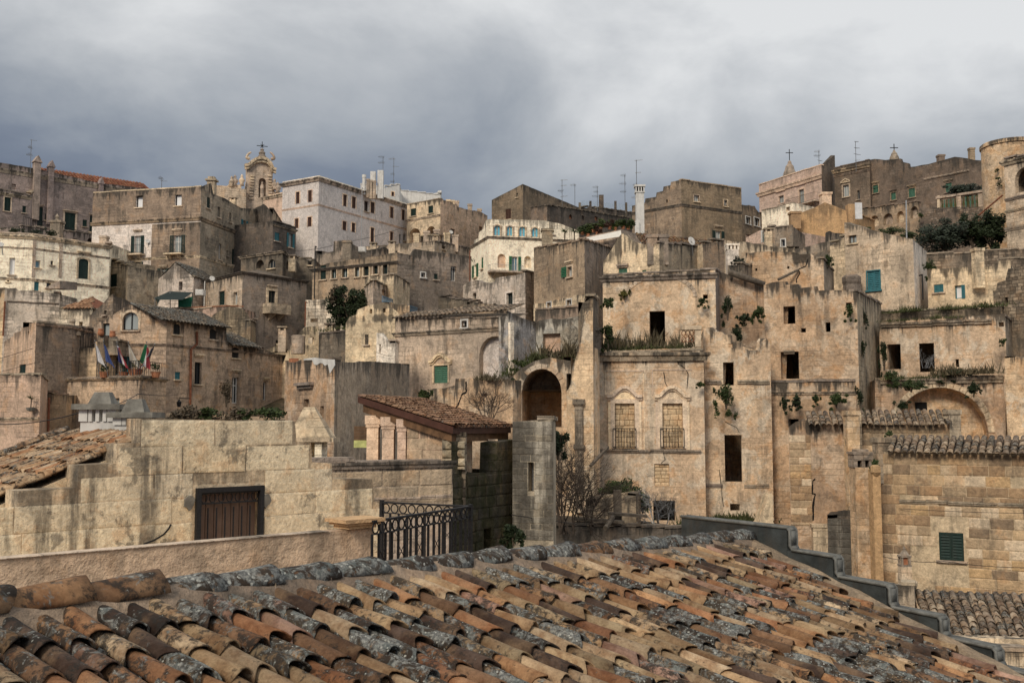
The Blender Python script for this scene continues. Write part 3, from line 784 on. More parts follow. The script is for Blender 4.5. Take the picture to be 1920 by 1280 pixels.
stone('rubble', (.33, .285, .225), (.24, .205, .165), blk=(.32, .2), joint=.8, con=.4, ochre=.2, dirt=.5, crust=.6)
stone('capstone', (.60, .44, .24), (.56, .40, .22), blk=None, ochre=.1, dirt=.05, crust=.0, scale=3, pits=.0)
stone('bedding', (.33, .27, .205), (.25, .205, .16), blk=None, ochre=.1, dirt=.4, crust=.0, scale=3.)
stone('soil', (.20, .16, .11), (.12, .105, .07), blk=None, ochre=.1, dirt=.5, crust=.0, lichen=.5)
for k_, c_ in dict(dgreen=(.014, .034, .028), green=(.035, .15, .075), midgreen=(.07, .17, .115), teal=(.045, .17, .20), brownsh=(.085, .042, .03), darksh=(.02, .02, .02), aqua=(.12, .40, .52), paint=(.62, .60, .56), frame=(.30, .28, .24), bluep=(.14, .26, .36)).items():
    plain(k_, c_, .6, var=.2, sc=9, dirt=.15)
plain('iron', (.022, .022, .024), .55, .3, var=.3, sc=30)
plain('greyiron', (.32, .33, .34), .55, .3)
plain('metal', (.22, .22, .22), .5, .7)
plain('flashing', (.06, .068, .068), .5, .3, var=.45, sc=3.5, bump=.02, dirt=.55)
plain('coping', (.15, .15, .137), .6, .2, var=.35, sc=12, bump=.01, dirt=.4)
plain('wood', (.15, .085, .045), .75, var=.4, sc=5, bump=.01)
plain('eave', (.085, .038, .026), .55, var=.25, sc=4)
plain('board', (.125, .082, .062), .6, var=.2, sc=4)
plain('oldwood', (.11, .09, .07), .85, var=.4, sc=6, bump=.01)
plain('bark', (.09, .07, .05), .9, var=.4)
plain('twig', (.065, .05, .04), .9, var=.4)
plain('terracotta', (.40, .17, .09), .8, var=.3)
plain('whitewash', (.66, .645, .61), .8, var=.12, sc=3, dirt=.22)
plain('sheet', (.70, .70, .70), .8, var=.15, sc=3, dirt=.15)
plain('concrete', (.20, .19, .165), .9, var=.35, sc=5, bump=.02, dirt=.4)
plain('rust', (.20, .075, .04), .8, var=.4)
plain('tarp', (.01, .022, .02), .7); plain('tarpgreen', (.02, .13, .075), .7)
plain('awning', (.66, .63, .57), .8, var=.08)
plain('curtain', (.82, .83, .84), .35, var=.06, sc=2)  # white panes: curtain and the sky's reflection put into one colour
plain('yellowcloth', (.60, .62, .25), .8)
plain('asphalt', (.06, .06, .058), .9)
for k_, c_ in dict(fl_white=(.66, .65, .66), fl_blue=(.06, .09, .24), fl_red=(.38, .06, .07), fl_green=(.04, .22, .10), fl_navy=(.03, .035, .12), fl_cream=(.5, .46, .4)).items(): plain(k_, c_, .8, var=.15)
g_ = G('glass'); MAT['glass'] = g_.done((.025, .03, .034), .08); g_.b.inputs['Specular IOR Level'].default_value = .6
g_ = G('paleglass'); MAT['paleglass'] = g_.done((.34, .38, .38), .12); g_.b.inputs['Specular IOR Level'].default_value = .6
g_ = G('aquaglass'); MAT['aquaglass'] = g_.done(g_.mix(g_.noise(g_.n('ShaderNodeNewGeometry').outputs['Position'], 1.2, 3), (.13, .45, .68), (.22, .6, .68)), .12); g_.b.inputs['Specular IOR Level'].default_value = .6
g_ = G('black'); MAT['black'] = g_.done((.008, .008, .008), .9)
tilemat('tile'); tilemat('tileattr', True)
leafmat('leaf', (.055, .075, .02), (.028, .045, .014)); leafmat('leafdark', (.018, .03, .012), (.03, .042, .016)); leafmat('olive', (.045, .058, .038), (.03, .04, .026))
leafmat('dry', (.14, .105, .07), (.085, .068, .045)); leafmat('grass', (.07, .085, .022), (.05, .055, .022)); leafmat('drygrass', (.15, .12, .07), (.09, .075, .045)); leafmat('leafyellow', (.16, .13, .03), (.06, .07, .02))
leafmat('brownleaf', (.07, .028, .018), (.045, .03, .018)); leafmat('lime_leaf', (.09, .115, .03), (.05, .07, .02))
INFILL = [(.62, .49, .33), (.57, .45, .30), (.66, .53, .37), (.53, .42, .28), (.68, .55, .38)]
GREYP = [(.42, .39, .345), (.34, .315, .275), (.38, .355, .31), (.29, .27, .235), (.45, .42, .37), (.36, .32, .26)]
STONEP = [(.47, .35, .22), (.36, .25, .15), (.54, .41, .26), (.31, .22, .14), (.44, .345, .24), (.60, .49, .36), (.26, .2, .145), (.52, .37, .20), (.64, .54, .42), (.40, .28, .17)]
TUFAP = [(.64, .56, .43), (.61, .54, .42), (.66, .59, .46), (.62, .53, .39), (.65, .57, .43), (.59, .53, .43)]
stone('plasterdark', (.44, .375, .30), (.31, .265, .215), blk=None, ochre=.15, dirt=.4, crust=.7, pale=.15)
stone('trimpale', (.70, .61, .49), (.60, .51, .40), blk=None, ochre=.15, dirt=.3, crust=.4)
stone('greybed', (.40, .37, .325), (.32, .295, .26), blk=None, ochre=.06, dirt=.4, crust=.4)
# ------------------------------------------------------------------ the hill under the town
mb = MB(); nx, ny = 60, 70
for j in range(ny + 1):
    y = -30 + j * j * .075 + j * 1.2
    for i in range(nx + 1):
        x = (i / nx - .5) * (120 + y * 2.2)
        z = terr(y) + noise.noise(Vector((x * .06, y * .06, 0))) * 1.2 + (noise.noise(Vector((x * .4, y * .4, 3))) * .25)
        mb.add([(x, y, z)], [])
for j in range(ny):
    for i in range(nx): a = j * (nx + 1) + i; mb.f.append((a, a + 1, a + nx + 2, a + nx + 1)); mb.mi.append(0)
o = mb.build('hillside', 'soil'); tag(o, None, None, kind='structure')
# ------------------------------------------------------------------ the near tiled roof
M2 = Vector((.82, -.57, 0)).normalized(); H2 = Vector((-M2.y, M2.x, 0)); TF = .30
L0 = Vector((-2.12, 4.2, -.645)) * 1.35
def on_roof(px, py):
    d = ray(px, py); a = d.z + TF * (d.x * M2.x + d.y * M2.y); t = (L0.z + TF * (L0.x * M2.x + L0.y * M2.y)) / a
    return d * t
FALL = Vector((M2.x, M2.y, -TF)).normalized(); RN = H2.cross(FALL); RN = RN if RN.z > 0 else -RN
RA, RB = on_roof(0, 1172), on_roof(1392, 1026)
RD = (RB - RA).normalized(); RA = RA - RD * 2.2
VB = on_roof(1905, 1290); VD = (VB - RB).normalized()
ST = RB + VD * 6
near = root('tiled_roof', 'near roof of mixed clay barrel tiles crusted with grey lichen', 'roof', L0 - Vector((0, 0, 3)))
def side(p, a, d): return (p.x - a.x) * d.y - (p.y - a.y) * d.x
def keep(p, q):
    if side(p, RA, RD) < -.2: return False                 # above the ridge
    m_ = (p + q) / 2
    if side(q, RB, VD) < .03 or side(p, RB, VD) < .03: return False
    c = ray_px(m_)
    return -160 < c[0] < 2050 and c[1] < 1420
def ray_px(p):
    fwd = p.y * math.cos(PIT) + p.z * math.sin(PIT); up = -p.y * math.sin(PIT) + p.z * math.cos(PIT)
    return 960 + FPX * p.x / fwd, 640 - FPX * up / fwd
print('ridge', RA, RB, (RB - RA).length)
PITCH, EXPO = .158, .30
o0 = RA - H2 * 4.0 - FALL * .2
NC = int(17 / PITCH); cnt = 0; TS = []
for c in range(NC):
    base = o0 + H2 * (PITCH * c)
    # start of this column on the ridge line
    den = FALL.x * RD.y - FALL.y * RD.x
    s0 = -side(base, RA, RD) / den
    ph = R.uniform(.0, .12)
    for r_ in range(18):
        p = base + FALL * (s0 + .02 + ph * .8 + EXPO * r_ + R.uniform(-.025, .025) + (R.uniform(0, .09) if R.random() < .08 else 0)) + H2 * R.uniform(-.012, .012)
        q = p + FALL * .38
        if not keep(p, q): continue
        a = R.gauss(0, .045); ay = (FALL + H2 * a + RN * R.uniform(.035, .065)).normalized(); ax = (H2 - ay * H2.dot(ay)).normalized(); az = ax.cross(ay)
        if az.z < 0: az = -az
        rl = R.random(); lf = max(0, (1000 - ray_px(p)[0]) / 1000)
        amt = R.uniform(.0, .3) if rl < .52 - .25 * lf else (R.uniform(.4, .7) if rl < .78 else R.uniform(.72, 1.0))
        TS.append((p.length, p + RN * (.046 + R.uniform(0, .01)), ax, ay, az, lum(R.choice(CLAYL), R.uniform(.65, 1.4) * (1 - .3 * lf)), amt, R.uniform(.83, .88)))  # clay darkens towards the left of the view, a vignette put into colour
TS.sort(key=lambda t: t[0])
for t in TS[:300]: tile_obj(near, *t[1:7], 'tile', True, t[7], slim=.86)
V = []; F = []; C = []          # the farther ones, joined
for t in TS[300:]:
    me = tmesh('tile', True, R.randrange(5)); k = len(V)
    for v_ in me.vertices: V.append(tuple(t[1] + (t[2] * v_.co.x * .86 + t[3] * v_.co.y + t[4] * v_.co.z) * t[7] - wloc(near))); C += [*t[5], t[6]]
    F += [tuple(i + k for i in p_.vertices) for p_ in me.polygons]
if V:
    me = bpy.data.meshes.new('joined_roof_tiles'); me.from_pydata(V, [], F); me.materials.append(MAT['tileattr']); me.attributes.new('tc', 'FLOAT_COLOR', 'POINT').data.foreach_set('color', C); me.shade_smooth(); o = link('joined_roof_tiles', me, near); o['kind'] = 'stuff'
cnt = len(TS)
print('near tiles', cnt)
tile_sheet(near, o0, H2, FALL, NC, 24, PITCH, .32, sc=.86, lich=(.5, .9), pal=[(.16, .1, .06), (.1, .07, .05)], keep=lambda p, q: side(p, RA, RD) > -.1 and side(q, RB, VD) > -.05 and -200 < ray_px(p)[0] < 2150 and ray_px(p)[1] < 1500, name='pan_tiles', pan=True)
mb = MB()      # boarding under the tiles, down to the eave beyond the picture
c4 = [RA - RN * .06, RB - RN * .06, ST - RN * .06, RA + (ST - RB) - RN * .06]
mb.add(c4 + [p - Vector((0, 0, .2)) for p in c4], [(0, 1, 2, 3), (4, 5, 6, 7), (0, 1, 5, 4), (1, 2, 6, 5), (2, 3, 7, 6), (3, 0, 4, 7)]); mb.build('roof_deck', 'bedding', near)
# mortar bed and ridge tiles
mb = MB(); nseg = 90; prof = []
RL = (RB - RA).length; side_v = Vector((-RD.y, RD.x, 0)).normalized(); side_v = side_v if side_v.y > 0 else -side_v
vs = []; fs = []
for i in range(nseg + 1):
    p = RA + RD * (RL * i / nseg); k = noise.noise(p * 3.1) * .03; k2 = noise.noise(p * 5 + Vector((9, 0, 0))) * .05
    for a, z in ((-.22 + k2, -.04 + k * .5), (-.16 + k, .04 + k), (-.07, .14 + k * .5), (.08, .14), (.18, .02), (.26, -.2)):
        vs.append(p + side_v * a + Vector((0, 0, z)))
for i in range(nseg):
    for j in range(5): a = i * 6 + j; fs.append((a, a + 1, a + 7, a + 6))
mb.add(vs, fs); mb.build('mortar_bed', 'bedding', near, True)
RP = .43; nr = int(RL / RP)
for i in range(nr + 1):
    p = RA + RD * (RL - RP * i) + Vector((0, 0, .075)) ; d = -RD; ay = (d + Vector((0, 0, -.05 + R.uniform(-.02, .02)))).normalized() * -1
    ay = -ay; ax = Vector((ay.y, -ay.x, 0)).normalized(); az = ax.cross(ay); az = az if az.z > 0 else -az
    ay2 = (RD + Vector((0, 0, .05))).normalized()
    px = ray_px(p)[0]
    am = R.uniform(.85, 1.) if px > 260 and R.random() > .15 else R.uniform(.4, .6)
    tile_obj(near, RA + RD * (RL - RP * i - .5) + Vector((0, 0, .07 + R.uniform(0, .015))), Vector((ay2.y, -ay2.x, 0)).normalized(), ay2, Vector((0, 0, 1)), lum(R.choice([(.36, .2, .1), (.3, .17, .09), (.4, .26, .15)]), .75), am, 'tile', True, 1.22 if px > 300 else 1.4, 'ridge_tile')
    mb = MB(); c = RA + RD * (RL - RP * i - .0) + Vector((0, 0, .05))
    mb2 = [c + Vector((ay2.y, -ay2.x, 0)).normalized() * (.12 * math.sin(t)) + Vector((0, 0, .108 * math.cos(t) + .0)) for t in [-1.5 + 3 * k / 8 for k in range(9)]]
    mb.tube(mb2, [R.uniform(.006, .014) for _ in range(9)], 5); mb.build('mortar_joint', 'bedding', near, True)
# verge mortar and the stepped, metal-clad gable parapet behind it
mb = MB(); n = 40; vs = []; fs = []
VL = 5.0; vs_side = Vector((VD.y, -VD.x, 0)).normalized(); vs_side = vs_side if vs_side.x > 0 else -vs_side
for i in range(n + 1):
    p = RB - VD * .15 + VD * (VL * i / n); k = noise.noise(p * 3.3) * .03
    for a, z in ((-.10 + k, .02), (-.02 + k, .11 + k), (.08, .12 + k), (.16, .06)): vs.append(p + vs_side * a + Vector((0, 0, z)))
for i in range(n):
    for j in range(3): a = i * 4 + j; fs.append((a, a + 1, a + 5, a + 4))
mb.add(vs, fs); mb.build('verge_mortar', 'bedding', near, True)
# steps: plane of the verge, shifted outwards
gp = root('stepped_parapet', 'stepped gable parapet clad in dark metal with pale rolled coping beside the near roof', 'parapet', RB - Vector((0, 0, 3)))
fv = Face(RB - VD * 1.2 + vs_side * .10, ST + vs_side * .10)
steps = [(1290, 972, 1466), (1466, 1030, 1552), (1552, 1082, 1652), (1652, 1140, 1748), (1748, 1197, 1850), (1850, 1256, 1960)]
prev = None
for k, (xa, yt, xb) in enumerate(steps):
    if k == 0: u0 = fv.uv(1391, yt)[0] - .0; 
    else: u0 = fv.uv(xa, yt + 30)[0]
    u1 = fv.uv(xb, yt + 30)[0]; v = fv.uv((xa + xb) / 2, yt + 8)[1]; vlo = v - 1.4
    if k == 0: u0 = 0.02
    if u1 < u0: u0, u1 = u1, u0
    mb = MB(); mb.box(fv.pt((u0 + u1) / 2, (v + vlo) / 2, -.12), fv.u * (u1 - u0) / 2, fv.n * .045, Vector((0, 0, (v - vlo) / 2))); mb.build('cladding_panel', 'flashing', gp)
    mb = MB(); pv = prev if prev is not None else v
    r_ = .04; path = [fv.pt(u0 + .005, pv - .03, -.12)] if prev is not None and pv > v else []
    path = [fv.pt(u0, max(pv - .02, v), -.12)] if prev is not None else []
    pts = ([fv.pt(u0 + .02, pv, -.12), fv.pt(u0 + .05, pv - .03, -.12), fv.pt(u0 + .05, v + .05, -.12), fv.pt(u0 + .08, v + .01, -.12)] if prev is not None else [fv.pt(u0, v, -.12)]) + [fv.pt(u1 + .02, v, -.12)]
    for o_ in (-.05, .05):
        mb.tube([p + fv.n * o_ for p in pts], .017, 6)
    for p, q in zip(pts, pts[1:]):
        d = (q - p); nn = d.cross(fv.n).normalized(); mb.box((p + q) / 2, d * .5, fv.n * .055, nn * .012)
    mb.build('coping', 'coping', gp, True); prev = v
# ------------------------------------------------------------------ rendered parapet and railing behind the ridge
Z0 = -1.16
def atz(px, py, z): d = ray(px, py); return d * (z / d.z)
pa, pb = atz(0, 1048, Z0), atz(700, 989, Z0); pd = (pb - pa).normalized(); pa = pa - pd * 1.5
pr = root('terrace_parapet', 'low rendered terrace parapet with thin white edge behind the near ridge', 'parapet', (pa + pb) / 2 - Vector((0, 0, 3)))
fp_ = Face(pa, pb); mb = MB(); tl = jag([(0, Z0), (fp_.L, Z0)], .3, .006); wall_slab(mb, fp_, tl, -4, [], .16, 0, 0); mb.add([fp_.pt(fp_.L, -4), fp_.pt(fp_.L, Z0), fp_.pt(fp_.L, Z0, -.16), fp_.pt(fp_.L, -4, -.16)], [(0, 1, 2, 3)]); mb.build('wall', 'parapet', pr)
mb = MB(); mb.box(fp_.pt(fp_.L / 2 - .3, Z0 + .004, -.07), fp_.u * (fp_.L / 2 - .32), fp_.n * .088, Vector((0, 0, .004))); mb.build('coping', 'limepale', pr)
mb = MB()
cpx = fp_.L - .2
for hw, zz0, zz1 in ((.19, .0, .04), (.23, .04, .07), (.27, .07, .11)): mb.box(fp_.pt(cpx, Z0 + (zz0 + zz1) / 2 + .012, -.08), fp_.u * hw, fp_.n * hw * .8, Vector((0, 0, (zz1 - zz0) / 2)))
cap_ = mb.build('post_cap', 'capstone', pr)
# wrought iron railing with a row of rings
rc0, rc1, rc2 = atz(698, 977, -1.07), atz(882, 949, -1.07), atz(716, 941, -1.07)
rl = root('iron_railing', 'black wrought iron terrace railing with a row of rings under the handrail', 'railing', rc1 - Vector((0, 0, 1)))
rl2 = root('iron_railing', 'black iron railing at the back of the terrace, ending at the stone wall', 'railing', rc2 - Vector((0, 0, 1)))
for a_, b_, rt in ((rc0, rc1, rl), (rc2, rc1, rl2)):
    f = Face(a_, b_) if (b_ - a_).x > 0 else Face(b_, a_)
    z = -1.07; n = int(f.L / .14)
    mb = MB(); mb.box(f.pt(f.L / 2, z, 0), f.u * f.L / 2, f.n * .022, Vector((0, 0, .012))); mb.build('handrail', 'iron', rt); mb = MB(); mb.box(f.pt(f.L / 2, z - .15, 0), f.u * f.L / 2, f.n * .012, Vector((0, 0, .006))); mb.box(f.pt(f.L / 2, z - 1.2, 0), f.u * f.L / 2, f.n * .012, Vector((0, 0, .008)))
    mb.build('foot_rail', 'iron', rt)
    for i in range(n + 1):
        u = f.L * i / n
        mb = MB(); mb.box(f.pt(u, z - .675, 0), f.u * .012, f.n * .012, Vector((0, 0, .525)))
        mb.build('baluster', 'iron', rt)
        if i < n:
            mb = MB(); c = f.pt(u + f.L / n / 2, z - .081, 0); rr = min(.062, f.L / n * .46)
            mb.tube([c + f.u * rr * math.cos(t) + Vector((0, 0, rr * math.sin(t))) for t in [2 * math.pi * k / 14 for k in range(15)]], .010, 5, cap=False); mb.build('ring', 'iron', rt)
            if i % 3 == 1:
                mb = MB(); q = f.L / n / 2 - .012; c = f.pt(u + f.L / n / 2, z - .40, 0)
                for s_ in (-1, 1): mb.tube([c - f.u * q - Vector((0, 0, .07 * s_)), c + f.u * q + Vector((0, 0, .07 * s_))], .006, 4)
                mb.build('crossbar', 'iron', rt)
    mb = MB(); mb.box(f.pt(f.L if rt is rl else 0, z - .62, 0), f.u * .025, f.n * .025, Vector((0, 0, .65))); mb.build('post', 'iron', rt)
mb = MB(); tp_ = [pa + Vector((0, 0, -.6)), pb + Vector((0, 0, -.6)), rc1 + Vector((1.2, 0, -.42)), rc1 + Vector((.6, 3, -.42)), rc2 + Vector((-5, 4.5, -.42))]
mb.add([Vector((p.x, p.y, -2.4)) for p in tp_] + [Vector((p.x, p.y, -8)) for p in tp_], [(0, 1, 2, 3, 4)] + [(i, (i + 1) % 5, (i + 1) % 5 + 5, i + 5) for i in range(5)])
o = mb.build('terrace', 'parapet'); tag(o, None, None, kind='structure')
# body of the house under the near roof
mb = MB(); q4 = [RA + side_v * .15, RB + side_v * .15, ST, RA + (ST - RB)]
mb.add([p - Vector((0, 0, .25)) for p in q4] + [Vector((p.x, p.y, -14)) for p in q4], [(0, 1, 5, 4), (1, 2, 6, 5), (2, 3, 7, 6), (3, 0, 4, 7)]); mb.build('wall', 'parapet', near)
# ------------------------------------------------------------------ coursed stone wall, left
B_ = P(715, 895, 17.5); A_ = None
wd = Vector((.705, .709, 0)); Pw = Vector((B_.x, B_.y, 0)) - wd * 7.6; fw = Face(Pw, Pw + wd * 7.6)
W1 = root('stone_wall', 'coursed wall of pitted yellowish tufa blocks with dark rain streaks and a barred window', 'wall', (Pw + wd * 3.8) - Vector((0, 0, 14)))
prof = [(-60, 960), (32, 958), (34, 920), (145, 914), (146, 872), (218, 868), (220, 832), (262, 830), (264, 784), (553, 790), (556, 828), (583, 830), (585, 866), (622, 868), (624, 897), (698, 898), (702, 940), (716, 942)]
tl = []
for x, y in prof:
    u, v = fw.uv(x, y)
    if tl and u <= tl[-1][0]: u = tl[-1][0] + .01
    tl.append((max(0, u), v))
tl[0] = (0, tl[0][1]); tl[-1] = (fw.L, tl[-1][1])
gw = fw.rect(365, 912, 491, 1040)
mb = MB(); wall_slab(mb, fw, tl, -14, [[(gw[0], gw[1]), (gw[2], gw[1]), (gw[2], gw[3]), (gw[0], gw[3])]], .45, 0, 0)
mb.add([fw.pt(fw.L, -14), fw.pt(fw.L, tl[-1][1]), fw.pt(fw.L, tl[-1][1], -.45), fw.pt(fw.L, -14, -.45)], [(0, 1, 2, 3)]); mb.build('wall', 'tufabed', W1)
masonry(W1, fw, .02, -3.2, fw.L - .01, fw.uv(400, 787)[1], .371, (.6, 1.3), TUFAP, 'tufa', holes=[(gw[0] - .04, gw[1], gw[2] + .04, gw[3] + .03)], top=tl, w=0, d=.012, gap=.007)
# barred window
gr = MB(); u0, v0, u1, v1 = gw
for a, b, c, d in ((u0, v0, u0 + .07, v1), (u1 - .07, v0, u1, v1), (u0 + .07, v1 - .07, u1 - .07, v1)): gr.box(fw.pt((a + c) / 2, (b + d) / 2, .02), fw.u * (c - a) / 2, fw.n * .045, Vector((0, 0, (d - b) / 2)))
gz = gr.build('window_grille', 'iron', W1)
nb = 7; ww = (u1 - u0 - .14) / nb
for i in range(nb):
    c = u0 + .07 + ww * (i + .5)
    if i:
        gr = MB(); gr.box(fw.pt(c - ww / 2, (v0 + v1 - .3) / 2, .0), fw.u * .008, fw.n * .008, Vector((0, 0, (v1 - v0 - .3) / 2))); gr.build('bar', 'iron', gz)
    gr = MB(); cc = fw.pt(c, v1 - .155, 0); rr = ww * .42
    gr.tube([cc + fw.u * rr * .85 * math.cos(t) + Vector((0, 0, rr * 1.15 * math.sin(t))) for t in [2 * math.pi * k / 14 for k in range(15)]], .008, 5, cap=False); gr.build('ring', 'iron', gz)
    gr = MB(); gr.box(fw.pt(c, (v0 + v1) / 2, -.1), fw.u * (ww / 2 - .006), fw.n * .02, Vector((0, 0, (v1 - v0) / 2))); gr.build('shutter_board', 'board', gz)
for zz_ in (v1 - .085, v1 - .235):
    gr = MB(); gr.box(fw.pt((u0 + u1) / 2, zz_, .0), fw.u * ((u1 - u0) / 2 - .07), fw.n * .01, Vector((0, 0, .012))); gr.build('rail', 'iron', gz)
for cx_, cy_ in ((354, 942), (497, 938)):      # cement patches beside the frame
    u, v = fw.uv(cx_, cy_); gr = MB(); pts = [fw.pt(u + .085 * math.cos(t) * R.uniform(.7, 1.2), v + .1 * math.sin(t) * R.uniform(.75, 1.2), .0) for t in [2 * math.pi * k / 12 for k in range(12)]]
    gr.prism(pts, fw.n * .035); gr.build('cement_patch', 'concrete', W1)
cb = [fw.pt(*fw.uv(266, 1019), .06), fw.pt(*fw.uv(285, 1012), .06), fw.pt(*fw.uv(304, 1001), .05), fw.pt(*fw.uv(315, 990), .03), fw.pt(*fw.uv(320, 983), .0)]
wire(cb, 'short black hose end sticking out of the tufa wall', .014, 'iron', 'hose')
# ------------------------------------------------------------------ tiled roof, left, behind that wall
ml = Vector((-.78, -.62, 0)).normalized(); tl_ = .42; hl = Vector((-ml.y, ml.x, 0))
L1 = fw.pt(*fw.uv(262, 834), -.28); fl = Vector((ml.x, ml.y, -tl_)).normalized(); al = Vector((hl.x, hl.y, 0)); al = al if al.y > 0 else -al
rt = root('tiled_roof', 'roof of pale orange barrel tiles behind the tufa wall at the left edge', 'roof', L1 - Vector((0, 0, 4)))
def keepl(p, q):
    return True
off = L1 - fl * .3 - al * .0
c0 = tile_field(rt, off + Vector((0, 0, .04)), al, fl, 19, 17, .215, .36, fine=True, sc=1.06, lich=(.1, .62), jit=1.8, pal=[(.50, .36, .22), (.46, .30, .17), (.42, .23, .12), (.38, .28, .18), (.52, .40, .27)])
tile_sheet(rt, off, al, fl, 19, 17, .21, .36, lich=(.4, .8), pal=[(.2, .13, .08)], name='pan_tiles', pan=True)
nn = al.cross(fl); nn = nn if nn.z > 0 else -nn
mb = MB(); q4 = [off - nn * .07, off + al * 4.1 - nn * .07, off + al * 4.1 + fl * 6.1 - nn * .07, off + fl * 6.1 - nn * .07]; mb.add(q4 + [Vector((p.x, p.y, -12)) for p in q4], [(0, 1, 2, 3), (0, 1, 5, 4), (1, 2, 6, 5), (2, 3, 7, 6), (3, 0, 4, 7)]); mb.build('wall', 'tufabed', rt)
for k in range(17):        # row of tiles laid across the far edge
    p = off + al * 4.0 + fl * (.02 + k * .36) + nn * .12; ay = (fl + nn * .06).normalized(); ax = al
    tile_obj(rt, p, ax, ay, nn, lum(R.choice([(.50, .36, .22), (.46, .30, .17), (.40, .28, .18)]), R.uniform(.85, 1.1)), R.uniform(.2, .7), 'tile', True, 1.1, 'verge_tile')
# ------------------------------------------------------------------ the town, from the skyline down to the near ruins
S = lambda c, **k: dict(c=c, **k)
BR = S('brownsh', sur=.08, trim='peach', sill=False)
# --- skyline, left
h = house('long_house', 'long mauve stone house under a low red roof at the left of the skyline', [(-70, 291, 104), (335, 362, 121)], 'mauve', {0: [
    ('shut', 70, 388, 80, 424, S('dgreen', ped='flat')), ('shut', 218, 405, 228, 428, S('dgreen', ped='flat')), ('niche', 22, 345, 30, 355, dict(d=.2)), ('shut', 121, 399, 141, 434, S('dgreen', ped='flat', sur=.2)), ('shut', 84, 401, 91, 413, S('dgreen')), ('shut', 155, 412, 163, 425, S('dgreen')), ('shut', 168, 405, 178, 435, S('dgreen', ped='flat'))]},
    tops={0: [(-70, 293), (62, 315), (100, 323), (180, 342), (230, 348), (335, 360)]}, deep=14, bands=[(0, 0, 300, .5, .1, 'grey')])
f = h.f[0]
mb = MB(); a = f.pt(f.uv(96, 322)[0], f.uv(96, 322)[1] - .9, -.5); b = f.pt(f.uv(300, 352)[0], f.uv(300, 352)[1] - .9, -.5); rr_ = (b - a).normalized(); dn = -(f.n * -1)
pk = Vector((0, 0, 2.2)) - f.n * 4
mb.add([a, b, b + pk, a + pk], [(0, 1, 2, 3)]); mb.build('red_roof', 'rust', h.root)
tile_sheet(h.root, a + pk, rr_, (-pk).normalized(), int((b - a).length / .4), 11, .4, .42, sc=1.7, pal=[(.30, .12, .07), (.26, .1, .065), (.33, .15, .09)], lich=(.0, .3), name='red_roof_tiles')
for x0, x1, y in ((60, 75, 297), (88, 100, 306), (184, 193, 338)):
    u0, _ = f.uv(x0, 330); u1, _ = f.uv(x1, 330); v = f.uv((x0 + x1) / 2, y)[1]; c = (u0 + u1) / 2; w_ = (u1 - u0) / 2
    mb = MB(); mb.box(f.pt(c, v - 3.2 - .5, .1), f.u * w_ * .8, f.n * .35, Vector((0, 0, 3.2))); q = [f.pt(c - w_ * 1.1, v - .5, -.3), f.pt(c + w_ * 1.1, v - .5, -.3), f.pt(c, v + .25, -.3)]; mb.prism(q, f.n * .85); mb.build('chimney', 'mauve', h.root)
h = house('annex_house', 'pinkish grey annex with a dark shuttered window at the left edge', [(-70, 340, 96), (57, 366, 101), (62, 362, 106)], 'mauve', {0: [('shut', 8, 370, 20, 396, S('dgreen', sur=.1)), ('shut', 42, 386, 49, 399, S('dgreen'))]}, bands=[(0, 0, 345, .3, .15, 'grey')])
h = house('terrace_wall', 'low arched terrace wall with iron railing below the mauve house', [(40, 424, 96), (185, 441, 106)], 'mauve', {0: [('niche', 130, 447, 152, 470, dict(arch=True, d=.6)), ('niche', 163, 446, 177, 470, dict(arch=True, d=.6))]}, cat='wall', deep=5)
railing(h.f[0], .3, h.z[0] - .1, h.f[0].L - .2, h.z[0] + 1.0, -.1, 'iron', h.root, .22, .02)
mb = MB(); c = P(106, 440, 94); mb.bx((c.x - .45, c.y - .4, c.z - 3), (c.x + .45, c.y + .4, c.z + 1.1)); mb.bx((c.x - .6, c.y - .5, c.z + 1.1), (c.x + .6, c.y + .5, c.z + 1.3)); mb.lathe((c.x, c.y, c.z + 1.3), [(.3, 0), (.12, .2), (.2, .4), (.02, .7)], 8)
o = mb.build('gate_pillar', 'grey'); tag(o, 'stone pillar with pointed finial in front of the mauve house', 'pillar')
# --- tall two-tone house
h = house('tall_house', 'tall two-tone house, brown upper storey over pale walls, with iron balconies', [(175, 362, 90.5), (378, 350, 88), (553, 428, 107)], 'white', {0: [
    ('glass', 255, 367, 268, 389, dict(glass='curtain', frame='darksh', d=-.22, plain=1)), ('glass', 328, 365, 341, 386, dict(glass='curtain', frame='darksh', d=-.22, plain=1)),
    ('open', 252, 442, 264, 478, S('dgreen', glass='paleglass', frame='paint', ped='flat', pv=.5, sill=False)), ('open', 326, 441, 340, 477, S('dgreen', glass='paleglass', frame='paint', ped='flat', pv=.5, sill=False)),
    ('open', 253, 491, 263, 520, S('dgreen', glass='glass', leaf=.25, sill=False, sur=.12)), ('open', 301, 503, 312, 530, S('dgreen', ped='flat', glass='paleglass', sill=False))],
    1: [('shut', 388, 370, 394, 391, S('dgreen')), ('glass', 408, 388, 413, 408, {}), ('glass', 430, 399, 434, 417, {}), ('glass', 410, 457, 415, 487, dict(frame='paint')), ('shut', 435, 467, 441, 497, S('dgreen')), ('glass', 425, 470, 428, 480, {}), ('open', 455, 413, 461, 432, S('teal', glass='paleglass')), ('open', 472, 420, 478, 439, S('teal', glass='paleglass'))]},
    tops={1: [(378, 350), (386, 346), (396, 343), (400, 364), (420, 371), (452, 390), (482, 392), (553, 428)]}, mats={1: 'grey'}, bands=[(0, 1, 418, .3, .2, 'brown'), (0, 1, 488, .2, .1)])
f = h.f[0]; mb = MB(); zt = f.uv(176, 420)[1]     # brown upper storey skin, 3 cm proud
tp_ = [(0.0, h.z[0] - .05), (f.L, h.z[1] - .05)]
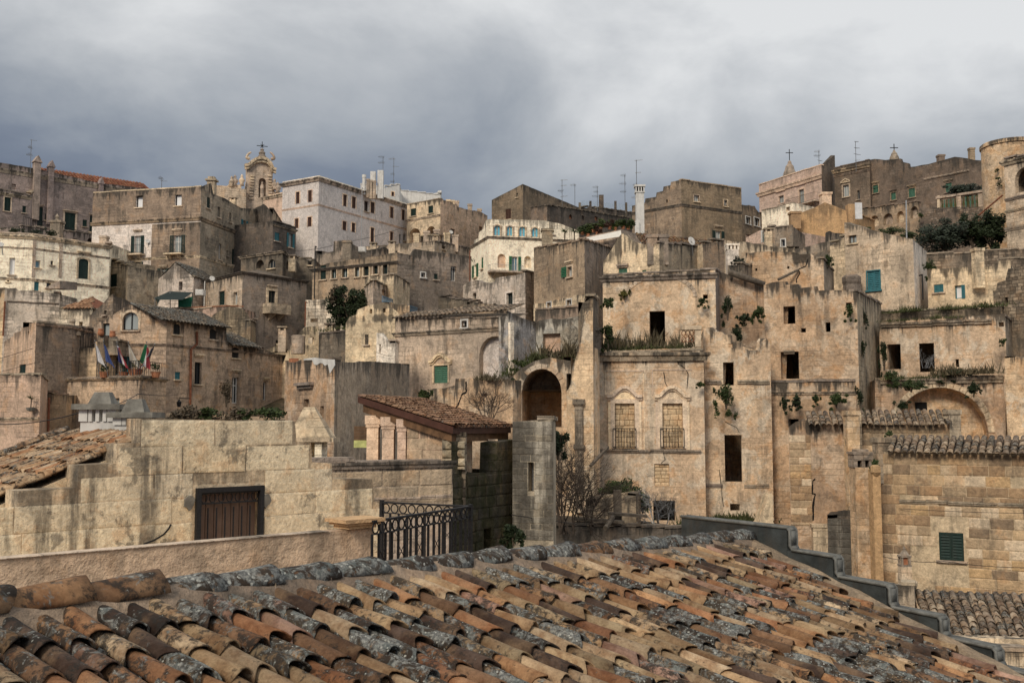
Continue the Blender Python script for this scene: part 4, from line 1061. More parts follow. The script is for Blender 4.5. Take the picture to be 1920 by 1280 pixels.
mb.prism([f.pt(0, zt, 0), f.pt(f.L, zt, 0), f.pt(f.L, h.z[1] - .02, 0), f.pt(0, h.z[0] - .02, 0)], f.n * .0)
u2 = f.uv(284, 470)[0]
mb = MB(); rects = [f.rect(255, 367, 268, 389), f.rect(328, 365, 341, 386)]
wall_slab(mb, Face(f.pt(0, 0, .04), f.pt(f.L, 0, .04)), jag([(0, h.z[0] + .02), (f.L, h.z[1] + .02)], .5, .04), zt, [[(a, b), (c, b), (c, d), (a, d)] for a, b, c, d in rects], .05, 0, 0); mb.build('brown_storey', 'brown', h.root)
hs = [f.rect(326, 441, 340, 477), f.rect(301, 503, 312, 530)]
mb = MB(); wall_slab(mb, Face(f.pt(u2, 0, .03), f.pt(f.L, 0, .03)), [(0, zt - .32), (f.L - u2, zt - .32)], zt - 8, [[(a - u2, b), (c - u2, b), (c - u2, d), (a - u2, d)] for a, b, c, d in hs], .04, 0, 0); mb.build('stone_facing', 'brown', h.root)
balcony(h, 0, 239, 462, 272, 477); balcony(h, 0, 314, 461, 347, 476); balcony(h, 0, 238, 508, 271, 522, mat='greyiron')
for x, y in ((397, 338),):
    c = P(x, y + 14, 93); mb = MB(); mb.bx((c.x - .35, c.y - .35, c.z - 1), (c.x + .35, c.y + .35, c.z + .6)); mb.bx((c.x - .5, c.y - .5, c.z + .6), (c.x + .5, c.y + .5, c.z + .75)); mb.bx((c.x - .3, c.y - .3, c.z + .75), (c.x + .3, c.y + .3, c.z + 1.0)); mb.build('chimney', 'grey', h.root)
# --- dark houses under the church
h = house('dark_gable_house', 'dark weathered house with a broken gable below the church', [(452, 392, 101), (512, 392, 96), (530, 420, 104)], 'dark', {0: [('open', 492, 426, 500, 454, S('teal', glass='paleglass')), ('glass', 468, 432, 475, 450, {})]}, tops={0: [(452, 404), (478, 390), (494, 382), (499, 385), (512, 402)]}, mats={1: 'grey'}, rough=.1)
balcony(h, 0, 486, 447, 506, 457)
h = house('small_dark_house', 'narrow dark stone house with pale window between teal shutters', [(512, 414, 92), (555, 427, 95)], 'dark', {0: [('shut', 515, 436, 524, 452, S('teal')), ('open', 541, 438, 548, 464, S('teal', glass='paleglass', frame='paint'))]}, bands=[(0, 0, 418, .2, .15, 'grey')], rough=.12)
h = house('loggia_house', 'low dark loggia with arched openings under the dark gabled houses', [(452, 484, 86), (530, 476, 83), (560, 490, 90)], 'dark', {0: [('niche', 480, 487, 495, 503, dict(arch=True, d=.5)), ('glass', 503, 486, 516, 503, dict(arch=True))], 1: [('niche', 537, 488, 543, 506, dict(arch=True)), ('niche', 547, 490, 553, 508, dict(arch=True))]}, bands=[(0, 1, 482, .2, .2, 'grey')])
h = house('rough_wall', 'rough grey back wall with iron downpipe right of the loggia', [(548, 482, 88), (592, 488, 88)], 'dark', {0: [('glass', 578, 478 + 12, 584, 497, {})]}, cat='wall', deep=6)
# --- the church
ch = House(); Yc = 118; fz = Face(P(400, 400, Yc), P(530, 400, Yc + 3)); ch.root = root('church', 'baroque church front with curved bell gable, statue niche and iron cross', 'church', fz.pt(fz.L / 2, 8)); ch.f = [fz]
q = lambda x, y: fz.uv(x, y)
outl = [(455, 396), (455, 372), (459, 362), (461, 350), (463, 335), (463, 312), (461, 309), (466, 305), (471, 302), (478, 297), (488, 296), (500, 298), (508, 305), (514, 316), (512, 322), (511, 335), (513, 350), (516, 362), (520, 372), (522, 396)]
niche = fz.rect(485, 334, 499, 372); hol = arc_top(*niche)
mb = MB(); op = [q(x, y) for x, y in outl]; tri = tessellate_polygon([[Vector((*p, 0)) for p in op], [Vector((*p, 0)) for p in hol]]); al_ = op + hol
mb.add([fz.pt(*p) for p in al_], [tuple(t) for t in tri]); mb.add([fz.pt(*p, -1.2) for p in op], [tuple(t) for t in tessellate_polygon([[Vector((*p, 0)) for p in op]])]); n = len(op)
mb.add([fz.pt(*p) for p in op] + [fz.pt(*p, -1.2) for p in op], [(i, (i + 1) % n, (i + 1) % n + n, i + n) for i in range(n)])
m_ = len(hol); mb.add([fz.pt(*p) for p in hol] + [fz.pt(*p, -.7) for p in hol], [(i, (i + 1) % m_, (i + 1) % m_ + m_, i + m_) for i in range(m_)] + [tuple(range(m_, 2 * m_))]); mb.build('bell_gable', 'limepale', ch.root)
mb = MB(); crv = [(459, 311), (466, 310), (472, 304), (480, 299), (490, 297.5), (500, 300), (507, 307), (511, 317), (517, 319)]
for (a, b), (c, d) in zip(crv, crv[1:]):
    A = fz.pt(*q(a, b), .15); B = fz.pt(*q(c, d), .15); dv = B - A; mb.box((A + B) / 2, dv * .54, fz.n * .35, dv.cross(fz.n).normalized() * .16); mb.box((A + B) / 2 - Vector((0, 0, .35)), dv * .54, fz.n * .2, dv.cross(fz.n).normalized() * .12)
mb.build('gable_cornice', 'limepale', ch.root)
for xs, dr in ((470, -1), (507, 1)):     # scrolls
    mb = MB(); u, v = q(xs, 303); pts = [fz.pt(u + dr * (.1 + .38 * math.sin(t)), v + .2 + .75 * t / 3 + .1 * math.cos(t * 2), -.1) for t in [3.6 * k / 9 for k in range(10)]]; mb.tube(pts, [.2, .19, .18, .16, .15, .14, .14, .13, .12, .08], 6); mb.build('scroll', 'limepale', ch.root, True)
for xs in ((468, 478), (501, 511)):
    for k in range(9):
        mb = MB(); t = k / 8; x = xs[0] + (xs[1] - xs[0]) * .5 + (-3 if xs[0] < 480 else 1) * t * 1.0; y = 330 + 42 * t; u, v = q(x, y); mb.box(fz.pt(u, v, .06), fz.u * .22, fz.n * .1, Vector((0, 0, .1))); mb.build('carved_drop', 'limepale', ch.root)
mb = MB(); u, v = q(492, 296); mb.lathe(fz.pt(u, v, -.4), [(.7, 0), (.5, .25), (.35, .5), (.42, .7), (.2, .95), (.25, 1.1), (.05, 1.25)], 8); mb.build('finial', 'grey', ch.root)
mb = MB(); t0 = fz.pt(u, v + 1.1, -.4); t1 = fz.pt(u, q(491, 264)[1], -.4); mb.tube([t0, t1], .045, 5); cc = t1 - Vector((0, 0, .55)); mb.tube([cc - fz.u * .65, cc + fz.u * .65], .045, 5)
for k in range(4): a = rad(45 + 90 * k); mb.tube([cc, cc + fz.u * .35 * math.cos(a) + Vector((0, 0, .35 * math.sin(a)))], .025, 4)
mb.lathe(t0 + Vector((0, 0, .55)), [(.02, -.12), (.13, 0), (.02, .12)], 8); mb.build('cross', 'iron', ch.root)
mb = MB(); u, v = niche[0] + (niche[2] - niche[0]) / 2, niche[1]; mb.lathe(fz.pt(u, v, -.35), [(.4, 0), (.4, .15), (.26, .2), (.3, .7), (.26, 1.2), (.3, 1.5), (.2, 1.72), (.1, 1.78), (.15, 1.95), (.13, 2.08), (.04, 2.15)], 8); mb.build('statue', 'limepale', ch.root, True)
mb = MB()          # body, left wing with ornate urns, right wing
def blk(x0, y0, x1, y1, w0, w1, m=mb):
    a, b, c, d = fz.rect(x0, y0, x1, y1); m.box(fz.pt((a + c) / 2, (b + d) / 2 - 3, (w0 + w1) / 2), fz.u * (c - a) / 2, fz.n * abs(w1 - w0) / 2, Vector((0, 0, (d - b) / 2 + 3)))
blk(402, 352, 425, 400, -3, -.2); blk(425, 358, 458, 400, -4, .6); blk(420, 356, 460, 361, -4, .9); blk(428, 347, 452, 357, -3, .3); blk(402, 348, 428, 353, -3.2, 0); mb.build('ornate_wing', 'limepale', ch.root)
mb = MB(); a = fz.pt(*q(402, 350), -3); b = fz.pt(*q(432, 335), -3); mb.prism([fz.pt(*q(402, 351), -3), fz.pt(*q(452, 351), -3), fz.pt(*q(440, 334), -3)], fz.n * -3); mb.build('wing_gable', 'limepale', ch.root)
for x, y, s_ in ((434, 347, 1.), (440, 345, 1.1), (453, 344, 1.0), (514, 352, 1.0), (520, 358, 1.2)):
    mb = MB(); u, v = q(x, y); mb.lathe(fz.pt(u, v - .3, .2), [(.3 * s_, 0), (.2 * s_, .25), (.38 * s_, .55), (.3 * s_, .8), (.12 * s_, .95), (.2 * s_, 1.1), (.05, 1.35)], 8); mb.build('urn', 'limepale', ch.root, True)
h = house('church_annex', 'plain pale annex between the church gable and the grey block', [(494, 372, 112), (531, 362, 110)], 'peach', rough=.02, bands=[(0, 0, 372, .3, .2)], deep=10, cat='building')
# --- the grey block
L_ = [('shut', 555, 360, 562, 382, BR), ('shut', 578, 357, 585, 379, BR), ('shut', 553, 410, 560, 428, BR), ('shut', 577, 407, 584.5, 425, BR)]
R_ = [('shut', *r, BR) for r in ((643, 365, 650, 387), (659.5, 369, 667, 391), (694.5, 379, 702, 400), (731, 388, 737.5, 409), (753, 393, 759, 413), (642, 415, 649.5, 432), (659, 418, 666, 435.5), (694.5, 427, 701.5, 454), (731, 434.5, 737, 461))] + [('glass', 683, 377, 691, 397, dict(glass='glass', frame='brownsh')), ('glass', 748, 439, 751.5, 457, {}), ('glass', 756, 439, 761, 452, {})]
h = house('grey_block', 'large plain grey rendered block with brown shutters and white flues on its roof', [(530, 343, 102.2), (598, 331, 99.5), (764, 384, 112.3)], 'palegrey', {0: L_, 1: R_}, rough=.015, bands=[(0, 1, 346, .35, .28, 'limepale'), (0, 1, 394, .18, .05, 'peach')], cat='building')
def onz(px, py, Y): p = P(px, py, Y); return p
def stack(parent, px, y0, y1, Y, w_, mat, cap=True, name='chimney', round_=False, d_=None):
    b = P(px, y1, Y); t = P(px, y0, Y).z; mb = MB(); d_ = d_ or w_
    if round_: mb.lathe((b.x, b.y, b.z - 1), [(w_, 0), (w_, t - b.z + .7), (w_ * 1.25, t - b.z + .7), (w_ * 1.25, t - b.z + 1)], 10)
    else:
        mb.bx((b.x - w_, b.y - d_, b.z - 1.2), (b.x + w_, b.y + d_, t - .2)); 
        if cap: mb.bx((b.x - w_ * 1.18, b.y - d_ * 1.18, t - .2), (b.x + w_ * 1.18, b.y + d_ * 1.18, t))
    return mb.build(name, mat, parent)
Hg = h
for x, y0, y1, w_, m in ((699.5, 319, 345, .27, 'whitewash'), (713.5, 317, 352, .3, 'whitewash')): stack(h.root, x, y0, y1, 106, w_, m, False)
for x, y0, y1, w_, m in ((682.5, 328, 348, .18, 'whitewash'), (690, 336, 350, .16, 'limepale'), (695, 338, 352, .16, 'limepale'), (702, 339, 352, .16, 'limepale')): stack(h.root, x, y0, y1, 105.5, w_, m, True, round_=x == 682.5)
h = house('roof_room', 'white rooftop room behind the grey block cornice', [(676, 345, 116), (722, 352, 117), (749, 346, 118), (752, 362, 120)], 'whitewash', {1: [('shut', 734, 360, 739, 368, BR)]}, rough=.02, deep=6, base=19)
h = house('white_parapet_house', 'long whitewashed roof parapet right of the white rooftop room', [(749, 358, 121), (826, 366, 121), (828, 362, 124)], 'whitewash', rough=.04, deep=6, base=18)
# --- arcade house right of it
h = house('arcade_house', 'brown stone house with green shutters over two big blind arches', [(763, 384, 111), (826, 372, 108), (914, 404, 117)], 'limepale', {0: [('shut', 770, 391, 780, 405, S('dgreen')), ('shut', 803, 386, 812, 400, S('dgreen')), ('niche', 767, 428, 788, 462, dict(arch=True, d=1.2)), ('niche', 800, 424, 816, 455, dict(arch=True, d=1.2))], 1: [('glass', 845, 429, 853, 450, {}), ('niche', 898, 425, 905, 440, dict(d=.3))]}, tops={1: [(826, 372), (845, 378), (860, 388), (880, 393), (900, 396), (914, 404)]}, mats={1: 'pinkish'}, bands=[(0, 0, 413, .2, .12)], rough=.08)
for x, y0, y1 in ((841, 375, 385), (848, 376, 430), (856, 377, 432), (881, 383, 400), (899, 392, 405)): stack(h.root, x, y0, y1, 110.5 + (x - 840) * .1, .24, 'limepale')
h = house('terrace_house', 'low pale terrace with stubby pillars in front of the blind arches', [(778, 446, 104), (818, 440, 101), (858, 452, 110)], 'limepale', {0: [('glass', 794, 457, 801, 467, {})], 1: []}, rough=.05)
for x, y in ((781, 438), (800, 434), (819, 431), (838, 437), (854, 441)): stack(h.root, x, y, y + 10, 102.5, .3, 'limepale')
h = house('low_terrace_house', 'low stone outbuilding on the terrace edge under the arcade house', [(815, 452, 98), (900, 470, 108)], 'limepale', {0: [('glass', 829, 461, 835, 468, {})]}, rough=.1)
# --- gabled brown house and the low dark house in front
h = house('brown_gable_house', 'tall brown house with one steep roof slope on the skyline', [(922, 375, 109), (980, 345, 106), (1086, 389, 116)], 'darkbrown', {0: [('shut', 948, 392, 958, 411, S('brownsh')), ('glass', 968, 362, 971, 370, {})]}, roof='slope', rough=.02, lip=.1)
h = house('low_dark_house', 'low dark stone house with small bricked-up windows below the brown gable', [(995, 390, 100), (1026, 385, 97), (1184, 410, 112)], 'dark', {0: [], 1: [('niche', 1067, 402, 1073, 411, dict(m='terracotta', d=.15, arch=True)), ('niche', 1090, 404, 1096, 413, dict(d=.15, arch=True)), ('niche', 1115, 406, 1121, 414, dict(m='terracotta', d=.15))]}, mats={0: 'brown'}, rough=.05)
h = house('roof_terrace', 'dark roof terrace with stone posts and glass screens left of the white flue', [(1085, 389, 117), (1130, 391, 115), (1190, 400, 120)], 'dark', rough=.04, base=16, deep=6, cat='building')
for x, y0, y1, w_ in ((1087, 377, 392, .13), (1107, 374, 392, .13), (1127.5, 363, 398, .26), (1154, 374, 396, .13), (1174, 377, 398, .13)): stack(h.root, x, y0, y1, 116, w_, 'dark', False, 'post')
mb = MB(); a = P(1089, 388, 117.5); b = P(1190, 396, 121); mb.box((a + b) / 2 + Vector((0, 0, .3)), (b - a) / 2, (0, .01, 0), (0, 0, .45))
g_ = G('screen'); g_.b.inputs['Transmission Weight'].default_value = .9; MAT['screen'] = g_.done((.8, .85, .88), .05); mb.build('glass_screen', 'screen', h.root)
# --- the keep-like brown block
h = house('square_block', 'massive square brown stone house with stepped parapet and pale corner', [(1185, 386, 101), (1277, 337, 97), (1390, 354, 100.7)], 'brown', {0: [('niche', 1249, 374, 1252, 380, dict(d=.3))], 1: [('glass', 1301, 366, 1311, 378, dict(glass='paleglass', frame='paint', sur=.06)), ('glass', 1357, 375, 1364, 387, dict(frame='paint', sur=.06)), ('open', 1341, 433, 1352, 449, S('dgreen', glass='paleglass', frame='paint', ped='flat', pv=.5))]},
    tops={0: [(1185, 386), (1209, 380), (1210, 372), (1230, 369), (1231, 361), (1243, 358), (1244, 350), (1257, 347), (1258, 341), (1277, 337)]}, mats={1: 'darkbrown'}, rough=.03, bands=[(0, 1, 398, .25, .1, 'dark')])
h = house('block_annex', 'brown stone annex with two white framed windows right of the square block', [(1388, 383, 104), (1432, 398, 108)], 'darkbrown', {0: [('glass', 1398, 407, 1407, 420, dict(frame='paint', sur=.09, trim='paint')), ('glass', 1414, 409, 1424, 424, dict(frame='paint', sur=.09, trim='paint'))]}, tops={0: [(1388, 383), (1415, 386), (1418, 392), (1425, 400), (1432, 410)]}, rough=.08)
# tall white flue
c = P(1200, 437, 93); t = P(1200, 349, 93).z; fl_ = root('flue', 'tall slender white chimney flue with pierced head on the skyline', 'chimney', (c.x, c.y, c.z - 1.5)); mb = MB()
mb.bx((c.x - .37, c.y - .35, c.z - 1.5), (c.x + .37, c.y + .35, t - .6)); mb.build('shaft', 'whitewash', fl_)
mb = MB(); mb.bx((c.x - .5, c.y - .46, t - .12), (c.x + .5, c.y + .46, t + .05)); mb.bx((c.x - .45, c.y - .42, t - .68), (c.x + .45, c.y + .42, t - .58))
for sx in (-.36, -.12, .12, .36):
    mb.bx((c.x + sx - .05, c.y - .38, t - .58), (c.x + sx + .05, c.y - .28, t - .12)); mb.bx((c.x + sx - .05, c.y + .28, t - .58), (c.x + sx + .05, c.y + .38, t - .12))
mb.build('flue_head', 'whitewash', fl_); mb = MB(); mb.bx((c.x - .3, c.y - .27, t - .58), (c.x + .3, c.y + .27, t - .13)); mb.build('black_core', 'black', fl_)  # solid black block fills the flue head behind its bars
mb = MB(); mb.bx((c.x - .52, c.y - .55, c.z - 1.5), (c.x - .1, c.y - .36, c.z + .9)); mb.prism([Vector((c.x - .55, c.y - .56, c.z + .9)), Vector((c.x - .08, c.y - .56, c.z + .9)), Vector((c.x - .3, c.y - .56, c.z + 1.3))], (0, .2, 0)); mb.build('niche_front', 'whitewash', fl_)
# --- skyline, right
h = house('peach_palazzo', 'long peach palazzo front with two pedimented windows', [(1423, 347, 117), (1540, 309, 108), (1566, 318, 112)], 'peach', {0: [('glass', 1460, 367, 1470, 381, S('dgreen', ped='tri', pv=.6, sur=.14, trim='peach', glass='paleglass')), ('glass', 1498, 355, 1508, 384, S('dgreen', ped='tri', pv=.6, sur=.14, trim='peach', glass='paleglass'))]}, tops={1: [(1540, 309), (1550, 302), (1575, 298)]}, mats={1: 'darkbrown'}, rough=.02, bands=[(0, 0, 360, .5, .3, 'peach')], cat='building')
balcony(h, 0, 1483, 369, 1539, 383, out=.9)
h = house('brown_palazzo', 'brown palazzo with a single pedimented window on the skyline', [(1564, 316, 110), (1630, 300, 107), (1634, 306, 108)], 'darkbrown', {0: [('glass', 1581, 347, 1592, 369, dict(ped='tri', pv=.35, sur=.16, frame='paint', glass='paleglass')), ('glass', 1607, 357, 1612, 374, {})]}, bands=[(0, 0, 318, .4, .25, 'brown'), (0, 0, 328, .2, .12, 'brown')], cat='building')
GS = S('midgreen', sur=.07, ped='flat', pv=.3, trim='brown')
h = house('long_brown_palazzo', 'long brown stone range with green shutters left of the round tower', [(1629, 300, 108), (1850, 306, 98), (1852, 312, 100)], 'darkbrown', {0: [('shut', 1637, 347, 1647, 362, GS), ('shut', 1671, 361, 1680, 375, GS), ('shut', 1704, 353, 1716, 370, GS), ('shut', 1773, 343, 1785, 360, GS)]},
    tops={0: [(1629, 300), (1640, 298), (1660, 300), (1688, 297), (1690, 303), (1704, 306), (1705, 313), (1740, 308), (1765, 301), (1790, 294), (1815, 297), (1850, 303)]}, rough=.06, cat='building', bands=[])
ledge(h, 0, 1733, 1818, 327, .15, .2, 'limepale')
stack(h.root, 1764, 291, 306, 106, .32, 'brown'); stack(h.root, 1822, 278, 302, 104, .26, 'brown')
for x, y0, yb, Yd, lab, w_ in ((1481, 280, 330, 122, 'carved stone lantern with iron cross behind the peach palazzo', .85), (1677, 270, 299, 111, 'small stone roof turret with iron cross above the brown range', .55)):
    b = P(x, yb, Yd); t = P(x, y0, Yd).z; o = root('roof_lantern', lab, 'finial', b - Vector((0, 0, 1.5))); k = (t - b.z); mb = MB()
    mb.lathe((b.x, b.y, b.z - 1.5), [(w_, 0), (w_, 1.6), (w_ * .85, 1.6 + k * .12), (w_ * .7, 1.6 + k * .2), (w_ * .6, 1.6 + k * .32), (w_ * .3, 1.6 + k * .42), (w_ * .25, 1.6 + k * .5), (.05, 1.6 + k * .55)], 8); mb.build('stone_cap', 'grey', o)
    mb = MB(); top_ = Vector((b.x, b.y, t)); mb.tube([Vector((b.x, b.y, b.z + k * .5)), top_], .05, 5); mb.tube([top_ + Vector((-.45, 0, -.45)), top_ + Vector((.45, 0, -.45))], .05, 5); mb.build('cross', 'iron', o)
h = house('arcaded_wall', 'retaining wall with blind arches and a green glazed balustrade', [(1612, 392, 96), (1722, 378, 90), (1852, 384, 86)], 'brown', {0: [('niche', 1631, 404, 1648, 425, dict(arch=True, d=.35, m='limepale')), ('niche', 1656, 400, 1674, 421, dict(arch=True, d=.35, m='limepale')), ('niche', 1681, 396, 1695, 417, dict(arch=True, d=.35, m='limepale')), ('niche', 1707, 387, 1721, 409, dict(arch=True, d=.35, m='limepale'))]}, tops={1: [(1722, 380), (1755, 389), (1852, 387)]}, cat='wall', rough=.06, mats={1: 'rubble'}, deep=8)
f = h.f[1]
for x0, x1 in ((1757, 1762), (1793, 1802), (1834, 1843)):
    a, b, c, d = f.rect(x0, 367 if x0 < 1800 else 363, x1, 392); mb = MB(); mb.box(f.pt((a + c) / 2, (b + d) / 2, -.2), f.u * (c - a) / 2, f.n * .2, Vector((0, 0, (d - b) / 2))); mb.build('pier', 'limepale', h.root)
a, b, c, d = f.rect(1755, 366, 1848, 392); mb = MB(); mb.box(f.pt((a + c) / 2, d + .08, -.2), f.u * (c - a) / 2, f.n * .26, Vector((0, 0, .1))); mb.build('balustrade_rail', 'limepale', h.root)
for x0, x1 in ((1763, 1792), (1803, 1833)):
    for k in range(7):
        u, v = f.uv(x0 + (x1 - x0) * (k + .5) / 7, 380); mb = MB(); mb.lathe(f.pt(u, b - .1, -.2), [(.07, 0), (.07, .12), (.03, .3), (.085, .6), (.03, .95), (.07, 1.15)], 6); mb.build('baluster', 'midgreen' if k % 2 else 'leafyellow', h.root, True)
# round tower
c = P(1893, 285, 84); rr_ = 50 / FPX * 84; zt = P(1893, 270, 84).z; tw = root('round_tower', 'round ochre stone tower rising at the right of the skyline', 'tower', (c.x, c.y, 0)); mb = MB(); n = 28; vs = []; fs = []; uv_ = []; dt_ = []
for k, z in enumerate((0, zt - 1.0, zt - .35, zt - .35, zt - .1, zt)):
    r_ = rr_ * (1 if k < 3 else 1.05 if k < 5 else 1.0)
    for j in range(n + 1): t_ = 2 * math.pi * j / n; vs.append((c.x + r_ * math.cos(t_), c.y + r_ * math.sin(t_), z)); uv_.append((t_ * rr_, z)); dt_.append(max(0, zt - z))
for k in range(5):
    for j in range(n): a = k * (n + 1) + j; fs.append((a, a + 1, a + n + 2, a + n + 1))
fs.append(tuple(5 * (n + 1) + j for j in range(n))); mb.add(vs, fs, uv_, dt_); mb.build('wall', 'limewarm', tw)
h = house('gate_tower', 'square stone bastion with dark arched opening at the right edge', [(1882, 298, 76), (1990, 280, 72)], 'limepale', {0: [('void', 1903, 312, 1945, 358, dict(arch=True))]}, bands=[(0, 0, 300, .35, .25, 'grey')], deep=7, mats={}, cat='tower', rough=.1); ledge(h, 0, 1884, 1985, 362, .2, .15, 'grey'); ledge(h, 0, 1884, 1985, 385, .2, .1, 'grey'); ledge(h, 0, 1884, 1985, 418, .3, .08, 'grey')
h = house('garden_wall', 'rubble garden wall under the dark trees at the right', [(1728, 478, 72), (1890, 468, 70), (1990, 470, 68)], 'rubble', cat='wall', rough=.15, deep=9)
# --- houses below the palazzi
h = house('ochre_house', 'plain ochre rendered house with low gable and corner flue', [(1485, 402, 90), (1606, 402, 86), (1640, 415, 92)], 'ochrewall', {0: []}, tops={0: [(1485, 402), (1498, 400), (1530, 388), (1546, 379), (1570, 388), (1606, 404)]}, rough=.015)
stack(h.root, 1548, 362, 382, 89.5, .42, 'peach'); stack(h.root, 1490, 398, 405, 88.5, .42, 'ochrewall'); stack(h.root, 1597, 380, 406, 86.5, .4, 'ochrewall', False)
mb = MB(); a = P(1603, 380, 85); mb.bx((a.x, a.y, a.z - 1.4), (a.x + .6, a.y + .05, a.z)); o = mb.build('metal_sheet', 'sheet'); tag(o, 'pale upright metal sheet beside the ochre house flue', 'sheet')
h = house('pale_low_house', 'low whitewashed house left of the ochre house', [(1428, 395, 98), (1488, 380, 95)], 'white', {0: [('niche', 1474, 388, 1481, 397, dict(d=.3))]}, rough=.04, deep=6)
h = house('grey_annex', 'small grey stone house with one white framed window left of the ochre house', [(1438, 425, 82), (1486, 424, 81)], 'grey', {0: [('glass', 1465, 449, 1472, 462, dict(frame='paint', sur=.09, trim='paint'))]}, rough=.08)
h = house('peach_annex', 'small peach house with teal door framed in white', [(1398, 440, 84), (1444, 424, 82)], 'peach', {0: [('shut', 1430, 434, 1438, 454, S('teal', sur=.14, trim='paint', sill=False))]}, tops={0: [(1398, 446), (1420, 434), (1444, 424)]})
h = house('shed_house', 'ruined grey lean-to with railing right under the ochre house', [(1486, 462, 78), (1556, 448, 76), (1586, 452, 80)], 'grey', {0: [('niche', 1569 - 0, 445, 1574, 458, {})] if False else []}, tops={0: [(1486, 466), (1520, 460), (1553, 452), (1554, 434), (1556, 433)], 1: [(1556, 433), (1570, 436), (1586, 438)]}, rough=.1)
h = house('sloping_house', 'pale limestone house with sloping parapet and one teal shutter', [(1583, 417, 66), (1712, 448, 63), (1742, 476, 74)], 'limepale', {0: [('glass', 1591, 441, 1606, 456, dict(glass='paleglass', frame='oldwood')), ('shut', 1626, 508, 1650, 544, S('teal', sur=.06, trim='teal', sill=True))]}, roof='slope', rough=.06, mats={1: 'white'})
f = h.f[0]; mb = MB(); u, v = f.uv(1608, 540); mb.lathe(f.pt(u, v - 2.6, .9), [(.5, 0), (.5, 2.0), (.62, 2.3), (.55, 2.7), (.62, 2.9), (.62, 3.2), (.4, 3.35)], 10); o = mb.build('chimney_pot', 'grey'); tag(o, 'stubby round stone chimney in front of the teal shuttered house', 'chimney')
h = house('ledge_house', 'pale gable wall strip left of the sloping limestone house', [(1556, 462, 69), (1588, 440, 68)], 'limepale', rough=.06, deep=5)
h = house('teal_window_house', 'low pale stone house with teal window and door below the trees', [(1738, 500, 66), (1826, 503, 64), (1895, 498, 63)], 'limepale', {0: [('shut', 1751, 533, 1769, 548, S('teal')), ('open', 1790, 535, 1803, 560, S('teal', glass='curtain', sides=(1,), frame='teal', sill=False))], 1: []}, tops={0: [(1738, 504), (1826, 500)], 1: [(1826, 500), (1870, 497), (1872, 488), (1895, 486)]}, rough=.06)
stack(h.root, 1834, 466, 505, 63.5, .28, 'limepale', True); f = h.f[0]
h = house('rubble_house', 'half collapsed rubble house at the right edge below the bastion', [(1862, 545, 60), (1990, 520, 57)], 'rubble', {0: [('void', 1884, 557, 1890, 570, {})]}, tops={0: [(1862, 548), (1868, 543), (1870, 528), (1885, 524), (1890, 500), (1930, 495), (1990, 480)]}, rough=.25, deep=6)
h = house('bulging_wall', 'weathered retaining wall at the right edge with bulging stones', [(1872, 486, 66), (1990, 478, 64)], 'rubble', cat='wall', rough=.15, deep=5)
# --- middle: broken houses between
h = house('crack_house', 'broken house front with a long crack and a leaning beam', [(1398, 474, 61), (1544, 486, 59), (1563, 508, 66)], 'limewarm', {0: [('void', 1416, 503, 1420, 508, {}), ('void', 1476, 499, 1480, 504, {})]}, tops={0: [(1398, 476), (1420, 472), (1486, 470), (1500, 476), (1520, 474), (1532, 484), (1544, 486)]}, mats={1: 'grey'}, rough=.12)
f = h.f[0]
mb = MB(); pts = [f.uv(x, y) for x, y in ((1515, 486), (1511, 499), (1497, 505), (1500, 512), (1493, 524), (1494, 530))]
for (a, b), (c, d) in zip(pts, pts[1:]): A = f.pt(a, b, .006); B = f.pt(c, d, .006); dv = B - A; mb.box((A + B) / 2, dv / 2, f.n * .008, dv.cross(f.n).normalized() * .03)
mb.build('crack', 'black', h.root)
mb = MB(); mb.tube([f.pt(*f.uv(1467, 529), 1.2), f.pt(*f.uv(1498, 506), .1)], [.09, .07], 6); o = mb.build('leaning_beam', 'oldwood'); tag(o, 'grey timber beam leaning against the cracked house front', 'beam')
h = house('chimney_house', 'grey plastered wall house with a pale pierced chimney', [(1318, 458, 65), (1358, 450, 66), (1490, 462, 70)], 'limepale', {0: []}, rough=.1, mats={0: 'brown'}, tops={1: [(1358, 450), (1400, 452), (1440, 460), (1490, 466)]})
b = P(1373, 495, 62); t = P(1373, 458, 62).z; cp = root('chimney', 'pale square chimney pierced by three slots, with a shrub at its foot', 'chimney', b - Vector((0, 0, 1))); mb = MB(); mb.bx((b.x - .34, b.y - .3, b.z - 3.5), (b.x + .34, b.y + .3, t - .36)); mb.build('shaft', 'white', cp)
mb = MB(); mb.bx((b.x - .4, b.y - .36, t - .12), (b.x + .4, b.y + .36, t)); 
for sx in (-.32, -.11, .11, .32): mb.bx((b.x + sx - .06, b.y - .32, t - .36), (b.x + sx + .06, b.y + .32, t - .12))
mb.build('pierced_head', 'white', cp)
mb = MB(); mb.bx((b.x - .28, b.y - .05, t - .36), (b.x + .28, b.y + .05, t - .121)); mb.build('black_core', 'black', cp)  # flat black block set inside the pierced head
h = house('stub_house', 'squat grey stone stub with shrub growing on top', [(1364, 497, 60), (1390, 494, 59), (1411, 498, 61)], 'grey', rough=.1, deep=4)
h = house('beam_house', 'roofless house end with a fallen trunk beam across it', [(1340, 506, 58), (1432, 540, 58)], 'limewarm', tops={0: [(1340, 506), (1362, 512), (1366, 515), (1386, 522), (1410, 520), (1425, 528), (1432, 530)]}, rough=.15, deep=6)
f = h.f[0]; mb = MB(); mb.tube([f.pt(*f.uv(1364, 513), .5), f.pt(*f.uv(1398, 525), .5), f.pt(*f.uv(1430, 535), .4)], [.17, .19, .16], 8); o = mb.build('fallen_beam', 'oldwood', smooth=True); tag(o, 'thick rotten trunk beam lying across the roofless house', 'beam')
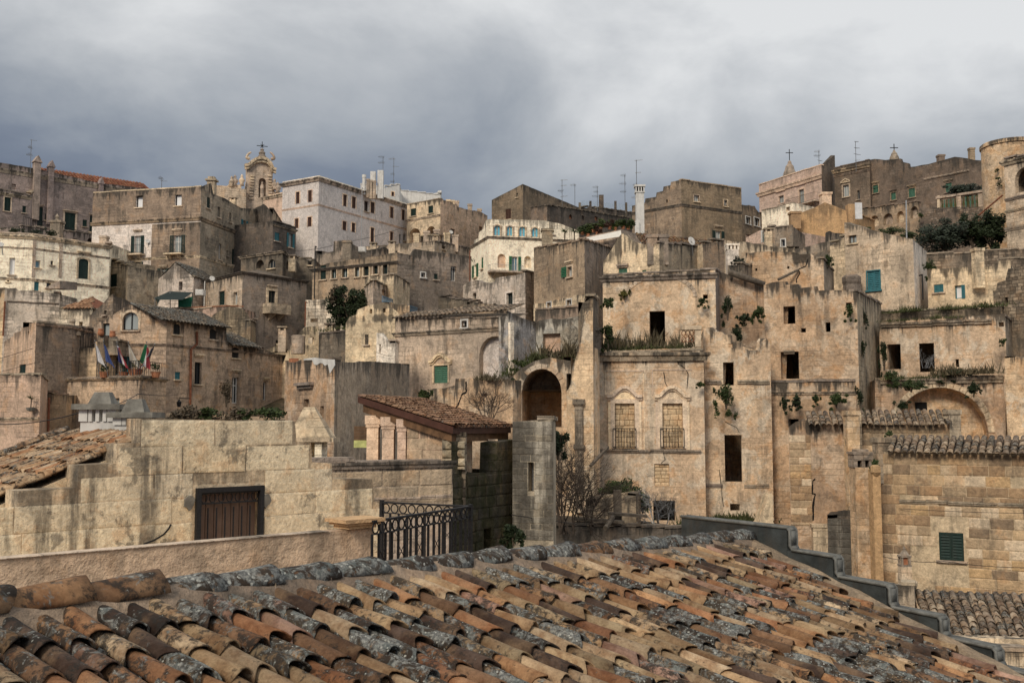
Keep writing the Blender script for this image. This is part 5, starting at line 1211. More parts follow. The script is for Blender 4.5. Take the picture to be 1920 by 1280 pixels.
# --- aqua arched house
AQ = dict(glass='aquaglass', frame='limepale', arch=True, sur=.1, trim='limepale', sill=False, d=-.12)
h = house('aqua_arch_house', 'white house with four aqua glazed arches under its roof edge', [(880, 462, 93.3), (916, 411, 87.5), (1086, 430, 89.5)], 'white', {0: [('open', 889, 496, 894, 520, S('green', glass='paleglass', leaf=.5)), ('shut', 902, 483, 906, 504, S('green'))], 1: [('glass', 926, 423, 939, 442, AQ), ('glass', 950, 424, 962, 443, AQ), ('glass', 973, 425, 986, 444, AQ), ('glass', 997, 427, 1010, 445, AQ), ('niche', 933, 476, 948, 502, dict(arch=True, d=.2, m='pinkish')), ('open', 960, 481, 971, 508, S('green', glass='bluep', frame='paint', sill=False)), ('niche', 983, 480, 996, 502, dict(arch=True, d=.3)), ('glass', 1034, 432, 1039, 440, dict(frame='paint', glass='bluep'))]},
    tops={0: [(880, 463), (888, 459), (889, 450), (897, 446), (898, 436), (905, 430), (910, 414), (916, 411)], 1: [(916, 411), (1018, 413), (1050, 419), (1086, 433)]}, rough=.02, bands=[(0, 1, 465, .2, .15, 'grey')])
h2 = h; balcony(h, 1, 914, 500, 976, 511, mat='greyiron', out=1.2)
stack(h.root, 1026, 430, 462, 84, .45, 'grey')
h = house('white_rubble_house', 'white block-built house below the iron balcony', [(868, 545, 80), (930, 530, 76), (985, 510, 73), (1003, 512, 75)], 'whitestone', {0: [('glass', 886, 549, 893, 561, {})], 1: [('glass', 950, 549, 962, 572, S('dgreen', sur=.14, trim='white', frame='dgreen', sill=False))]}, tops={0: [(868, 550), (869, 534), (880, 528), (882, 524), (895, 524), (920, 530), (930, 526)], 1: [(930, 522), (950, 517), (985, 510)]}, rough=.12)
h = house('low_grey_wall', 'low lilac grey wall with a dark slot under the white block house', [(822, 556, 74), (900, 567, 72)], 'slate', {0: [('void', 875, 566, 886, 570, {})]}, rough=.08, deep=5, cat='wall')
# --- brown cube and grey ruin in the centre
h = house('brown_cube_house', 'square brown house with one green shuttered window and small white windows', [(1001, 467, 72), (1096, 450, 66), (1150, 468, 78)], 'brown', {0: [('glass', 1064, 500, 1073, 519, S('dgreen', sur=.14, frame='paint', glass='paleglass', ped='flat', pv=.35)), ('glass', 1026, 567, 1034, 576, dict(frame='paint', sur=.08, trim='paint')), ('glass', 1063, 562, 1072, 572, dict(frame='paint', sur=.08, trim='paint'))]}, mats={1: 'grey'}, rough=.05)
f = h.f[0]; a, b, c, d = f.rect(1055, 501, 1064, 520); leaf_shutter(f, a, b, c - .02, d, .1, 'green', h.root)
zb = f.uv(1050, 560)[1]; mb = MB(); rs = [f.rect(1026, 567, 1034, 576), f.rect(1063, 562, 1072, 572)]; wall_slab(mb, Face(f.pt(0, 0, .03), f.pt(f.L, 0, .03)), jag([(0, zb), (f.L, zb)], .4, .1), h.base, [[(p - .02, q_ - .02), (r + .02, q_ - .02), (r + .02, s + .02), (p - .02, s + .02)] for p, q_, r, s in rs], .03, 0, 0); mb.build('pale_plinth', 'limepale', h.root)
stack(h.root, 1076, 545, 560, 60, .01, 'grey') if False else None
h = house('grey_ruin_house', 'streaked grey house with ragged gable above the blind arch', [(1131, 488, 64), (1236, 455, 62), (1318, 462, 66)], 'limepale', {0: [('shut', 1160, 503, 1176, 512, S('midgreen', ped='flat', pv=.2)), ('shut', 1204, 506, 1212, 510, S('midgreen'))]}, tops={0: [(1131, 490), (1140, 478), (1150, 462), (1160, 445), (1166, 436), (1172, 440), (1184, 450), (1200, 456), (1236, 456)]}, mats={1: 'grey'}, rough=.14)
for x0, y0, Yd in ((1222, 441, 62.5), (1243, 441, 62.7)): stack(h.root, x0, y0, 462, Yd, .3, 'grey')
a = P(1190, 437, 76); b = P(1345, 452, 73); dn_ = Vector((0, -2.2, -.85)).normalized(); tile_sheet(h.root, a, (b - a).normalized(), dn_, int((b - a).length / .3), 12, .3, .38, sc=1.35, lich=(.3, .7), name='roof_tiles')
mb = MB(); mb.add([a, b, b + dn_ * 7, a + dn_ * 7], [(0, 1, 2, 3)]); mb.build('roof_deck', 'rooftop', h.root)
mb = MB(); c = P(1297, 452, 63); mb.lathe((0, 0, 0), [(.02, -.08), (.16, -.06), (.29, .0), (.28, .015), (.14, -.04), (.02, -.06)], 16)
dish = root('satellite_dish', 'small white satellite dish on the tiled ruin roof', 'dish', c); mt = Matrix.Rotation(rad(70), 3, 'X') @ Matrix.Rotation(.5, 3, 'Y'); mb.v = [Matrix.Rotation(rad(35), 3, 'Z') @ (Matrix.Rotation(rad(75), 3, 'X') @ v) + c for v in mb.v]; mb.build('reflector', 'paint', dish, True); mb = MB(); mb.tube([c, c + Vector((.1, .2, -.9))], .03, 5); mb.build('mount', 'metal', dish)
# --- blind arch house
h = house('blind_arch_house', 'roofless pale house with blind arch and tall black doorway', [(1130, 517, 57.5), (1341, 505, 56), (1362, 520, 62)], 'ruin', {0: [('void', 1218, 583, 1247, 645, {}), ('void', 1318, 552, 1327, 560, {})]}, rough=.05, bands=[(0, 0, 519, .3, .22, 'grey')], mats={1: 'grey'})
f = h.f[0]; mb = MB(); u0, v0 = f.uv(1176, 560); u1, _ = f.uv(1300, 560); vt = f.uv(1240, 521)[1]; cu = (u0 + u1) / 2; ru = (u1 - u0) / 2; rv = vt - v0
for k in range(18):
    t0_, t1_ = math.pi * k / 18 + .01, math.pi * (k + 1) / 18 - .01
    mb.prism([f.pt(cu + ru * math.cos(t0_), v0 + rv * math.sin(t0_)), f.pt(cu + (ru + .22) * math.cos(t0_), v0 + (rv + .22) * math.sin(t0_)), f.pt(cu + (ru + .22) * math.cos(t1_), v0 + (rv + .22) * math.sin(t1_)), f.pt(cu + ru * math.cos(t1_), v0 + ru * 0 + rv * math.sin(t1_))], f.n * .04)
mb.build('blind_arch', 'limepale', h.root)
# --- main ruined facade
h = house('ruined_palazzo', 'tall ruined palazzo front with two walled-up arched windows', [(1108, 664, 51), (1319, 656, 50.5)], 'ruin', {0: [
    ('block', 1153, 756, 1190, 840, dict(rows=8)), ('block', 1242, 756, 1280, 840, dict(rows=8)), ('block', 1227, 869, 1255, 911, dict(rows=6)), ('void', 1225, 938, 1266, 976, {})]}, rough=.05, deep=5, bands=[(0, 0, 662, .42, .32, 'grey')], trim='limepale')
f = h.f[0]
for x0, x1 in ((1153, 1190), (1242, 1280)):
    u0, v0, u1, v1 = f.rect(x0, 742, x1, 840); surround(f, u0, v0, u1, f.rect(x0, 756, x1, 840)[3], 'trimpale', h.root, .22, .09)
    mb = MB(); c = (u0 + u1) / 2; mb.prism([f.pt(u0 - .1, v1 - .22, .0), f.pt(u1 + .1, v1 - .22, .0)] + [f.pt(c + (u1 - u0 + .2) / 2 * math.cos(t), v1 - .1 + .28 * math.sin(t), .0) for t in [math.pi * k / 8 for k in range(9)]], f.n * .05); mb.build('tympanum', 'trimpale', h.root)
    pediment(f, u0 - .05, u1 + .05, v1 - .02, 'arc', 'trimpale', h.root)
    a, b, cc_, d = f.rect(x0 - 4, 803, x1 + 2, 840); railing(f, a, b + .03, cc_, d, .16, 'iron', h.root, .13, .018)
    for xx in (x0 - 9, x1 + 9):
        mb = MB(); uu, vv = f.uv(xx, 790); mb.box(f.pt(uu, (v0 + v1) / 2 - .2, .03), f.u * .1, f.n * .035, Vector((0, 0, (v1 - v0) / 2 - .1))); mb.build('pilaster_strip', 'trimpale', h.root)
ledge(h, 0, 1119, 1314, 842, .16, .16, 'grey')
for x0, y0, x1, y1 in ((1135, 694, 1207, 696), (1223, 692, 1297, 694), (1134, 694, 1136, 740), (1222, 692, 1224, 740), (1207, 845, 1208.5, 700)):
    a, b, cc_, d = f.rect(x0, min(y0, y1), x1, max(y0, y1)); mb = MB(); mb.box(f.pt((a + cc_) / 2, (b + d) / 2, .015), f.u * abs(cc_ - a) / 2, f.n * .02, Vector((0, 0, abs(d - b) / 2))); mb.build('panel_moulding', 'trimpale', h.root)
def crack(h, i, pts, w_=.025, mat='black'):
    f = h.f[i]; mb = MB(); q_ = []
    for (a, b), (c, d) in zip(pts, pts[1:]):
        for k in range(3): t = k / 3; q_.append((a + (c - a) * t + R.uniform(-.8, .8), b + (d - b) * t + R.uniform(-.8, .8)))
    q_.append(pts[-1])
    for (a, b), (c, d) in zip(q_, q_[1:]):
        A = f.pt(*f.uv(a, b), .004); B = f.pt(*f.uv(c, d), .004); dv = B - A; mb.box((A + B) / 2, dv * .52, f.n * .006, dv.cross(f.n).normalized() * w_ * R.uniform(.4, 1))
    return mb.build('crack', mat, h.root)
crack(h, 0, [(1266, 664), (1272, 682), (1284, 690), (1290, 700), (1288, 728)]); crack(h, 0, [(1244, 698), (1247, 715), (1253, 728)], .03); crack(h, 0, [(1285, 665), (1284, 690)], .02); crack(h, 0, [(1243, 846), (1247, 862), (1240, 868)], .02)
# pedestal and iron grille left on the cornice
ped = root('balustrade_stub', 'broken stone balustrade end with a rusty iron scroll on the palazzo cornice', 'balustrade', f.pt(f.uv(1296, 650)[0], f.uv(1296, 650)[1], -.2)); mb = MB(); a, b, cc_, d = f.rect(1277, 614, 1316, 650); mb.box(f.pt((a + cc_) / 2, d, -.2), f.u * (cc_ - a) / 2, f.n * .22, Vector((0, 0, .1))); mb.box(f.pt(cc_ - .18, (b + d) / 2, -.2), f.u * .15, f.n * .16, Vector((0, 0, (d - b) / 2))); mb.build('coping', 'limepale', ped)
mb = MB()
for k in range(3):
    c_ = f.pt(a + .15 + .2 * k, (b + d) / 2 + .1, -.2)
    for z_ in (-.2, .12): mb.tube([c_ + f.u * .1 * math.cos(t) + Vector((0, 0, z_ + .13 * math.sin(t))) for t in [2 * math.pi * j / 10 for j in range(11)]], .02, 5, cap=False)
mb.build('iron_scroll', 'rust', ped)
mb = MB(); a, b, cc_, d = f.rect(1112, 617, 1130, 660); mb.box(f.pt((a + cc_) / 2, (b + d) / 2, -.2), f.u * (cc_ - a) * .36, f.n * .2, Vector((0, 0, (d - b) / 2))); mb.box(f.pt((a + cc_) / 2, d, -.2), f.u * (cc_ - a) * .5, f.n * .28, Vector((0, 0, .08))); o = mb.build('stone_post', 'grey'); tag(o, 'grey stone post standing at the left end of the palazzo cornice', 'post')
# broken cross wall at its left
h = house('broken_wall', 'tall broken cross wall left of the ruined palazzo', [(1084, 566, 49.5), (1112, 556, 49), (1122, 560, 54)], 'rubble', tops={0: [(1084, 590), (1089, 575), (1093, 566), (1100, 562), (1106, 556), (1112, 556)]}, rough=.2, deep=4, cat='wall', mats={1: 'slate'})
h = house('ruin_pier', 'crumbling plastered pier with a half column beside the vault', [(1062, 700, 48.5), (1112, 650, 48.2)], 'ruin', tops={0: [(1062, 735), (1070, 718), (1072, 690), (1080, 668), (1086, 640), (1098, 600), (1106, 580), (1112, 578)]}, rough=.15, deep=2, cat='wall')
f = h.f[0]; u, v = f.uv(1086, 800); mb = MB(); v2 = f.uv(1086, 762)[1]; v3 = f.uv(1086, 840)[1]; mb.lathe(f.pt(u, v3 - 3, .1), [(.2, 0), (.2, 3 - .1), (.28, 3), (.28, 3.15), (.2, 3.2), (.2, 3 + v2 - v3), (.3, 3.1 + v2 - v3), (.3, 3.35 + v2 - v3)], 10); mb.build('half_column', 'grey', h.root)
mb = MB(); mb.tube([P(1107, 873, 47.5), P(1140, 838, 48.5)], .09, 6); o = mb.build('pole', 'oldwood'); tag(o, 'loose wooden pole leaning on the broken pier', 'pole')
h = house('stair_ruin', 'ruin with stepped broken top and three dark doorways', [(1319, 616, 51.5), (1444, 642, 51)], 'ruin', {0: [('void', 1356, 679, 1376, 722, {}), ('void', 1359, 815, 1391, 903, {}), ('void', 1365, 644, 1374, 652, {}), ('void', 1369, 944, 1387, 957, {})]},
    tops={0: [(1319, 616), (1330, 612), (1338, 618), (1352, 620), (1358, 626), (1371, 627), (1372, 640), (1392, 641), (1393, 650), (1405, 655), (1425, 654), (1431, 640), (1437, 632), (1444, 640)]}, rough=.12, deep=5)
ledge(h, 0, 1322, 1352, 712, .2, .2, 'grey'); ledge(h, 0, 1382, 1442, 712, .2, .2, 'grey'); ledge(h, 0, 1319, 1355, 907, .18, .1, 'grey'); ledge(h, 0, 1395, 1442, 907, .18, .1, 'grey'); crack(h, 0, [(1349, 880), (1352, 920), (1357, 950)], .02); crack(h, 0, [(1360, 790), (1380, 800), (1386, 810)], .02)
# --- the tower-like ruin
h = house('tower_ruin', 'big square ruined house with black window holes and a tall doorway', [(1432, 538, 55), (1606, 545, 53), (1652, 570, 62)], 'limewarm', {0: [('void', 1469, 574, 1491, 607, {}), ('void', 1464, 659, 1498, 710, {}), ('void', 1502, 615, 1511, 623, {}), ('void', 1548, 604, 1557, 622, {}), ('void', 1586, 567, 1597, 576, {})]},
    tops={0: [(1432, 534), (1447, 528), (1466, 526), (1468, 534), (1495, 532), (1498, 540), (1533, 536), (1535, 544), (1560, 542), (1606, 546)]}, mats={1: 'grey'}, rough=.1)
ledge(h, 0, 1452, 1604, 711, .3, .3, 'grey'); ledge(h, 0, 1470, 1490, 657, .2, .25, 'grey')
h = house('ledge_storey_house', 'plain lower storey hung with shrubs below the ruined tower ledge', [(1441, 716, 52), (1604, 714, 51)], 'limewarm', rough=.06, deep=3, bands=[(0, 0, 735, .15, .12)])
# --- doors house and big arch
h = house('two_door_house', 'overgrown pale ruin with two black doorways and a blind arch', [(1648, 606, 59), (1884, 592, 56), (1912, 614, 64)], 'ruin', {0: [('void', 1664, 645, 1689, 692, {}), ('void', 1724, 643, 1752, 697, {}), ('void', 1792, 673, 1798, 688, {}), ('void', 1873, 604, 1883, 612, {})]}, tops={0: [(1648, 606), (1700, 600), (1770, 594), (1840, 590), (1884, 588)]}, mats={1: 'grey'}, rough=.06, deep=7)
ledge(h, 0, 1652, 1860, 602, .25, .25, 'grey')
h = house('terrace_bank', 'grassy terrace wall above the two-door ruin', [(1646, 584, 62), (1878, 574, 59), (1914, 590, 66)], 'rubble', rough=.12, cat='wall', deep=5)
h = house('big_arch_house', 'ruin with one wide arch half filled with stone', [(1640, 712, 55), (1882, 706, 53.5)], 'limewarm', {0: [('niche', 1676, 726, 1852, 835, dict(arch=2.4, d=1.0, m='limewarm'))]}, rough=.12, deep=5, t=.5)
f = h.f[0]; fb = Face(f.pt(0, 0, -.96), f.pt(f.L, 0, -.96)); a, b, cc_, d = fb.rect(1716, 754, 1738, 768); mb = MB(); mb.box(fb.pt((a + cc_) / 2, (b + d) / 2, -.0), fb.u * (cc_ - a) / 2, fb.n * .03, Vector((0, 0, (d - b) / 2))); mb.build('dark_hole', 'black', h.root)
a, b, cc_, d = f.rect(1676, 726, 1852, 835); cu = (a + cc_) / 2; ru = (cc_ - a) / 2; mb = MB()
for k in range(22):
    t0_, t1_ = math.pi * k / 22 + .006, math.pi * (k + 1) / 22 - .006; pp = []
    for r_, t_ in ((0, t0_), (.3, t0_), (.3, t1_), (0, t1_)): pp.append(f.pt(cu + (ru + r_) * math.cos(t_), d - 2.4 + (2.4 + r_) * math.sin(t_)))
    mb.prism(pp, f.n * R.uniform(.04, .07))
mb.build('arch_stones', 'limepale', h.root); ledge(h, 0, 1650, 1880, 706, .35, .2, 'grey')
h = house('edge_house', 'weathered house corner cut by the right edge beside the wide arch', [(1883, 668, 52), (1990, 664, 50)], 'ruin', tops={0: [(1883, 672), (1905, 668), (1930, 671), (1990, 664)]}, rough=.15)
# --- lower right group
h = house('crumbling_house', 'tall patched limestone wall with tiled edge and a stepped crack', [(1478, 785, 46.5), (1603, 776, 46), (1612, 778, 49)], 'limewarm', {0: []}, tops={0: [(1478, 800), (1492, 790), (1516, 786), (1603, 790)]}, rough=.1, deep=3)
masonry(h.root, h.f[0], .02, h.f[0].uv(1500, 985)[1], h.f[0].uv(1522, 900)[0], h.f[0].uv(1500, 815)[1], .33, (.4, .8), STONEP, 'blockstone', d=.035, gap=.02)
crack(h, 0, [(1529, 897), (1524, 900), (1523, 925), (1528, 926), (1525, 950), (1524, 975)], .05)
f = h.f[0]; a = f.pt(*f.uv(1512, 772), -.9); b = f.pt(*f.uv(1592, 772), -.9); a.z = b.z = f.uv(1550, 772)[1]
WEATH = [(.42, .34, .25), (.36, .29, .215), (.30, .245, .185), (.47, .39, .29), (.25, .2, .155)]
tile_field(h.root, a, (b - a).normalized(), Vector((f.n.x, f.n.y, -.45)).normalized(), int((b - a).length / .27), 4, .27, .33, sc=1.28, pal=WEATH, lich=(.2, .75))
stack(h.root, 1600, 766, 800, 46.2, .28, 'limepale', False, 'pilaster'); 
mb = MB(); u, v = f.uv(1600, 780); mb.box(f.pt(f.L - .22, v - 3.2, .12), f.u * .27, f.n * .14, Vector((0, 0, 3.3))); mb.build('pilaster', 'limewarm', h.root)
mb = MB(); u, v = f.uv(1560, 1000); a, b, cc_, d = f.rect(1522, 985, 1549, 1072); mb.box(f.pt((a + cc_) / 2, (b + d) / 2 - 1, .35), f.u * (cc_ - a) / 2, f.n * .35, Vector((0, 0, (d - b) / 2 + 1))); mb.box(f.pt((a + cc_) / 2, d + .05, .35), f.u * ((cc_ - a) / 2 + .06), f.n * .4, Vector((0, 0, .06))); mb.build('stone_pier', 'limepale', h.root)
hs_ = house('stepped_shed', 'low grey blockwork shed with stepped top in front of the patched wall', [(1551, 965, 44.5), (1612, 957, 44)], 'slate', tops={0: [(1551, 972), (1570, 970), (1571, 957), (1612, 957)]}, rough=.03, deep=2)
masonry(hs_.root, hs_.f[0], .02, hs_.f[0].uv(1580, 1085)[1], hs_.f[0].L - .02, hs_.f[0].uv(1580, 972)[1], .3, (.4, .75), [(.25, .24, .22), (.2, .19, .175), (.3, .28, .25), (.17, .16, .15)], 'greytower', d=.03)
h = house('tiled_house', 'limestone house end with a short weathered tile roof behind the shuttered house', [(1610, 790, 47), (1785, 785, 46), (1800, 790, 48)], 'lime', rough=.05, deep=3, tops={0: [(1610, 797), (1785, 794)]})
f = h.f[0]; masonry(h.root, f, .05, f.uv(1700, 835)[1], f.L - .05, f.uv(1700, 800)[1], .28, (.4, .75), [(.33, .28, .22), (.40, .33, .24), (.27, .23, .18), (.45, .36, .26)], 'blockstone', d=.035, gap=.02, cap=80)
a = f.pt(f.uv(1612, 770)[0], f.uv(1700, 769)[1], -1.0); b = f.pt(f.uv(1784, 770)[0], f.uv(1700, 769)[1], -1.0)
tile_field(h.root, a, (b - a).normalized(), Vector((f.n.x, f.n.y, -.5)).normalized(), int((b - a).length / .28), 4, .28, .34, sc=1.32, pal=WEATH, lich=(.2, .75))
stack(h.root, 1787, 768, 815, 46.2, .26, 'grey', True, 'end_pier'); stack(h.root, 1602, 770, 1000, 45.2, .27, 'limewarm', True, 'pilaster')
h = house('shuttered_house', 'coursed limestone house with closed dark green shutters and a tile roof edge', [(1646, 848, 43), (1990, 858, 39.5)], 'mortar', {0: [('shut', 1761, 998, 1807, 1050, S('dgreen', d=.02, trim='limepale'))]}, rough=.03, deep=5, tops={0: [(1646, 846), (1990, 850)]})
f = h.f[0]; wr = f.rect(1761, 998, 1807, 1050); pr_ = f.rect(1712, 985, 1830, 1085)
masonry(h.root, f, .01, f.uv(1780, 1110)[1], f.uv(1945, 900)[0], f.uv(1780, 852)[1], .40, (.45, 1.05), STONEP, 'blockstone', holes=[(wr[0] - .08, wr[1] - .1, wr[2] + .08, wr[3] + .1), (wr[0] - 1.1, wr[1] - .9, wr[2] + .15, wr[1] + .35), (wr[0] - .3, wr[3], wr[2] + .2, wr[3] + .55)], d=.03, gap=.022, skip=.04)
ledge(h, 0, 1686, 1985, 940, .14, .12, 'grey')
a = f.pt(f.uv(1664, 822)[0], f.uv(1790, 819)[1], -.95); b = f.pt(f.uv(1990, 822)[0], f.uv(1790, 819)[1], -.95)
tile_field(h.root, a, (b - a).normalized(), Vector((f.n.x, f.n.y, -.5)).normalized(), int((b - a).length / .29), 4, .29, .32, sc=1.36, pal=WEATH, lich=(.2, .75))
mb = MB(); mb.add([a - Vector((0, 0, .1)), b - Vector((0, 0, .1)), b + f.n * 1.1 - Vector((0, 0, .6)), a + f.n * 1.1 - Vector((0, 0, .6))], [(0, 1, 2, 3)]); mb.build('roof_deck', 'rooftop', h.root)
stack(h.root, 1656, 820, 852, 43.2, .33, 'grey', True, 'end_pier')
# chimney and yellow downpipe pilaster
b = P(1621, 1080, 43); t = P(1621, 842, 43).z; cp = root('chimney', 'tall plastered chimney with two dark smoke slots left of the shuttered house', 'chimney', (b.x, b.y, b.z - 1)); mb = MB(); mb.bx((b.x - .36, b.y - .3, b.z - 2), (b.x + .32, b.y + .5, t - .75)); mb.build('shaft', 'limewarm', cp)
mb = MB(); mb.bx((b.x - .4, b.y - .34, t - .45), (b.x + .38, b.y + .5, t - .2)); mb.bx((b.x - .45, b.y - .38, t - .2), (b.x + .42, b.y + .5, t - .1)); mb.bx((b.x - .25, b.y - .2, t - .1), (b.x + .25, b.y + .4, t))
for sx in (-.32, 0, .3): mb.bx((b.x + sx - .08, b.y - .3, t - .75), (b.x + sx + .06, b.y + .48, t - .45))
mb.build('smoke_head', 'grey', cp); mb = MB(); mb.bx((b.x - .26, b.y - .1, t - .75), (b.x + .24, b.y + .3, t - .452)); mb.build('black_core', 'black', cp)  # black block closes the head behind the two slots
b = P(1647, 1085, 42); t = P(1647, 880, 42).z; mb = MB(); mb.bx((b.x - .16, b.y - .15, b.z - 1), (b.x + .16, b.y + .4, t)); mb.lathe((b.x - .02, b.y - .1, t - .25), [(.1, 0), (.22, .15), (.2, .4), (.1, .45)], 8); o = mb.build('downpipe_pilaster', 'ochrewall'); tag(o, 'narrow yellow rendered pilaster ending in a terracotta pot', 'pilaster')
b = P(1697, 1090, 38.5); t = P(1697, 1024, 38.5).z; ob = root('chimney', 'little obelisk shaped chimney with lantern top before the shuttered wall', 'chimney', b - Vector((0, 0, 1))); mb = MB(); mb.bx((b.x - .19, b.y - .19, b.z - 1), (b.x + .19, b.y + .19, t - .72)); mb.build('shaft', 'limepale', ob)
mb = MB(); mb.bx((b.x - .2, b.y - .2, t - .72), (b.x + .2, b.y + .2, t - .66)); mb.bx((b.x - .2, b.y - .2, t - .38), (b.x + .2, b.y + .2, t - .32))
for sx in (-1, 1):
    for sy in (-1, 1): mb.bx((b.x + sx * .14 - .035, b.y + sy * .14 - .035, t - .66), (b.x + sx * .14 + .035, b.y + sy * .14 + .035, t - .38))
mb.lathe((b.x, b.y, t - .32), [(.2, 0), (.12, .12), (.05, .2), (.06, .25), (.01, .34)], 8); mb.build('lantern_top', 'grey', ob)
mb = MB(); mb.bx((b.x - .09, b.y - .09, t - .66), (b.x + .09, b.y + .09, t - .39)); mb.build('clay_flue', 'terracotta', ob)
# lowest tile roof, right
a = P(1712, 1108, 34); b = P(1990, 1116, 33); a.z = b.z = (a.z + b.z) / 2; ald = (b - a).normalized(); dn_ = Vector((ald.y, -ald.x, -.42)).normalized()
lr = root('tiled_roof', 'weathered grey tile roof below the green shutters at lower right', 'roof', a - Vector((0, 0, 4))); tile_field(lr, a, ald, dn_, int((b - a).length / .265), 11, .265, .31, sc=1.26, fine=False, pal=WEATH, lich=(.25, .8), jit=1.6)
mb = MB(); e = dn_ * 3.6; z_ = Vector((0, 0, -.06)); mb.add([a + z_, b + z_, b + e + z_, a + e + z_] + [a + Vector((0, 0, -8)), b + Vector((0, 0, -8)), b + e + Vector((0, 0, -8)), a + e + Vector((0, 0, -8))], [(0, 1, 2, 3), (2, 3, 7, 6), (0, 3, 7, 4), (1, 2, 6, 5)]); mb.build('wall', 'limepale', lr)
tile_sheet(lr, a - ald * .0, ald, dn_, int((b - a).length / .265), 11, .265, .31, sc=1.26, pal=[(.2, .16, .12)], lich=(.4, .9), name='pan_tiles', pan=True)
h = house('end_wall', 'low rough wall end beside the lowest tile roof', [(1660, 1095, 33.5), (1714, 1097, 33), (1718, 1100, 35)], 'grey', rough=.08, deep=3, cat='wall')
h = house('eaves_wall', 'patched stone wall under the eaves of the lowest tile roof', [(1640, 1210, 29), (1990, 1222, 28)], 'limepale', rough=.06, deep=2, cat='wall')
# --- left half, middle distance
h = house('white_house', 'white rendered house with dark green arched door at the left', [(-60, 434, 76.6), (63, 440, 78), (206, 462, 82.4), (210, 458, 86)], 'white', {0: [('glass', 17, 483, 28, 515, dict(glass='curtain', frame='paint')), ('glass', 13, 525 - 2, 17, 528, {})], 1: [('glass', 66, 488, 76, 502, dict(glass='bluep', frame='paint')), ('glass', 95, 489, 100, 497, {}), ('shut', 147, 485, 166, 523, S('dgreen', arch=.25, sur=.14, trim='limepale', ped='flat', pv=.55, sill=False)), ('shut', 64, 528, 73, 545, S('teal')), ('glass', 87, 529, 96, 540, {})]}, rough=.02, bands=[(0, 1, 436, .25, .2, 'limepale'), (0, 1, 458, .15, .06, 'limepale'), (0, 1, 517, .2, .08, 'limepale')])
for x0, x1 in ((60, 66), (110, 116)):
    f = h.f[1]; a, b, c, d = f.rect(x0, 450, x1, 520); mb = MB(); mb.box(f.pt((a + c) / 2 + .02, (b + d) / 2, .02), f.u * (c - a) / 2, f.n * .03, Vector((0, 0, (d - b) / 2))); mb.build('pilaster_strip', 'limepale', h.root)
stack(h.root, 195, 443, 462, 86, .3, 'limepale')
h = house('alley_house', 'dark recessed house side with green door right of the white house', [(204, 488, 86), (240, 500, 84)], 'grey', {0: [('shut', 207, 514, 219, 538, S('dgreen'))]}, rough=.06)
h = house('old_wall_house', 'pale block-built house with a dark square hole at the left', [(-60, 540, 72), (9, 541, 71.5), (112, 550, 73), (114, 552, 78)], 'whitestone', {1: [('void', 43, 604, 61, 616, {})]}, tops={1: [(9, 541), (30, 539), (34, 544), (58, 545), (112, 550)]}, rough=.06, mats={0: 'lime'})
mb = MB(); f = h.f[1]; mb.tube([f.pt(.05, f.uv(12, 565)[1], .12), f.pt(.02, f.uv(12, 630)[1], .12)], .06, 6); mb.build('downpipe', 'rust', h.root)
ledge(h, 1, 12, 111, 566, .1, .1, 'grey')
mb = MB(); c = P(98, 536, 75); mb.prism([P(83, 541, 75), P(112, 541, 75), P(112, 526, 75), P(100, 531, 75)], (0, 3, .3)); mb.build('shed_roof', 'grey', h.root)
h = house('slat_roof_house', 'pale grey house under a small hipped tile roof', [(111, 578, 71), (174, 580, 70.5), (180, 582, 74)], 'whitestone', {0: [('void', 148, 603, 155, 610, {})]}, rough=.02, deep=5)
f = h.f[0]; a, b = f.pt(0, h.z[0], 0), f.pt(f.L, h.z[0], 0); ap = (a + b) / 2 - f.n * 2 + Vector((0, 0, 1.0)); mb = MB(); mb.add([a, b, ap, a - f.n * 4, b - f.n * 4], [(0, 1, 2), (0, 2, 3), (1, 4, 2)]); mb.build('hipped_roof', 'rust', h.root)
dn_ = ((a + b) / 2 - ap).normalized()
tile_sheet(h.root, ap - f.u * 1.3, f.u, dn_, 9, 6, .28, .38, sc=1.25, pal=[(.46, .28, .17), (.42, .25, .15)], lich=(0, .2), keep=lambda p, q_: abs((p - ap).dot(f.u)) < (ap.z - p.z) * 1.15 + .15)
h = house('stone_gable_house', 'grey rubble house with sloping parapet behind the flag terrace', [(168, 590, 69.5), (212, 552, 68), (330, 600, 84)], 'rubble', {0: [('glass', 195, 582, 200, 590, {})]}, tops={0: [(168, 592), (190, 572), (200, 560), (212, 550)]}, roof='slope', rough=.08)
h = house('pink_house', 'pinkish plastered house with stepped gable side at the left', [(8, 640, 64), (68, 604, 60), (136, 613, 62), (180, 618, 66)], 'pinkish', {0: [('shut', 36, 683, 48, 700, S('dgreen')), ('void', 52, 621, 55, 627, {})]}, tops={0: [(8, 640), (25, 630), (26, 624), (40, 620), (41, 614), (54, 612), (55, 606), (68, 604)]}, rough=.03, mats={1: 'brown', 2: 'brown'}, bands=[(1, 2, 606, .12, .1, 'pinkish')])
h = house('pink_low_house', 'low pinkish wall house with ledge and potted yucca at the left edge', [(-60, 703, 56), (77, 702, 54), (90, 715, 60)], 'pinkish', rough=.04, bands=[(0, 0, 783, .15, .12, 'limepale')])
f = h.f[0]; mb = MB(); c = f.pt(f.uv(66, 770)[0], f.uv(66, 771)[1], .3); pp = root('potted_yucca', 'small potted yucca on the pink house ledge', 'plant', c - Vector((0, 0, .0)))
mb.lathe(c, [(.08, 0), (.2, .05), (.26, .2), (.2, .2)], 8); mb.build('pot', 'concrete', pp); mb = MB(); mb.tube([c + Vector((0, 0, .2)), c + Vector((.03, 0, .65))], .03, 5); mb.build('stem', 'bark', pp); mb = MB()
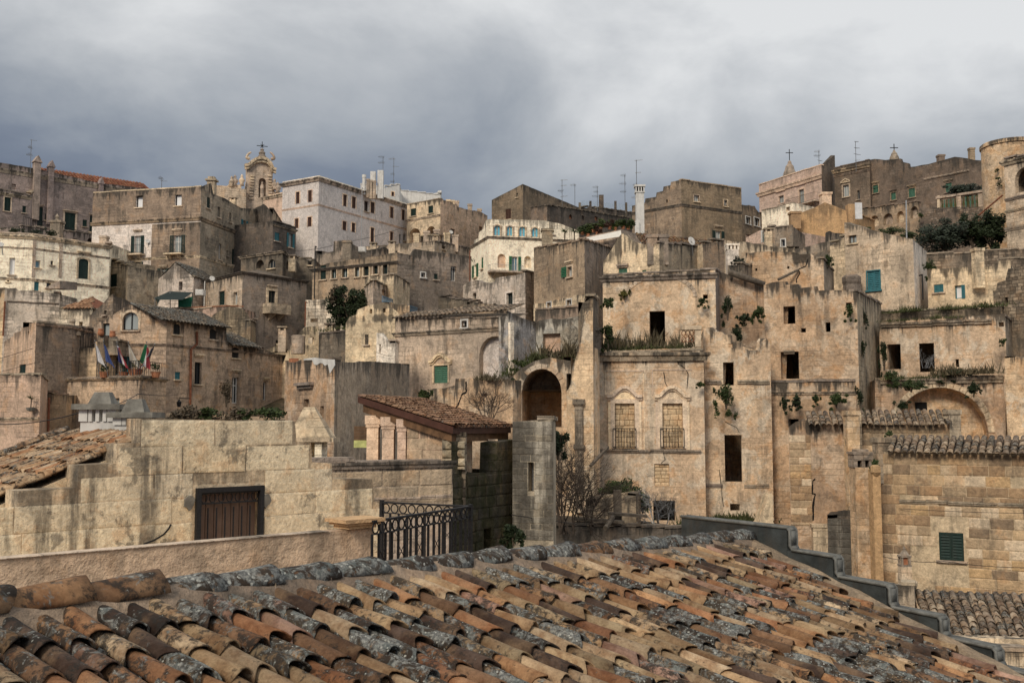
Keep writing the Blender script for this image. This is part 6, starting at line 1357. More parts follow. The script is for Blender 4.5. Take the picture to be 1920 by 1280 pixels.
for k in range(22):
    d = Vector((R.gauss(0, .7), R.gauss(0, .7), R.uniform(.1, 1))).normalized() * .38; s_ = d.orthogonal().normalized() * .02; q_ = c + Vector((.03, 0, .65)); mb.add([q_ - s_, q_ + s_, q_ + d], [(0, 1, 2)])
mb.build('leaves', 'lime_leaf', pp)
mb = MB(); mb.tube([P(92, 745, 56), P(90, 830, 56)], .07, 6); o = mb.build('downpipe', 'rust'); tag(o, 'brown downpipe between the pink wall and the flag house', 'pipe')
h = house('gully_house', 'dim plaster wall between the pink wall and the flag house', [(76, 735, 60), (125, 740, 60)], 'brown', rough=.06, deep=4)
# --- flag house
SH = S('darksh', arch=.18, sill=True)
h = house('flag_house', 'ochre gabled house with arched window, tiled roof and terrace of flags', [(176, 608, 65), (313, 600, 64.5), (536, 670, 75)], 'lime', {0: [('glass', 230, 585, 260, 619, dict(arch=True, glass='paleglass', frame='darksh', sur=.15, trim='limepale', sill=True)), ('glass', 193, 606, 205, 632, dict(glass='paleglass', frame='dgreen', sill=False)), ('glass', 203, 668, 221, 702, dict(glass='glass', frame='teal', sill=False)), ('glass', 228, 668, 246, 702, dict(glass='glass', frame='teal', sill=False))],
    1: [('shut', 325, 607, 338, 627, SH), ('shut', 393, 617, 406, 636, SH), ('shut', 435, 651, 448, 671, SH), ('shut', 328, 697, 338, 711, S('teal')), ('glass', 365, 679, 378, 720, dict(frame='darksh', ped='flat', pv=.5)), ('glass', 435, 707, 447, 756, dict(frame='paint', ped='flat', pv=.5, sill=False)), ('glass', 493, 716, 500, 750, dict(frame='paint', ped='flat', pv=.3, sill=False))]},
    tops={0: [(176, 608), (200, 598), (232, 577), (245, 571), (260, 577), (313, 601)], 1: [(313, 600), (424, 613), (426, 642), (500, 656), (536, 672)]}, rough=.02, roof=None, bands=[(0, 1, 645, .16, .1, 'brown')])
f0, f1 = h.f
# roof: two slopes with ridge from the gable apex, running back along the side wall
ax_ = f0.pt(f0.uv(245, 571)[0], f0.uv(245, 571)[1]); ev = f0.pt(f0.L, h.z[1] + .05); fu = f1.u; Lr = f1.L * .56
ev = ev + f1.n * .25 - Vector((0, 0, .12)); down_ = (ev - ax_); down_ = (down_ - fu * down_.dot(fu)); dl = down_.length; down_.normalize()
st_ = ax_ - fu * .1 + Vector((0, 0, .08)); 
mb = MB(); mb.add([ax_, ax_ + fu * Lr, ax_ + fu * Lr + down_ * dl, ax_ + down_ * dl], [(0, 1, 2, 3)]); lv = f0.pt(0, h.z[0] + .05); dv_ = lv - ax_; dv_ = dv_ - fu * dv_.dot(fu); mb.add([ax_, ax_ + fu * Lr, ax_ + fu * Lr + dv_, ax_ + dv_], [(0, 1, 2, 3)]); mb.build('roof', 'rooftop', h.root)
GT = [(.30, .26, .205), (.24, .21, .17), (.36, .31, .24), (.2, .175, .145)]
tile_sheet(h.root, st_, fu, down_, int(Lr / .3), int(dl / .36) + 1, .3, .36, sc=1.35, pal=GT, lich=(.5, .95))
for kk, (py_, px_) in enumerate(((640, 470),)):
    u2 = (f1.L - Lr) * .62; a2 = ax_ + fu * (Lr - .1) + Vector((0, 0, -1.15)); mb = MB()
    mb.add([a2, a2 + fu * u2, a2 + fu * u2 + down_ * dl, a2 + down_ * dl], [(0, 1, 2, 3)]); mb.add([a2, a2 + fu * u2, a2 + fu * u2 + dv_, a2 + dv_], [(0, 1, 2, 3)]); mb.build('roof', 'rooftop', h.root)
    tile_sheet(h.root, a2 + Vector((0, 0, .08)), fu, down_, int(u2 / .3), int(dl / .36) + 1, .3, .36, sc=1.35, pal=GT, lich=(.5, .95))
mb = MB(); mb.tube([f1.pt(f1.uv(367, 620)[0], f1.uv(367, 622)[1], .12), f1.pt(f1.uv(367, 645)[0], f1.uv(367, 645)[1], .12), f1.pt(f1.uv(356, 655)[0], f1.uv(356, 655)[1], .12), f1.pt(f1.uv(354, 765)[0], f1.uv(354, 765)[1], .12)], .08, 6); mb.build('downpipe', 'rust', h.root)
FH = h
h = house('flag_terrace', 'terrace block with iron railings in front of the flag house', [(119, 710, 62), (262, 706, 59), (312, 710, 62)], 'lime', {0: [('glass', 215, 747 - 1, 224, 757, dict(glass='paleglass'))]}, rough=.03, bands=[(0, 1, 711, .14, .15, 'brown')])
zf = h.z[1]
railing(h.f[0], h.f[0].uv(180, 660)[0], zf, h.f[0].L - .05, zf + .95, -.1, 'iron', h.root, .2, .015); railing(h.f[1], .05, zf, h.f[1].L - .05, zf + .95, -.1, 'iron', h.root, .2, .015)
h = house('stair_block', 'stone stair block with rounded finial at the left of the flag terrace', [(124, 626, 63.5), (182, 640, 63)], 'lime', tops={0: [(124, 628), (137, 624), (139, 652), (178, 652), (179, 640), (182, 640)]}, rough=.05, deep=3)
c = P(135, 626, 63); mb = MB(); mb.lathe((c.x, c.y, c.z - .1), [(.55, 0), (.5, .2), (.25, .5), (.15, .75), (.2, .9), (.14, 1.05)], 10); o = mb.build('finial', 'grey'); tag(o, 'bell shaped grey stone finial on the stair block pier', 'finial')
railing(h.f[0], h.f[0].uv(140, 640)[0], h.f[0].uv(160, 652)[1], h.f[0].uv(178, 640)[0], h.f[0].uv(160, 626)[1], -.1, 'iron', h.root, .18, .016)
h = house('balcony_pillars', 'upper landing with parapet pillars and two terracotta pots below the arched window', [(184, 632, 64), (222, 640, 63.5), (240, 642, 65)], 'grey', tops={0: [(184, 628), (195, 628), (196, 650), (203, 650), (204, 632), (220, 630), (222, 640)]}, rough=.03, base=P(200, 666, 64).z, cat='landing')
for x, y, lab in ((189, 628, 'round terracotta pot on the landing, nearer the stair block'), (211, 632, 'tall terracotta pot on the landing below the arched window')):
    c = P(x, y, 63.8); mb = MB(); mb.lathe(c - Vector((0, 0, .05)), [(.1, 0), (.18, .08), (.2, .22), (.15, .38), (.2, .43), (.18, .44)], 10); o = mb.build('flower_pot', 'terracotta', smooth=True); tag(o, lab, 'pot')
# flags: pole leaning out, drooping cloth
FL = [(178, 640, 'fl_white', None, 'white flag hanging limp at the left end of the terrace'), (194, 640, 'fl_blue', None, 'plain blue flag, second from the left on the terrace'), (219, 642, 'fl_navy', 'fl_red', 'blue, white and red flag in the middle of the terrace row'), (241, 642, 'fl_cream', None, 'pale cream flag on the terrace beside the stair rail'), (275, 642, 'fl_green', 'fl_white', 'green, white and red flag near the right end of the terrace'), (290, 646, 'fl_navy', 'fl_red', 'red and dark blue flag at the right end of the terrace')]
for i, (x, y, m1, m2, lab) in enumerate(FL):
    Yf = 59.5; t = P(x, y, Yf); lean = -.25 if i < 4 else .9; b = P(x + (8 if i < 4 else -22), 705, Yf + .3); o = root('flag', lab, 'flag', b, 'flags on the terrace'); mb = MB(); mb.tube([b, t], .02, 5); mb.lathe(t, [(.02, -.02), (.05, .03), (.01, .08)], 6); mb.build('pole', 'metal', o)
    ms = [m1] + ([m2] if m2 else []); nw, nh = 5, 9; hh = 1.35 if i < 4 else 1.5; wd_ = .62
    strips = 3 if m2 else 1
    for s_ in range(strips):
        mb = MB(); vs = []; fs = []
        for j in range(nh + 1):
            tt = j / nh
            for k in range(nw + 1):
                uu = (s_ + k / nw) / strips; p = t + (b - t).normalized() * (.1 + tt * hh * .75) + Vector((uu * wd_ * (.25 + .75 * tt) * (1 if i != 5 else -1), -.05 + .12 * math.sin(uu * 9 + tt * 2 + i), -uu * (.75) * (.3 + tt * .35)))
                vs.append(p)
        for j in range(nh):
            for k in range(nw): a = j * (nw + 1) + k; fs.append((a, a + 1, a + nw + 2, a + nw + 1))
        mm = {0: m1, 1: 'fl_white' if m1 in ('fl_green', 'fl_navy') else m2, 2: 'fl_red'}[s_] if m2 else m1
        mb.add(vs, fs); mb.build('cloth', mm, o, True)
# plants and pots on the flag terrace
for i, (x, y, lab) in enumerate(((195, 700, 'terracotta planter at the left of the flag terrace'), (232, 700, 'terracotta planter under the middle flags'), (254, 698, 'big terracotta pot with leafy plant on the flag terrace corner'), (292, 702, 'row planter at the right end of the flag terrace'))):
    c = P(x, y, 60.2); c.z = zf + .3; pp = root('potted_plant', lab, 'plant', c - Vector((0, 0, .3))); mb = MB(); k_ = 1.5 if i == 2 else 1; mb.lathe(c - Vector((0, 0, .3)), [(.2 * k_, 0), (.28 * k_, .3 * k_), (.3 * k_, .34 * k_), (.24 * k_, .34 * k_)], 10); mb.build('pot', 'terracotta', pp); mb = MB(); leaves_mesh(mb, c + Vector((0, 0, .35 * k_)), .4 * k_, .35, .4 * k_, 120, .07, 6); mb.build('leaves', 'leaf', pp)
# --- houses behind the flag house
h = house('little_gable_house', 'little pale block house with steep gable and one dark slit', [(297, 522, 83), (363, 520, 81.5), (412, 522, 86)], 'whitestone', {0: [('void', 335, 528, 342, 544, {})]}, tops={0: [(297, 523), (312, 510), (328, 493), (344, 504), (363, 519)]}, rough=.03, roof=None)
f0, f1 = h.f; a = f0.pt(f0.uv(328, 493)[0], f0.uv(328, 493)[1] + .05); dv_ = f0.pt(f0.L, h.z[1]) - a; fu = f1.u; mb = MB(); mb.add([a, a + fu * f1.L, a + fu * f1.L + dv_, a + dv_], [(0, 1, 2, 3)]); dl_ = f0.pt(0, h.z[0]) - a; mb.add([a, a + fu * f1.L, a + fu * f1.L + dl_, a + dl_], [(0, 1, 2, 3)]); mb.build('roof', 'rooftop', h.root); tile_sheet(h.root, a + Vector((0, 0, .05)), fu, dv_.normalized(), int(f1.L / .32), int(dv_.length / .38), .32, .38, sc=1.45, pal=GT, lich=(.5, .9))
h = house('corner_house', 'grey brown house with stone balcony box and quoined corner', [(384, 528, 83), (455, 512, 78), (575, 528, 83)], 'limepale', {0: [('shut', 411, 546, 422, 574, S('dgreen', sill=False, sur=.08)), ('glass', 438, 548, 446, 571, dict(frame='paint', glass='paleglass', sur=.1))], 1: [('glass', 503, 545, 516, 571, dict(frame='dgreen', glass='glass', sur=.22, ped='flat', pv=.4, sill=False)), ('glass', 473, 585, 479, 596, dict(frame='paint')), ('void', 517, 638, 532, 645, {})]}, mats={1: 'grey'}, rough=.06, bands=[(0, 1, 527, .18, .2, 'dark')])
f = h.f[1]; a, b, c, d = f.rect(493, 571, 532, 590); mb = MB()
mb.box(f.pt((a + c) / 2, b + .06, .45), f.u * (c - a) / 2, f.n * .45, Vector((0, 0, .07))); mb.box(f.pt((a + c) / 2, (b + d) / 2, .86), f.u * (c - a) / 2, f.n * .05, Vector((0, 0, (d - b) / 2)))
for e in (a, c): mb.box(f.pt(e, (b + d) / 2, .42), f.u * .05, f.n * .4, Vector((0, 0, (d - b) / 2 - .01)))
for k in range(2): mb.prism([f.pt(a + .5 + k * (c - a - 1.2), b, .02), f.pt(a + .5 + k * (c - a - 1.2), b - .5, .02), f.pt(a + .5 + k * (c - a - 1.2), b, .8)], f.u * .2)
mb.build('balcony_box', 'grey', h.root)
a = h.f[0].pt(0, h.z[0]); f0, f1 = h.f; pkz = f0.pt(f0.L, h.z[1] + .05) ; bk_ = pkz - f0.n * 3 - f1.n * 2.5 + Vector((0, 0, .75)); mb = MB(); mb.add([f0.pt(0, h.z[0]), pkz, f1.pt(f1.L, h.z[2]), bk_], [(0, 1, 3), (1, 2, 3)]); mb.build('hipped_roof', 'rooftop', h.root)
h = house('low_stub_house', 'low rough house stub with a dark corner below the corner house', [(455 - 60, 605, 76), (470, 600, 74.5), (480, 606, 77)], 'rubble', tops={0: [(395, 596), (400, 588), (425, 578), (428, 574), (455, 578), (470, 598)]}, rough=.15, deep=4)
tp = root('shade_tarp', 'black and green shade netting over the small roof terrace', 'awning', P(335, 575, 79)); mb = MB(); mb.add([P(290, 558, 79), P(318, 546, 80), P(362, 548, 79), P(342, 562, 76), P(300, 562, 76)], [(0, 1, 2, 3, 4)]); mb.add([P(290, 558, 79), P(300, 562, 76), P(296, 570, 77)], [(0, 1, 2)]); mb.build('black_net', 'tarp', tp); mb = MB(); mb.add([P(334, 562, 77.8), P(361, 556, 78), P(359, 577, 78), P(334, 576, 77.8)], [(0, 1, 2, 3)]); mb.build('green_net', 'tarpgreen', tp); mb = MB()
for x, y in ((291, 557), (319, 546), (361, 548)): mb.tube([P(x, y, 79), P(x, y + 34, 79)], .04, 5)
mb.build('poles', 'metal', tp)
h = house('terrace_ledge', 'roof terrace edge with thin red coping under the shade netting', [(275, 580, 79), (372, 580, 77), (425, 573, 76), (455, 578, 76.5)], 'pinkish', rough=.02, bands=[(0, 2, 581, .08, .06, 'terracotta')], deep=5, cat='terrace')
h = house('cistern_house', 'low limestone house row with cylinder tank right of the flag house', [(480, 655, 77), (545, 640, 74), (640, 650, 76)], 'limepale', {0: [('void', 516, 640 + 3, 531, 648, {})], 1: [('void', 578, 632, 589, 644, {})]}, tops={0: [(480, 664), (510, 660), (540, 655), (545, 655)], 1: [(545, 648), (560, 625), (572, 612), (596, 611), (598, 640), (640, 650)]}, rough=.08)
c = P(559, 650, 72); mb = MB(); mb.lathe((c.x, c.y, c.z - .5), [(.5, 0), (.5, 1.2), (.52, 1.25), (.45, 1.3)], 14); o = mb.build('water_tank', 'limepale'); tag(o, 'round pale masonry cistern on the low roof', 'tank')
h = house('dark_round_house', 'dark streaked low house with grass on its broken tile roof', [(598, 626, 71), (668, 620, 69), (676, 626, 72)], 'slate', rough=.08, deep=4)
h = house('white_gable_ruin', 'whitish ruined gable end with two dark slots', [(573, 562, 76.5), (650, 580, 75)], 'whitestone', {0: [('void', 582, 597, 596, 604, {}), ('void', 619, 605, 627, 608, {})]}, tops={0: [(573, 562), (600, 560), (624, 558), (633, 566), (640, 578), (644, 590), (650, 604)]}, rough=.12, deep=4)
h = house('arched_gallery', 'stone gallery with six arched glazed windows in a row', [(586, 502, 81), (745, 472, 77), (884, 492, 81)], 'brown', {0: [('shut', 601, 497, 611, 524, S('dgreen'))] + [('glass', x0, y0, x1, y1, dict(arch=True, glass=g__, frame='dgreen', sur=.1, trim='limepale', sill=True)) for x0, y0, x1, y1, g__ in ((622, 501, 631, 522, 'paleglass'), (642, 500, 652, 520, 'paleglass'), (666, 498, 674, 519, 'paleglass'), (682, 496, 692, 517, 'glass'), (700, 494, 709, 514, 'glass'), (718, 492, 727, 514, 'glass'))], 1: [('glass', 789, 511, 797, 520, dict(frame='paint', sur=.08, trim='paint')), ('shut', 814, 513, 821, 524, S('dgreen')), ('glass', 845, 499, 855, 527, dict(frame='paint', glass='glass', sill=False))]}, tops={0: [(586, 500), (620, 492), (700, 480), (745, 473)], 1: [(745, 473), (770, 478), (778, 466), (800, 470), (884, 480)]}, mats={1: 'grey'}, rough=.08, bands=[(0, 0, 505, .2, .2, 'dark')])
h = house('gallery_outbuilding', 'jumble of low roofs behind the arched gallery', [(592, 470, 90), (650, 462, 88), (745, 478, 94)], 'grey', tops={0: [(592, 476), (625, 470), (626, 452), (650, 450)], 1: [(650, 462), (652, 456), (672, 462), (690, 468), (720, 462), (745, 470)]}, rough=.15)
stack(h.root, 651, 452, 470, 87, .35, 'grey')
h = house('panelled_house', 'narrow stone house with tall panels and blue terrace railing', [(683, 538, 73), (700, 525, 70.5), (752, 550, 76)], 'limepale', {1: [('niche', 716, 543, 723, 563, dict(d=.12, m='pinkish')), ('niche', 727, 546, 734, 565, dict(d=.12, m='pinkish')), ('niche', 738, 549, 744, 567, dict(d=.12, m='pinkish'))], 0: []}, rough=.1)
railing(h.f[1], .2, h.f[1].uv(730, 576)[1], h.f[1].L + 2, h.f[1].uv(730, 565)[1], .6, 'bluep', h.root, .18, .025)
h = house('gallery_terrace', 'stone terrace block in front of the arched gallery', [(684, 520, 75), (738, 514, 72.5), (768, 532, 76)], 'limepale', rough=.1, tops={0: [(684, 524), (694, 516), (738, 516)]}, deep=4)
h = house('long_ruin_wall', 'long grey ruin wall with two square holes below the olive tree', [(648, 618, 68), (756, 600, 66), (790, 612, 70)], 'limepale', {0: [('void', 693, 579, 698, 588, {}), ('void', 718, 578, 723, 586, {}), ('shut', 684, 627, 691, 646, S('oldwood'))]}, tops={0: [(648, 606), (655, 594), (668, 588), (670, 580), (700, 570), (720, 566), (735, 575), (756, 592)]}, rough=.12, deep=5)
h = house('brick_roof_house', 'low wall with sloping red-brown roof strip under the blue railing', [(718, 566, 69.5), (768, 588, 68), (775, 590, 70)], 'brown', rough=.04, roof='slope', roofmat='rust', tops={0: [(718, 568), (768, 572)]}, deep=4)
h = house('yellow_slit_house', 'cream rendered sliver of house with one black slit', [(706, 626, 58), (741, 640, 57), (748, 643, 59)], 'white', {0: [('void', 711, 645, 714, 662, {})]}, tops={0: [(706, 624), (715, 630), (728, 641), (741, 643)]}, rough=.02, deep=2.5, mats={0: 'white'})
# --- green shutter house with big blind arch
h = house('green_shutter_house', 'long grey stone house with bright green shutters and a big blind arch', [(741, 598, 62), (962, 596, 57.5)], 'limepale', {0: [('glass', 866, 601, 876, 614, dict(frame='paint', sur=.1, trim='paint')), ('shut', 814, 685, 840, 718, S('midgreen', sur=.12, sill=False)), ('niche', 899, 630, 955, 712, dict(arch=True, d=.4, m='white'))]}, rough=.04, deep=6, bands=[(0, 0, 624, .25, .16, 'grey')], trim='limepale')
f = h.f[0]; a, b, c, d = f.rect(814, 685, 840, 715); pediment(f, a, c, d + .25, 'arc', 'limepale', h.root); a, b, c, d = f.rect(936, 666, 953, 712); fb = Face(f.pt(0, 0, -.36), f.pt(f.L, 0, -.36)); leaf_shutter(fb, a, b, c, d, .03, 'midgreen', h.root)
a = f.pt(.1, f.uv(745, 597)[1] + .02, -.1); tile_sheet(h.root, f.pt(0, h.z[0] + .55, -1.6), f.u, Vector((f.n.x, f.n.y, -.3)).normalized(), int(f.L / .3), 5, .3, .36, sc=1.3, pal=[(.4, .33, .25), (.34, .28, .22)], lich=(.3, .7))
mb = MB(); a, b = f.pt(0, h.z[0] + .45, -1.7), f.pt(f.L, h.z[1] + .45, -1.7); mb.add([a, b, b + f.n * 1.6 - Vector((0, 0, .48)), a + f.n * 1.6 - Vector((0, 0, .48))], [(0, 1, 2, 3)]); mb.build('roof_deck', 'rooftop', h.root)
h = house('parapet_ruin', 'brown ruined parapet with loose stones behind the green shutter house', [(756, 586, 66), (928, 566, 61), (965, 590, 64)], 'brown', tops={0: [(756, 592), (800, 583), (860, 574), (928, 568)], 1: [(928, 568), (940, 575), (965, 592)]}, rough=.1, deep=5, cat='wall')
h = house('cracked_wall', 'cracked ochre garden wall with shrubs in front of the green shutters', [(783, 735, 49), (962, 712, 46)], 'limewarm', {0: [('void', 904, 737, 913, 744, {})]}, tops={0: [(783, 740), (812, 728), (853, 722), (854, 709), (880, 708), (920, 710), (962, 712)]}, rough=.08, deep=.7, cat='wall')
crack(h, 0, [(874, 715), (874, 735), (866, 740), (860, 755), (855, 765), (854, 775)], .05)
# --- blue plaster ruin and vault
h = house('blue_ruin', 'roofless wall with peeling pale blue plaster left of the vault', [(952, 592, 53.2), (1004, 602, 55.2)], 'blueplaster', tops={0: [(952, 582), (966, 590), (985, 598), (1004, 603)]}, rough=.12, deep=.6, cat='wall')
mb = MB(); f = h.f[0]; a, b, c, d = f.rect(953, 605, 960, 700); mb.box(f.pt((a + c) / 2, (b + d) / 2, .06), f.u * (c - a) / 2, f.n * .08, Vector((0, 0, (d - b) / 2))); mb.build('pilaster', 'white', h.root)
h = house('blue_ruin_wall', 'broken plaster wall with a ragged opening behind the vault', [(1002, 604, 55.3), (1096, 590, 54.3)], 'blueplaster', {0: [('niche', 1018, 625, 1051, 672, dict(d=.3, m='pinkish'))]}, tops={0: [(1002, 606), (1012, 600), (1060, 597), (1090, 592), (1096, 585)]}, rough=.12, deep=.8, cat='wall')
h = house('ruin_wall_band', 'low grey wall band behind the blue plaster ruin', [(1003, 582, 58), (1092, 574, 57)], 'brown', rough=.06, deep=3, cat='wall')
h = house('vault_ruin', 'broken barrel vault with dark hollow and plants on top', [(948, 712, 50), (1070, 668, 49.5)], 'ruin', {0: [('niche', 978, 691, 1053, 800, dict(arch=1.15, d=3.2, m='limewarm'))]}, tops={0: [(948, 722), (962, 705), (975, 690), (1000, 676), (1030, 668), (1070, 676)]}, rough=.12, deep=5)
f = h.f[0]; a, b, c, d = f.rect(978, 691, 1053, 800); cu = (a + c) / 2; ru = (c - a) / 2; mb = MB()
for k in (2, 3, 5, 6, 7, 8, 10):
    t0_, t1_ = math.pi * k / 12 + .01, math.pi * (k + 1) / 12 - .01; pp = []
    for r_, t_ in ((.0, t0_), (.24, t0_), (.24, t1_), (.0, t1_)): pp.append(f.pt(cu + (ru + r_) * math.cos(t_), d - 1.15 + (1.15 + r_) * math.sin(t_)))
    mb.prism(pp, f.n * R.uniform(.0, .09))
mb.build('arch_stones', 'ruin', h.root)
# --- square tower house in the middle
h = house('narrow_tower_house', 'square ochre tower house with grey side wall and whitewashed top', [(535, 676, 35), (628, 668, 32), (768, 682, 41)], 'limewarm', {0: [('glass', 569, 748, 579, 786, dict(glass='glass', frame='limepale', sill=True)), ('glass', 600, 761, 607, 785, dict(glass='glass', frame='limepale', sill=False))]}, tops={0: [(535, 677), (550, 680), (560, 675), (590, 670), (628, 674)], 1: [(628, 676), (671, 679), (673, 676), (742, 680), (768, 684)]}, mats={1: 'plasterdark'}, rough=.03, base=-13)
f = h.f[0]; a, b, c, d = f.rect(562, 722, 586, 748); pediment(f, a + .05, c - .05, f.uv(572, 720)[1], 'flat', 'grey', h.root)
ft_ = Face(f.pt(f.L * .4, 0, .0), f.pt(f.L, 0, .0)); up_ = [(q_, topz(h.top[0], f.L * .4 + q_) + .01) for q_ in [ft_.L * k / 14 for k in range(15)]]; dn2 = [(q_ + R.uniform(-.03, .03), v_ - R.choice((.1, .16, .3, .42, .22)) * (.5 + .7 * q_ / ft_.L)) for q_, v_ in up_]
mb = MB(); mb.prism([ft_.pt(*p_) for p_ in up_] + [ft_.pt(*p_) for p_ in dn2[::-1]], f.n * .018); mb.build('whitewash_patch', 'whitewash', h.root)
mb = MB(); e = h.p; c_ = [f.pt(f.L * .45, h.z[1] - .02, -.3), f.pt(f.L * .98, h.z[1] + .02, -.3), h.f[1].pt(1.3, h.z[1] - .12, -.25), f.pt(f.L * .6, h.z[1] + .02, -1.0)]; mb.add(c_, [(0, 1, 2, 3)]); mb.build('roof_sheeting', 'sheet', h.root)
mb = MB(); c = f.pt(.25, h.z[0] - .05, -.2); mb.box(c, f.u * .14, f.n * .12, Vector((0, 0, .12))); mb.build('brick_stub', 'terracotta', h.root)
# hood-shaped chimney at its foot
b = P(592, 868, 30); hc = root('hood_chimney', 'pale stone chimney with pyramidal hood at the foot of the tower house', 'chimney', b); zt = P(592, 763, 30).z; zm = P(592, 820, 30).z; mb = MB()
mb.add([Vector((b.x - .72, b.y - .5, zm)), Vector((b.x + .5, b.y - .5, zm)), Vector((b.x + .5, b.y + .5, zm)), Vector((b.x - .72, b.y + .5, zm)), Vector((b.x - .35, b.y - .12, zt)), Vector((b.x - .05, b.y - .12, zt)), Vector((b.x - .05, b.y + .12, zt)), Vector((b.x - .35, b.y + .12, zt))], [(0, 1, 5, 4), (1, 2, 6, 5), (2, 3, 7, 6), (3, 0, 4, 7), (4, 5, 6, 7)]); mb.build('hood', 'limepale', hc)
mb = MB(); mb.bx((b.x - .78, b.y - .56, zm - .12), (b.x + .6, b.y + .56, zm - .001)); mb.build('slab', 'limepale', hc)
mb = MB(); mb.bx((b.x - .42, b.y - .45, b.z - 1.5), (b.x - .22, b.y + .45, zm - .12)); mb.bx((b.x + .05, b.y - .45, b.z - 1.5), (b.x + .25, b.y + .45, zm - .12)); mb.bx((b.x - .4, b.y + .2, b.z - 1.5), (b.x + .2, b.y + .45, zm - .121)); mb.build('legs', 'white', hc)
# --- portico with tiled lean-to roof
pg = root('portico', 'new timber and tile lean-to roof on pale square stone pillars', 'portico', P(820, 870, 27) - Vector((0, 0, 1)))
pA, pB = P(671, 743, 26), P(849, 800, 23.5); pC = P(958, 800, 27)           # gable edge, low corner, far eave end
back = pC - pB; pD = pA + back
dnp = (pB - pA).normalized(); alp = back.normalized(); nrm = dnp.cross(alp); nrm = nrm if nrm.z > 0 else -nrm
mb = MB(); mb.add([pA, pB, pC, pD] + [p - Vector((0, 0, .16)) for p in (pA, pB, pC, pD)], [(0, 1, 2, 3), (4, 5, 6, 7), (0, 1, 5, 4), (1, 2, 6, 5), (2, 3, 7, 6), (3, 0, 4, 7)]); mb.build('eave_board', 'eave', pg)
mb = MB(); lo = Vector((0, 0, -.17)); q4 = [pA + dnp * .15 + alp * .1, pB - dnp * .1 + alp * .1, pC - dnp * .1, pD + dnp * .15]; mb.add([p + lo for p in q4] + [p + lo - Vector((0, 0, .2)) for p in q4], [(0, 1, 2, 3), (4, 5, 6, 7), (0, 1, 5, 4), (1, 2, 6, 5), (2, 3, 7, 6), (3, 0, 4, 7)]); mb.build('beam', 'wood', pg)
npx = int(back.length / .17); mpx = int((pB - pA).length / .26)
tile_field(pg, pA + nrm * .02 - dnp * .02, alp, dnp, npx, mpx, .17, .26, sc=.79, fine=False, pal=[(.33, .19, .115), (.28, .165, .105), (.38, .24, .15), (.24, .15, .1)], lich=(.1, .5))
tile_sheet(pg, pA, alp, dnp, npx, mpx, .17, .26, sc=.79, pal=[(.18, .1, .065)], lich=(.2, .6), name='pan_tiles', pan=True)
for x0, x1, Yp, ytop in ((687, 712, 25.85, 786), (716, 741, 25.45, 789), (745, 763, 25.1, 793)):
    a = P((x0 + x1) / 2, 870, Yp); zt = P(0, ytop, Yp).z; w_ = (x1 - x0) / 2 / FPX * Yp; mb = MB(); mb.bx((a.x - w_ * .86, a.y - .18, a.z - .6), (a.x + w_ * .86, a.y + .18, zt - .2)); mb.bx((a.x - w_, a.y - .2, zt - .2), (a.x + w_, a.y + .2, zt - .12)); mb.bx((a.x - w_ * 1.12, a.y - .22, zt - .12), (a.x + w_ * 1.12, a.y + .22, zt + .1)); mb.build('pillar', 'peach', pg)
a, b = P(763, 798, 24.95), P(832, 870, 24.1); fpw = Face(Vector((a.x, a.y, 0)), Vector((b.x, b.y, 0))); mb = MB(); wall_slab(mb, fpw, [(0, P(763, 797, 24.95).z), (fpw.L, P(832, 822, 24.1).z)], -3, [], .2, 0, 0); wv = mb.build('end_wall', 'pinkish', pg)
masonry(pg, fpw, .02, -1.1, fpw.L - .02, P(763, 800, 24.95).z, .27, (.45, .75), [(.50, .40, .31), (.46, .37, .28), (.53, .43, .33)], 'blockstone', top=[(0, P(763, 797, 24.95).z), (fpw.L, P(832, 822, 24.1).z)], d=.015, gap=.008)
a = P(849, 900, 24.6); fpp = Face(P(829, 825, 23.9), P(873, 825, 23.9)); masonry(pg, fpp, 0, P(0, 880, 23.9).z, fpp.L, P(0, 826, 23.9).z, .19, (.22, .4), [(.44, .38, .28), (.36, .31, .23), (.5, .43, .32), (.28, .25, .19)], 'tufa', d=.12, gap=.015, w=.06)
mb = MB(); mb.box(fpp.pt(fpp.L / 2, P(0, 850, 23.9).z - .5, -.3), fpp.u * fpp.L / 2, fpp.n * .3, Vector((0, 0, 1.0))); mb.build('pier', 'rubble', pg)
for x0, y0, y1 in ((876, 823, 895), (924, 823, 892)):
    c = P(x0, y1, 25.8); zt = P(x0, y0, 25.8).z; mb = MB(); mb.bx((c.x - .12, c.y - .12, c.z - .2), (c.x + .12, c.y + .12, zt)); mb.build('post', 'peach', pg)
sh = root('roller_blind', 'brown slatted blind with yellow cloth under it beside the portico', 'blind', P(675, 850, 28)); fb = Face(P(664, 800, 28), P(690, 800, 28)); mb = MB()
for k in range(12): mb.box(fb.pt(fb.L / 2, P(0, 800, 28).z - .04 * k, 0), fb.u * fb.L / 2, fb.n * .012, Vector((0, 0, .017)))
mb.build('slats', 'wood', sh); mb = MB(); mb.box(fb.pt(fb.L / 2, P(0, 832, 28).z, .02), fb.u * fb.L / 2, fb.n * .01, Vector((0, 0, .1))); mb.build('cloth', 'yellowcloth', sh)
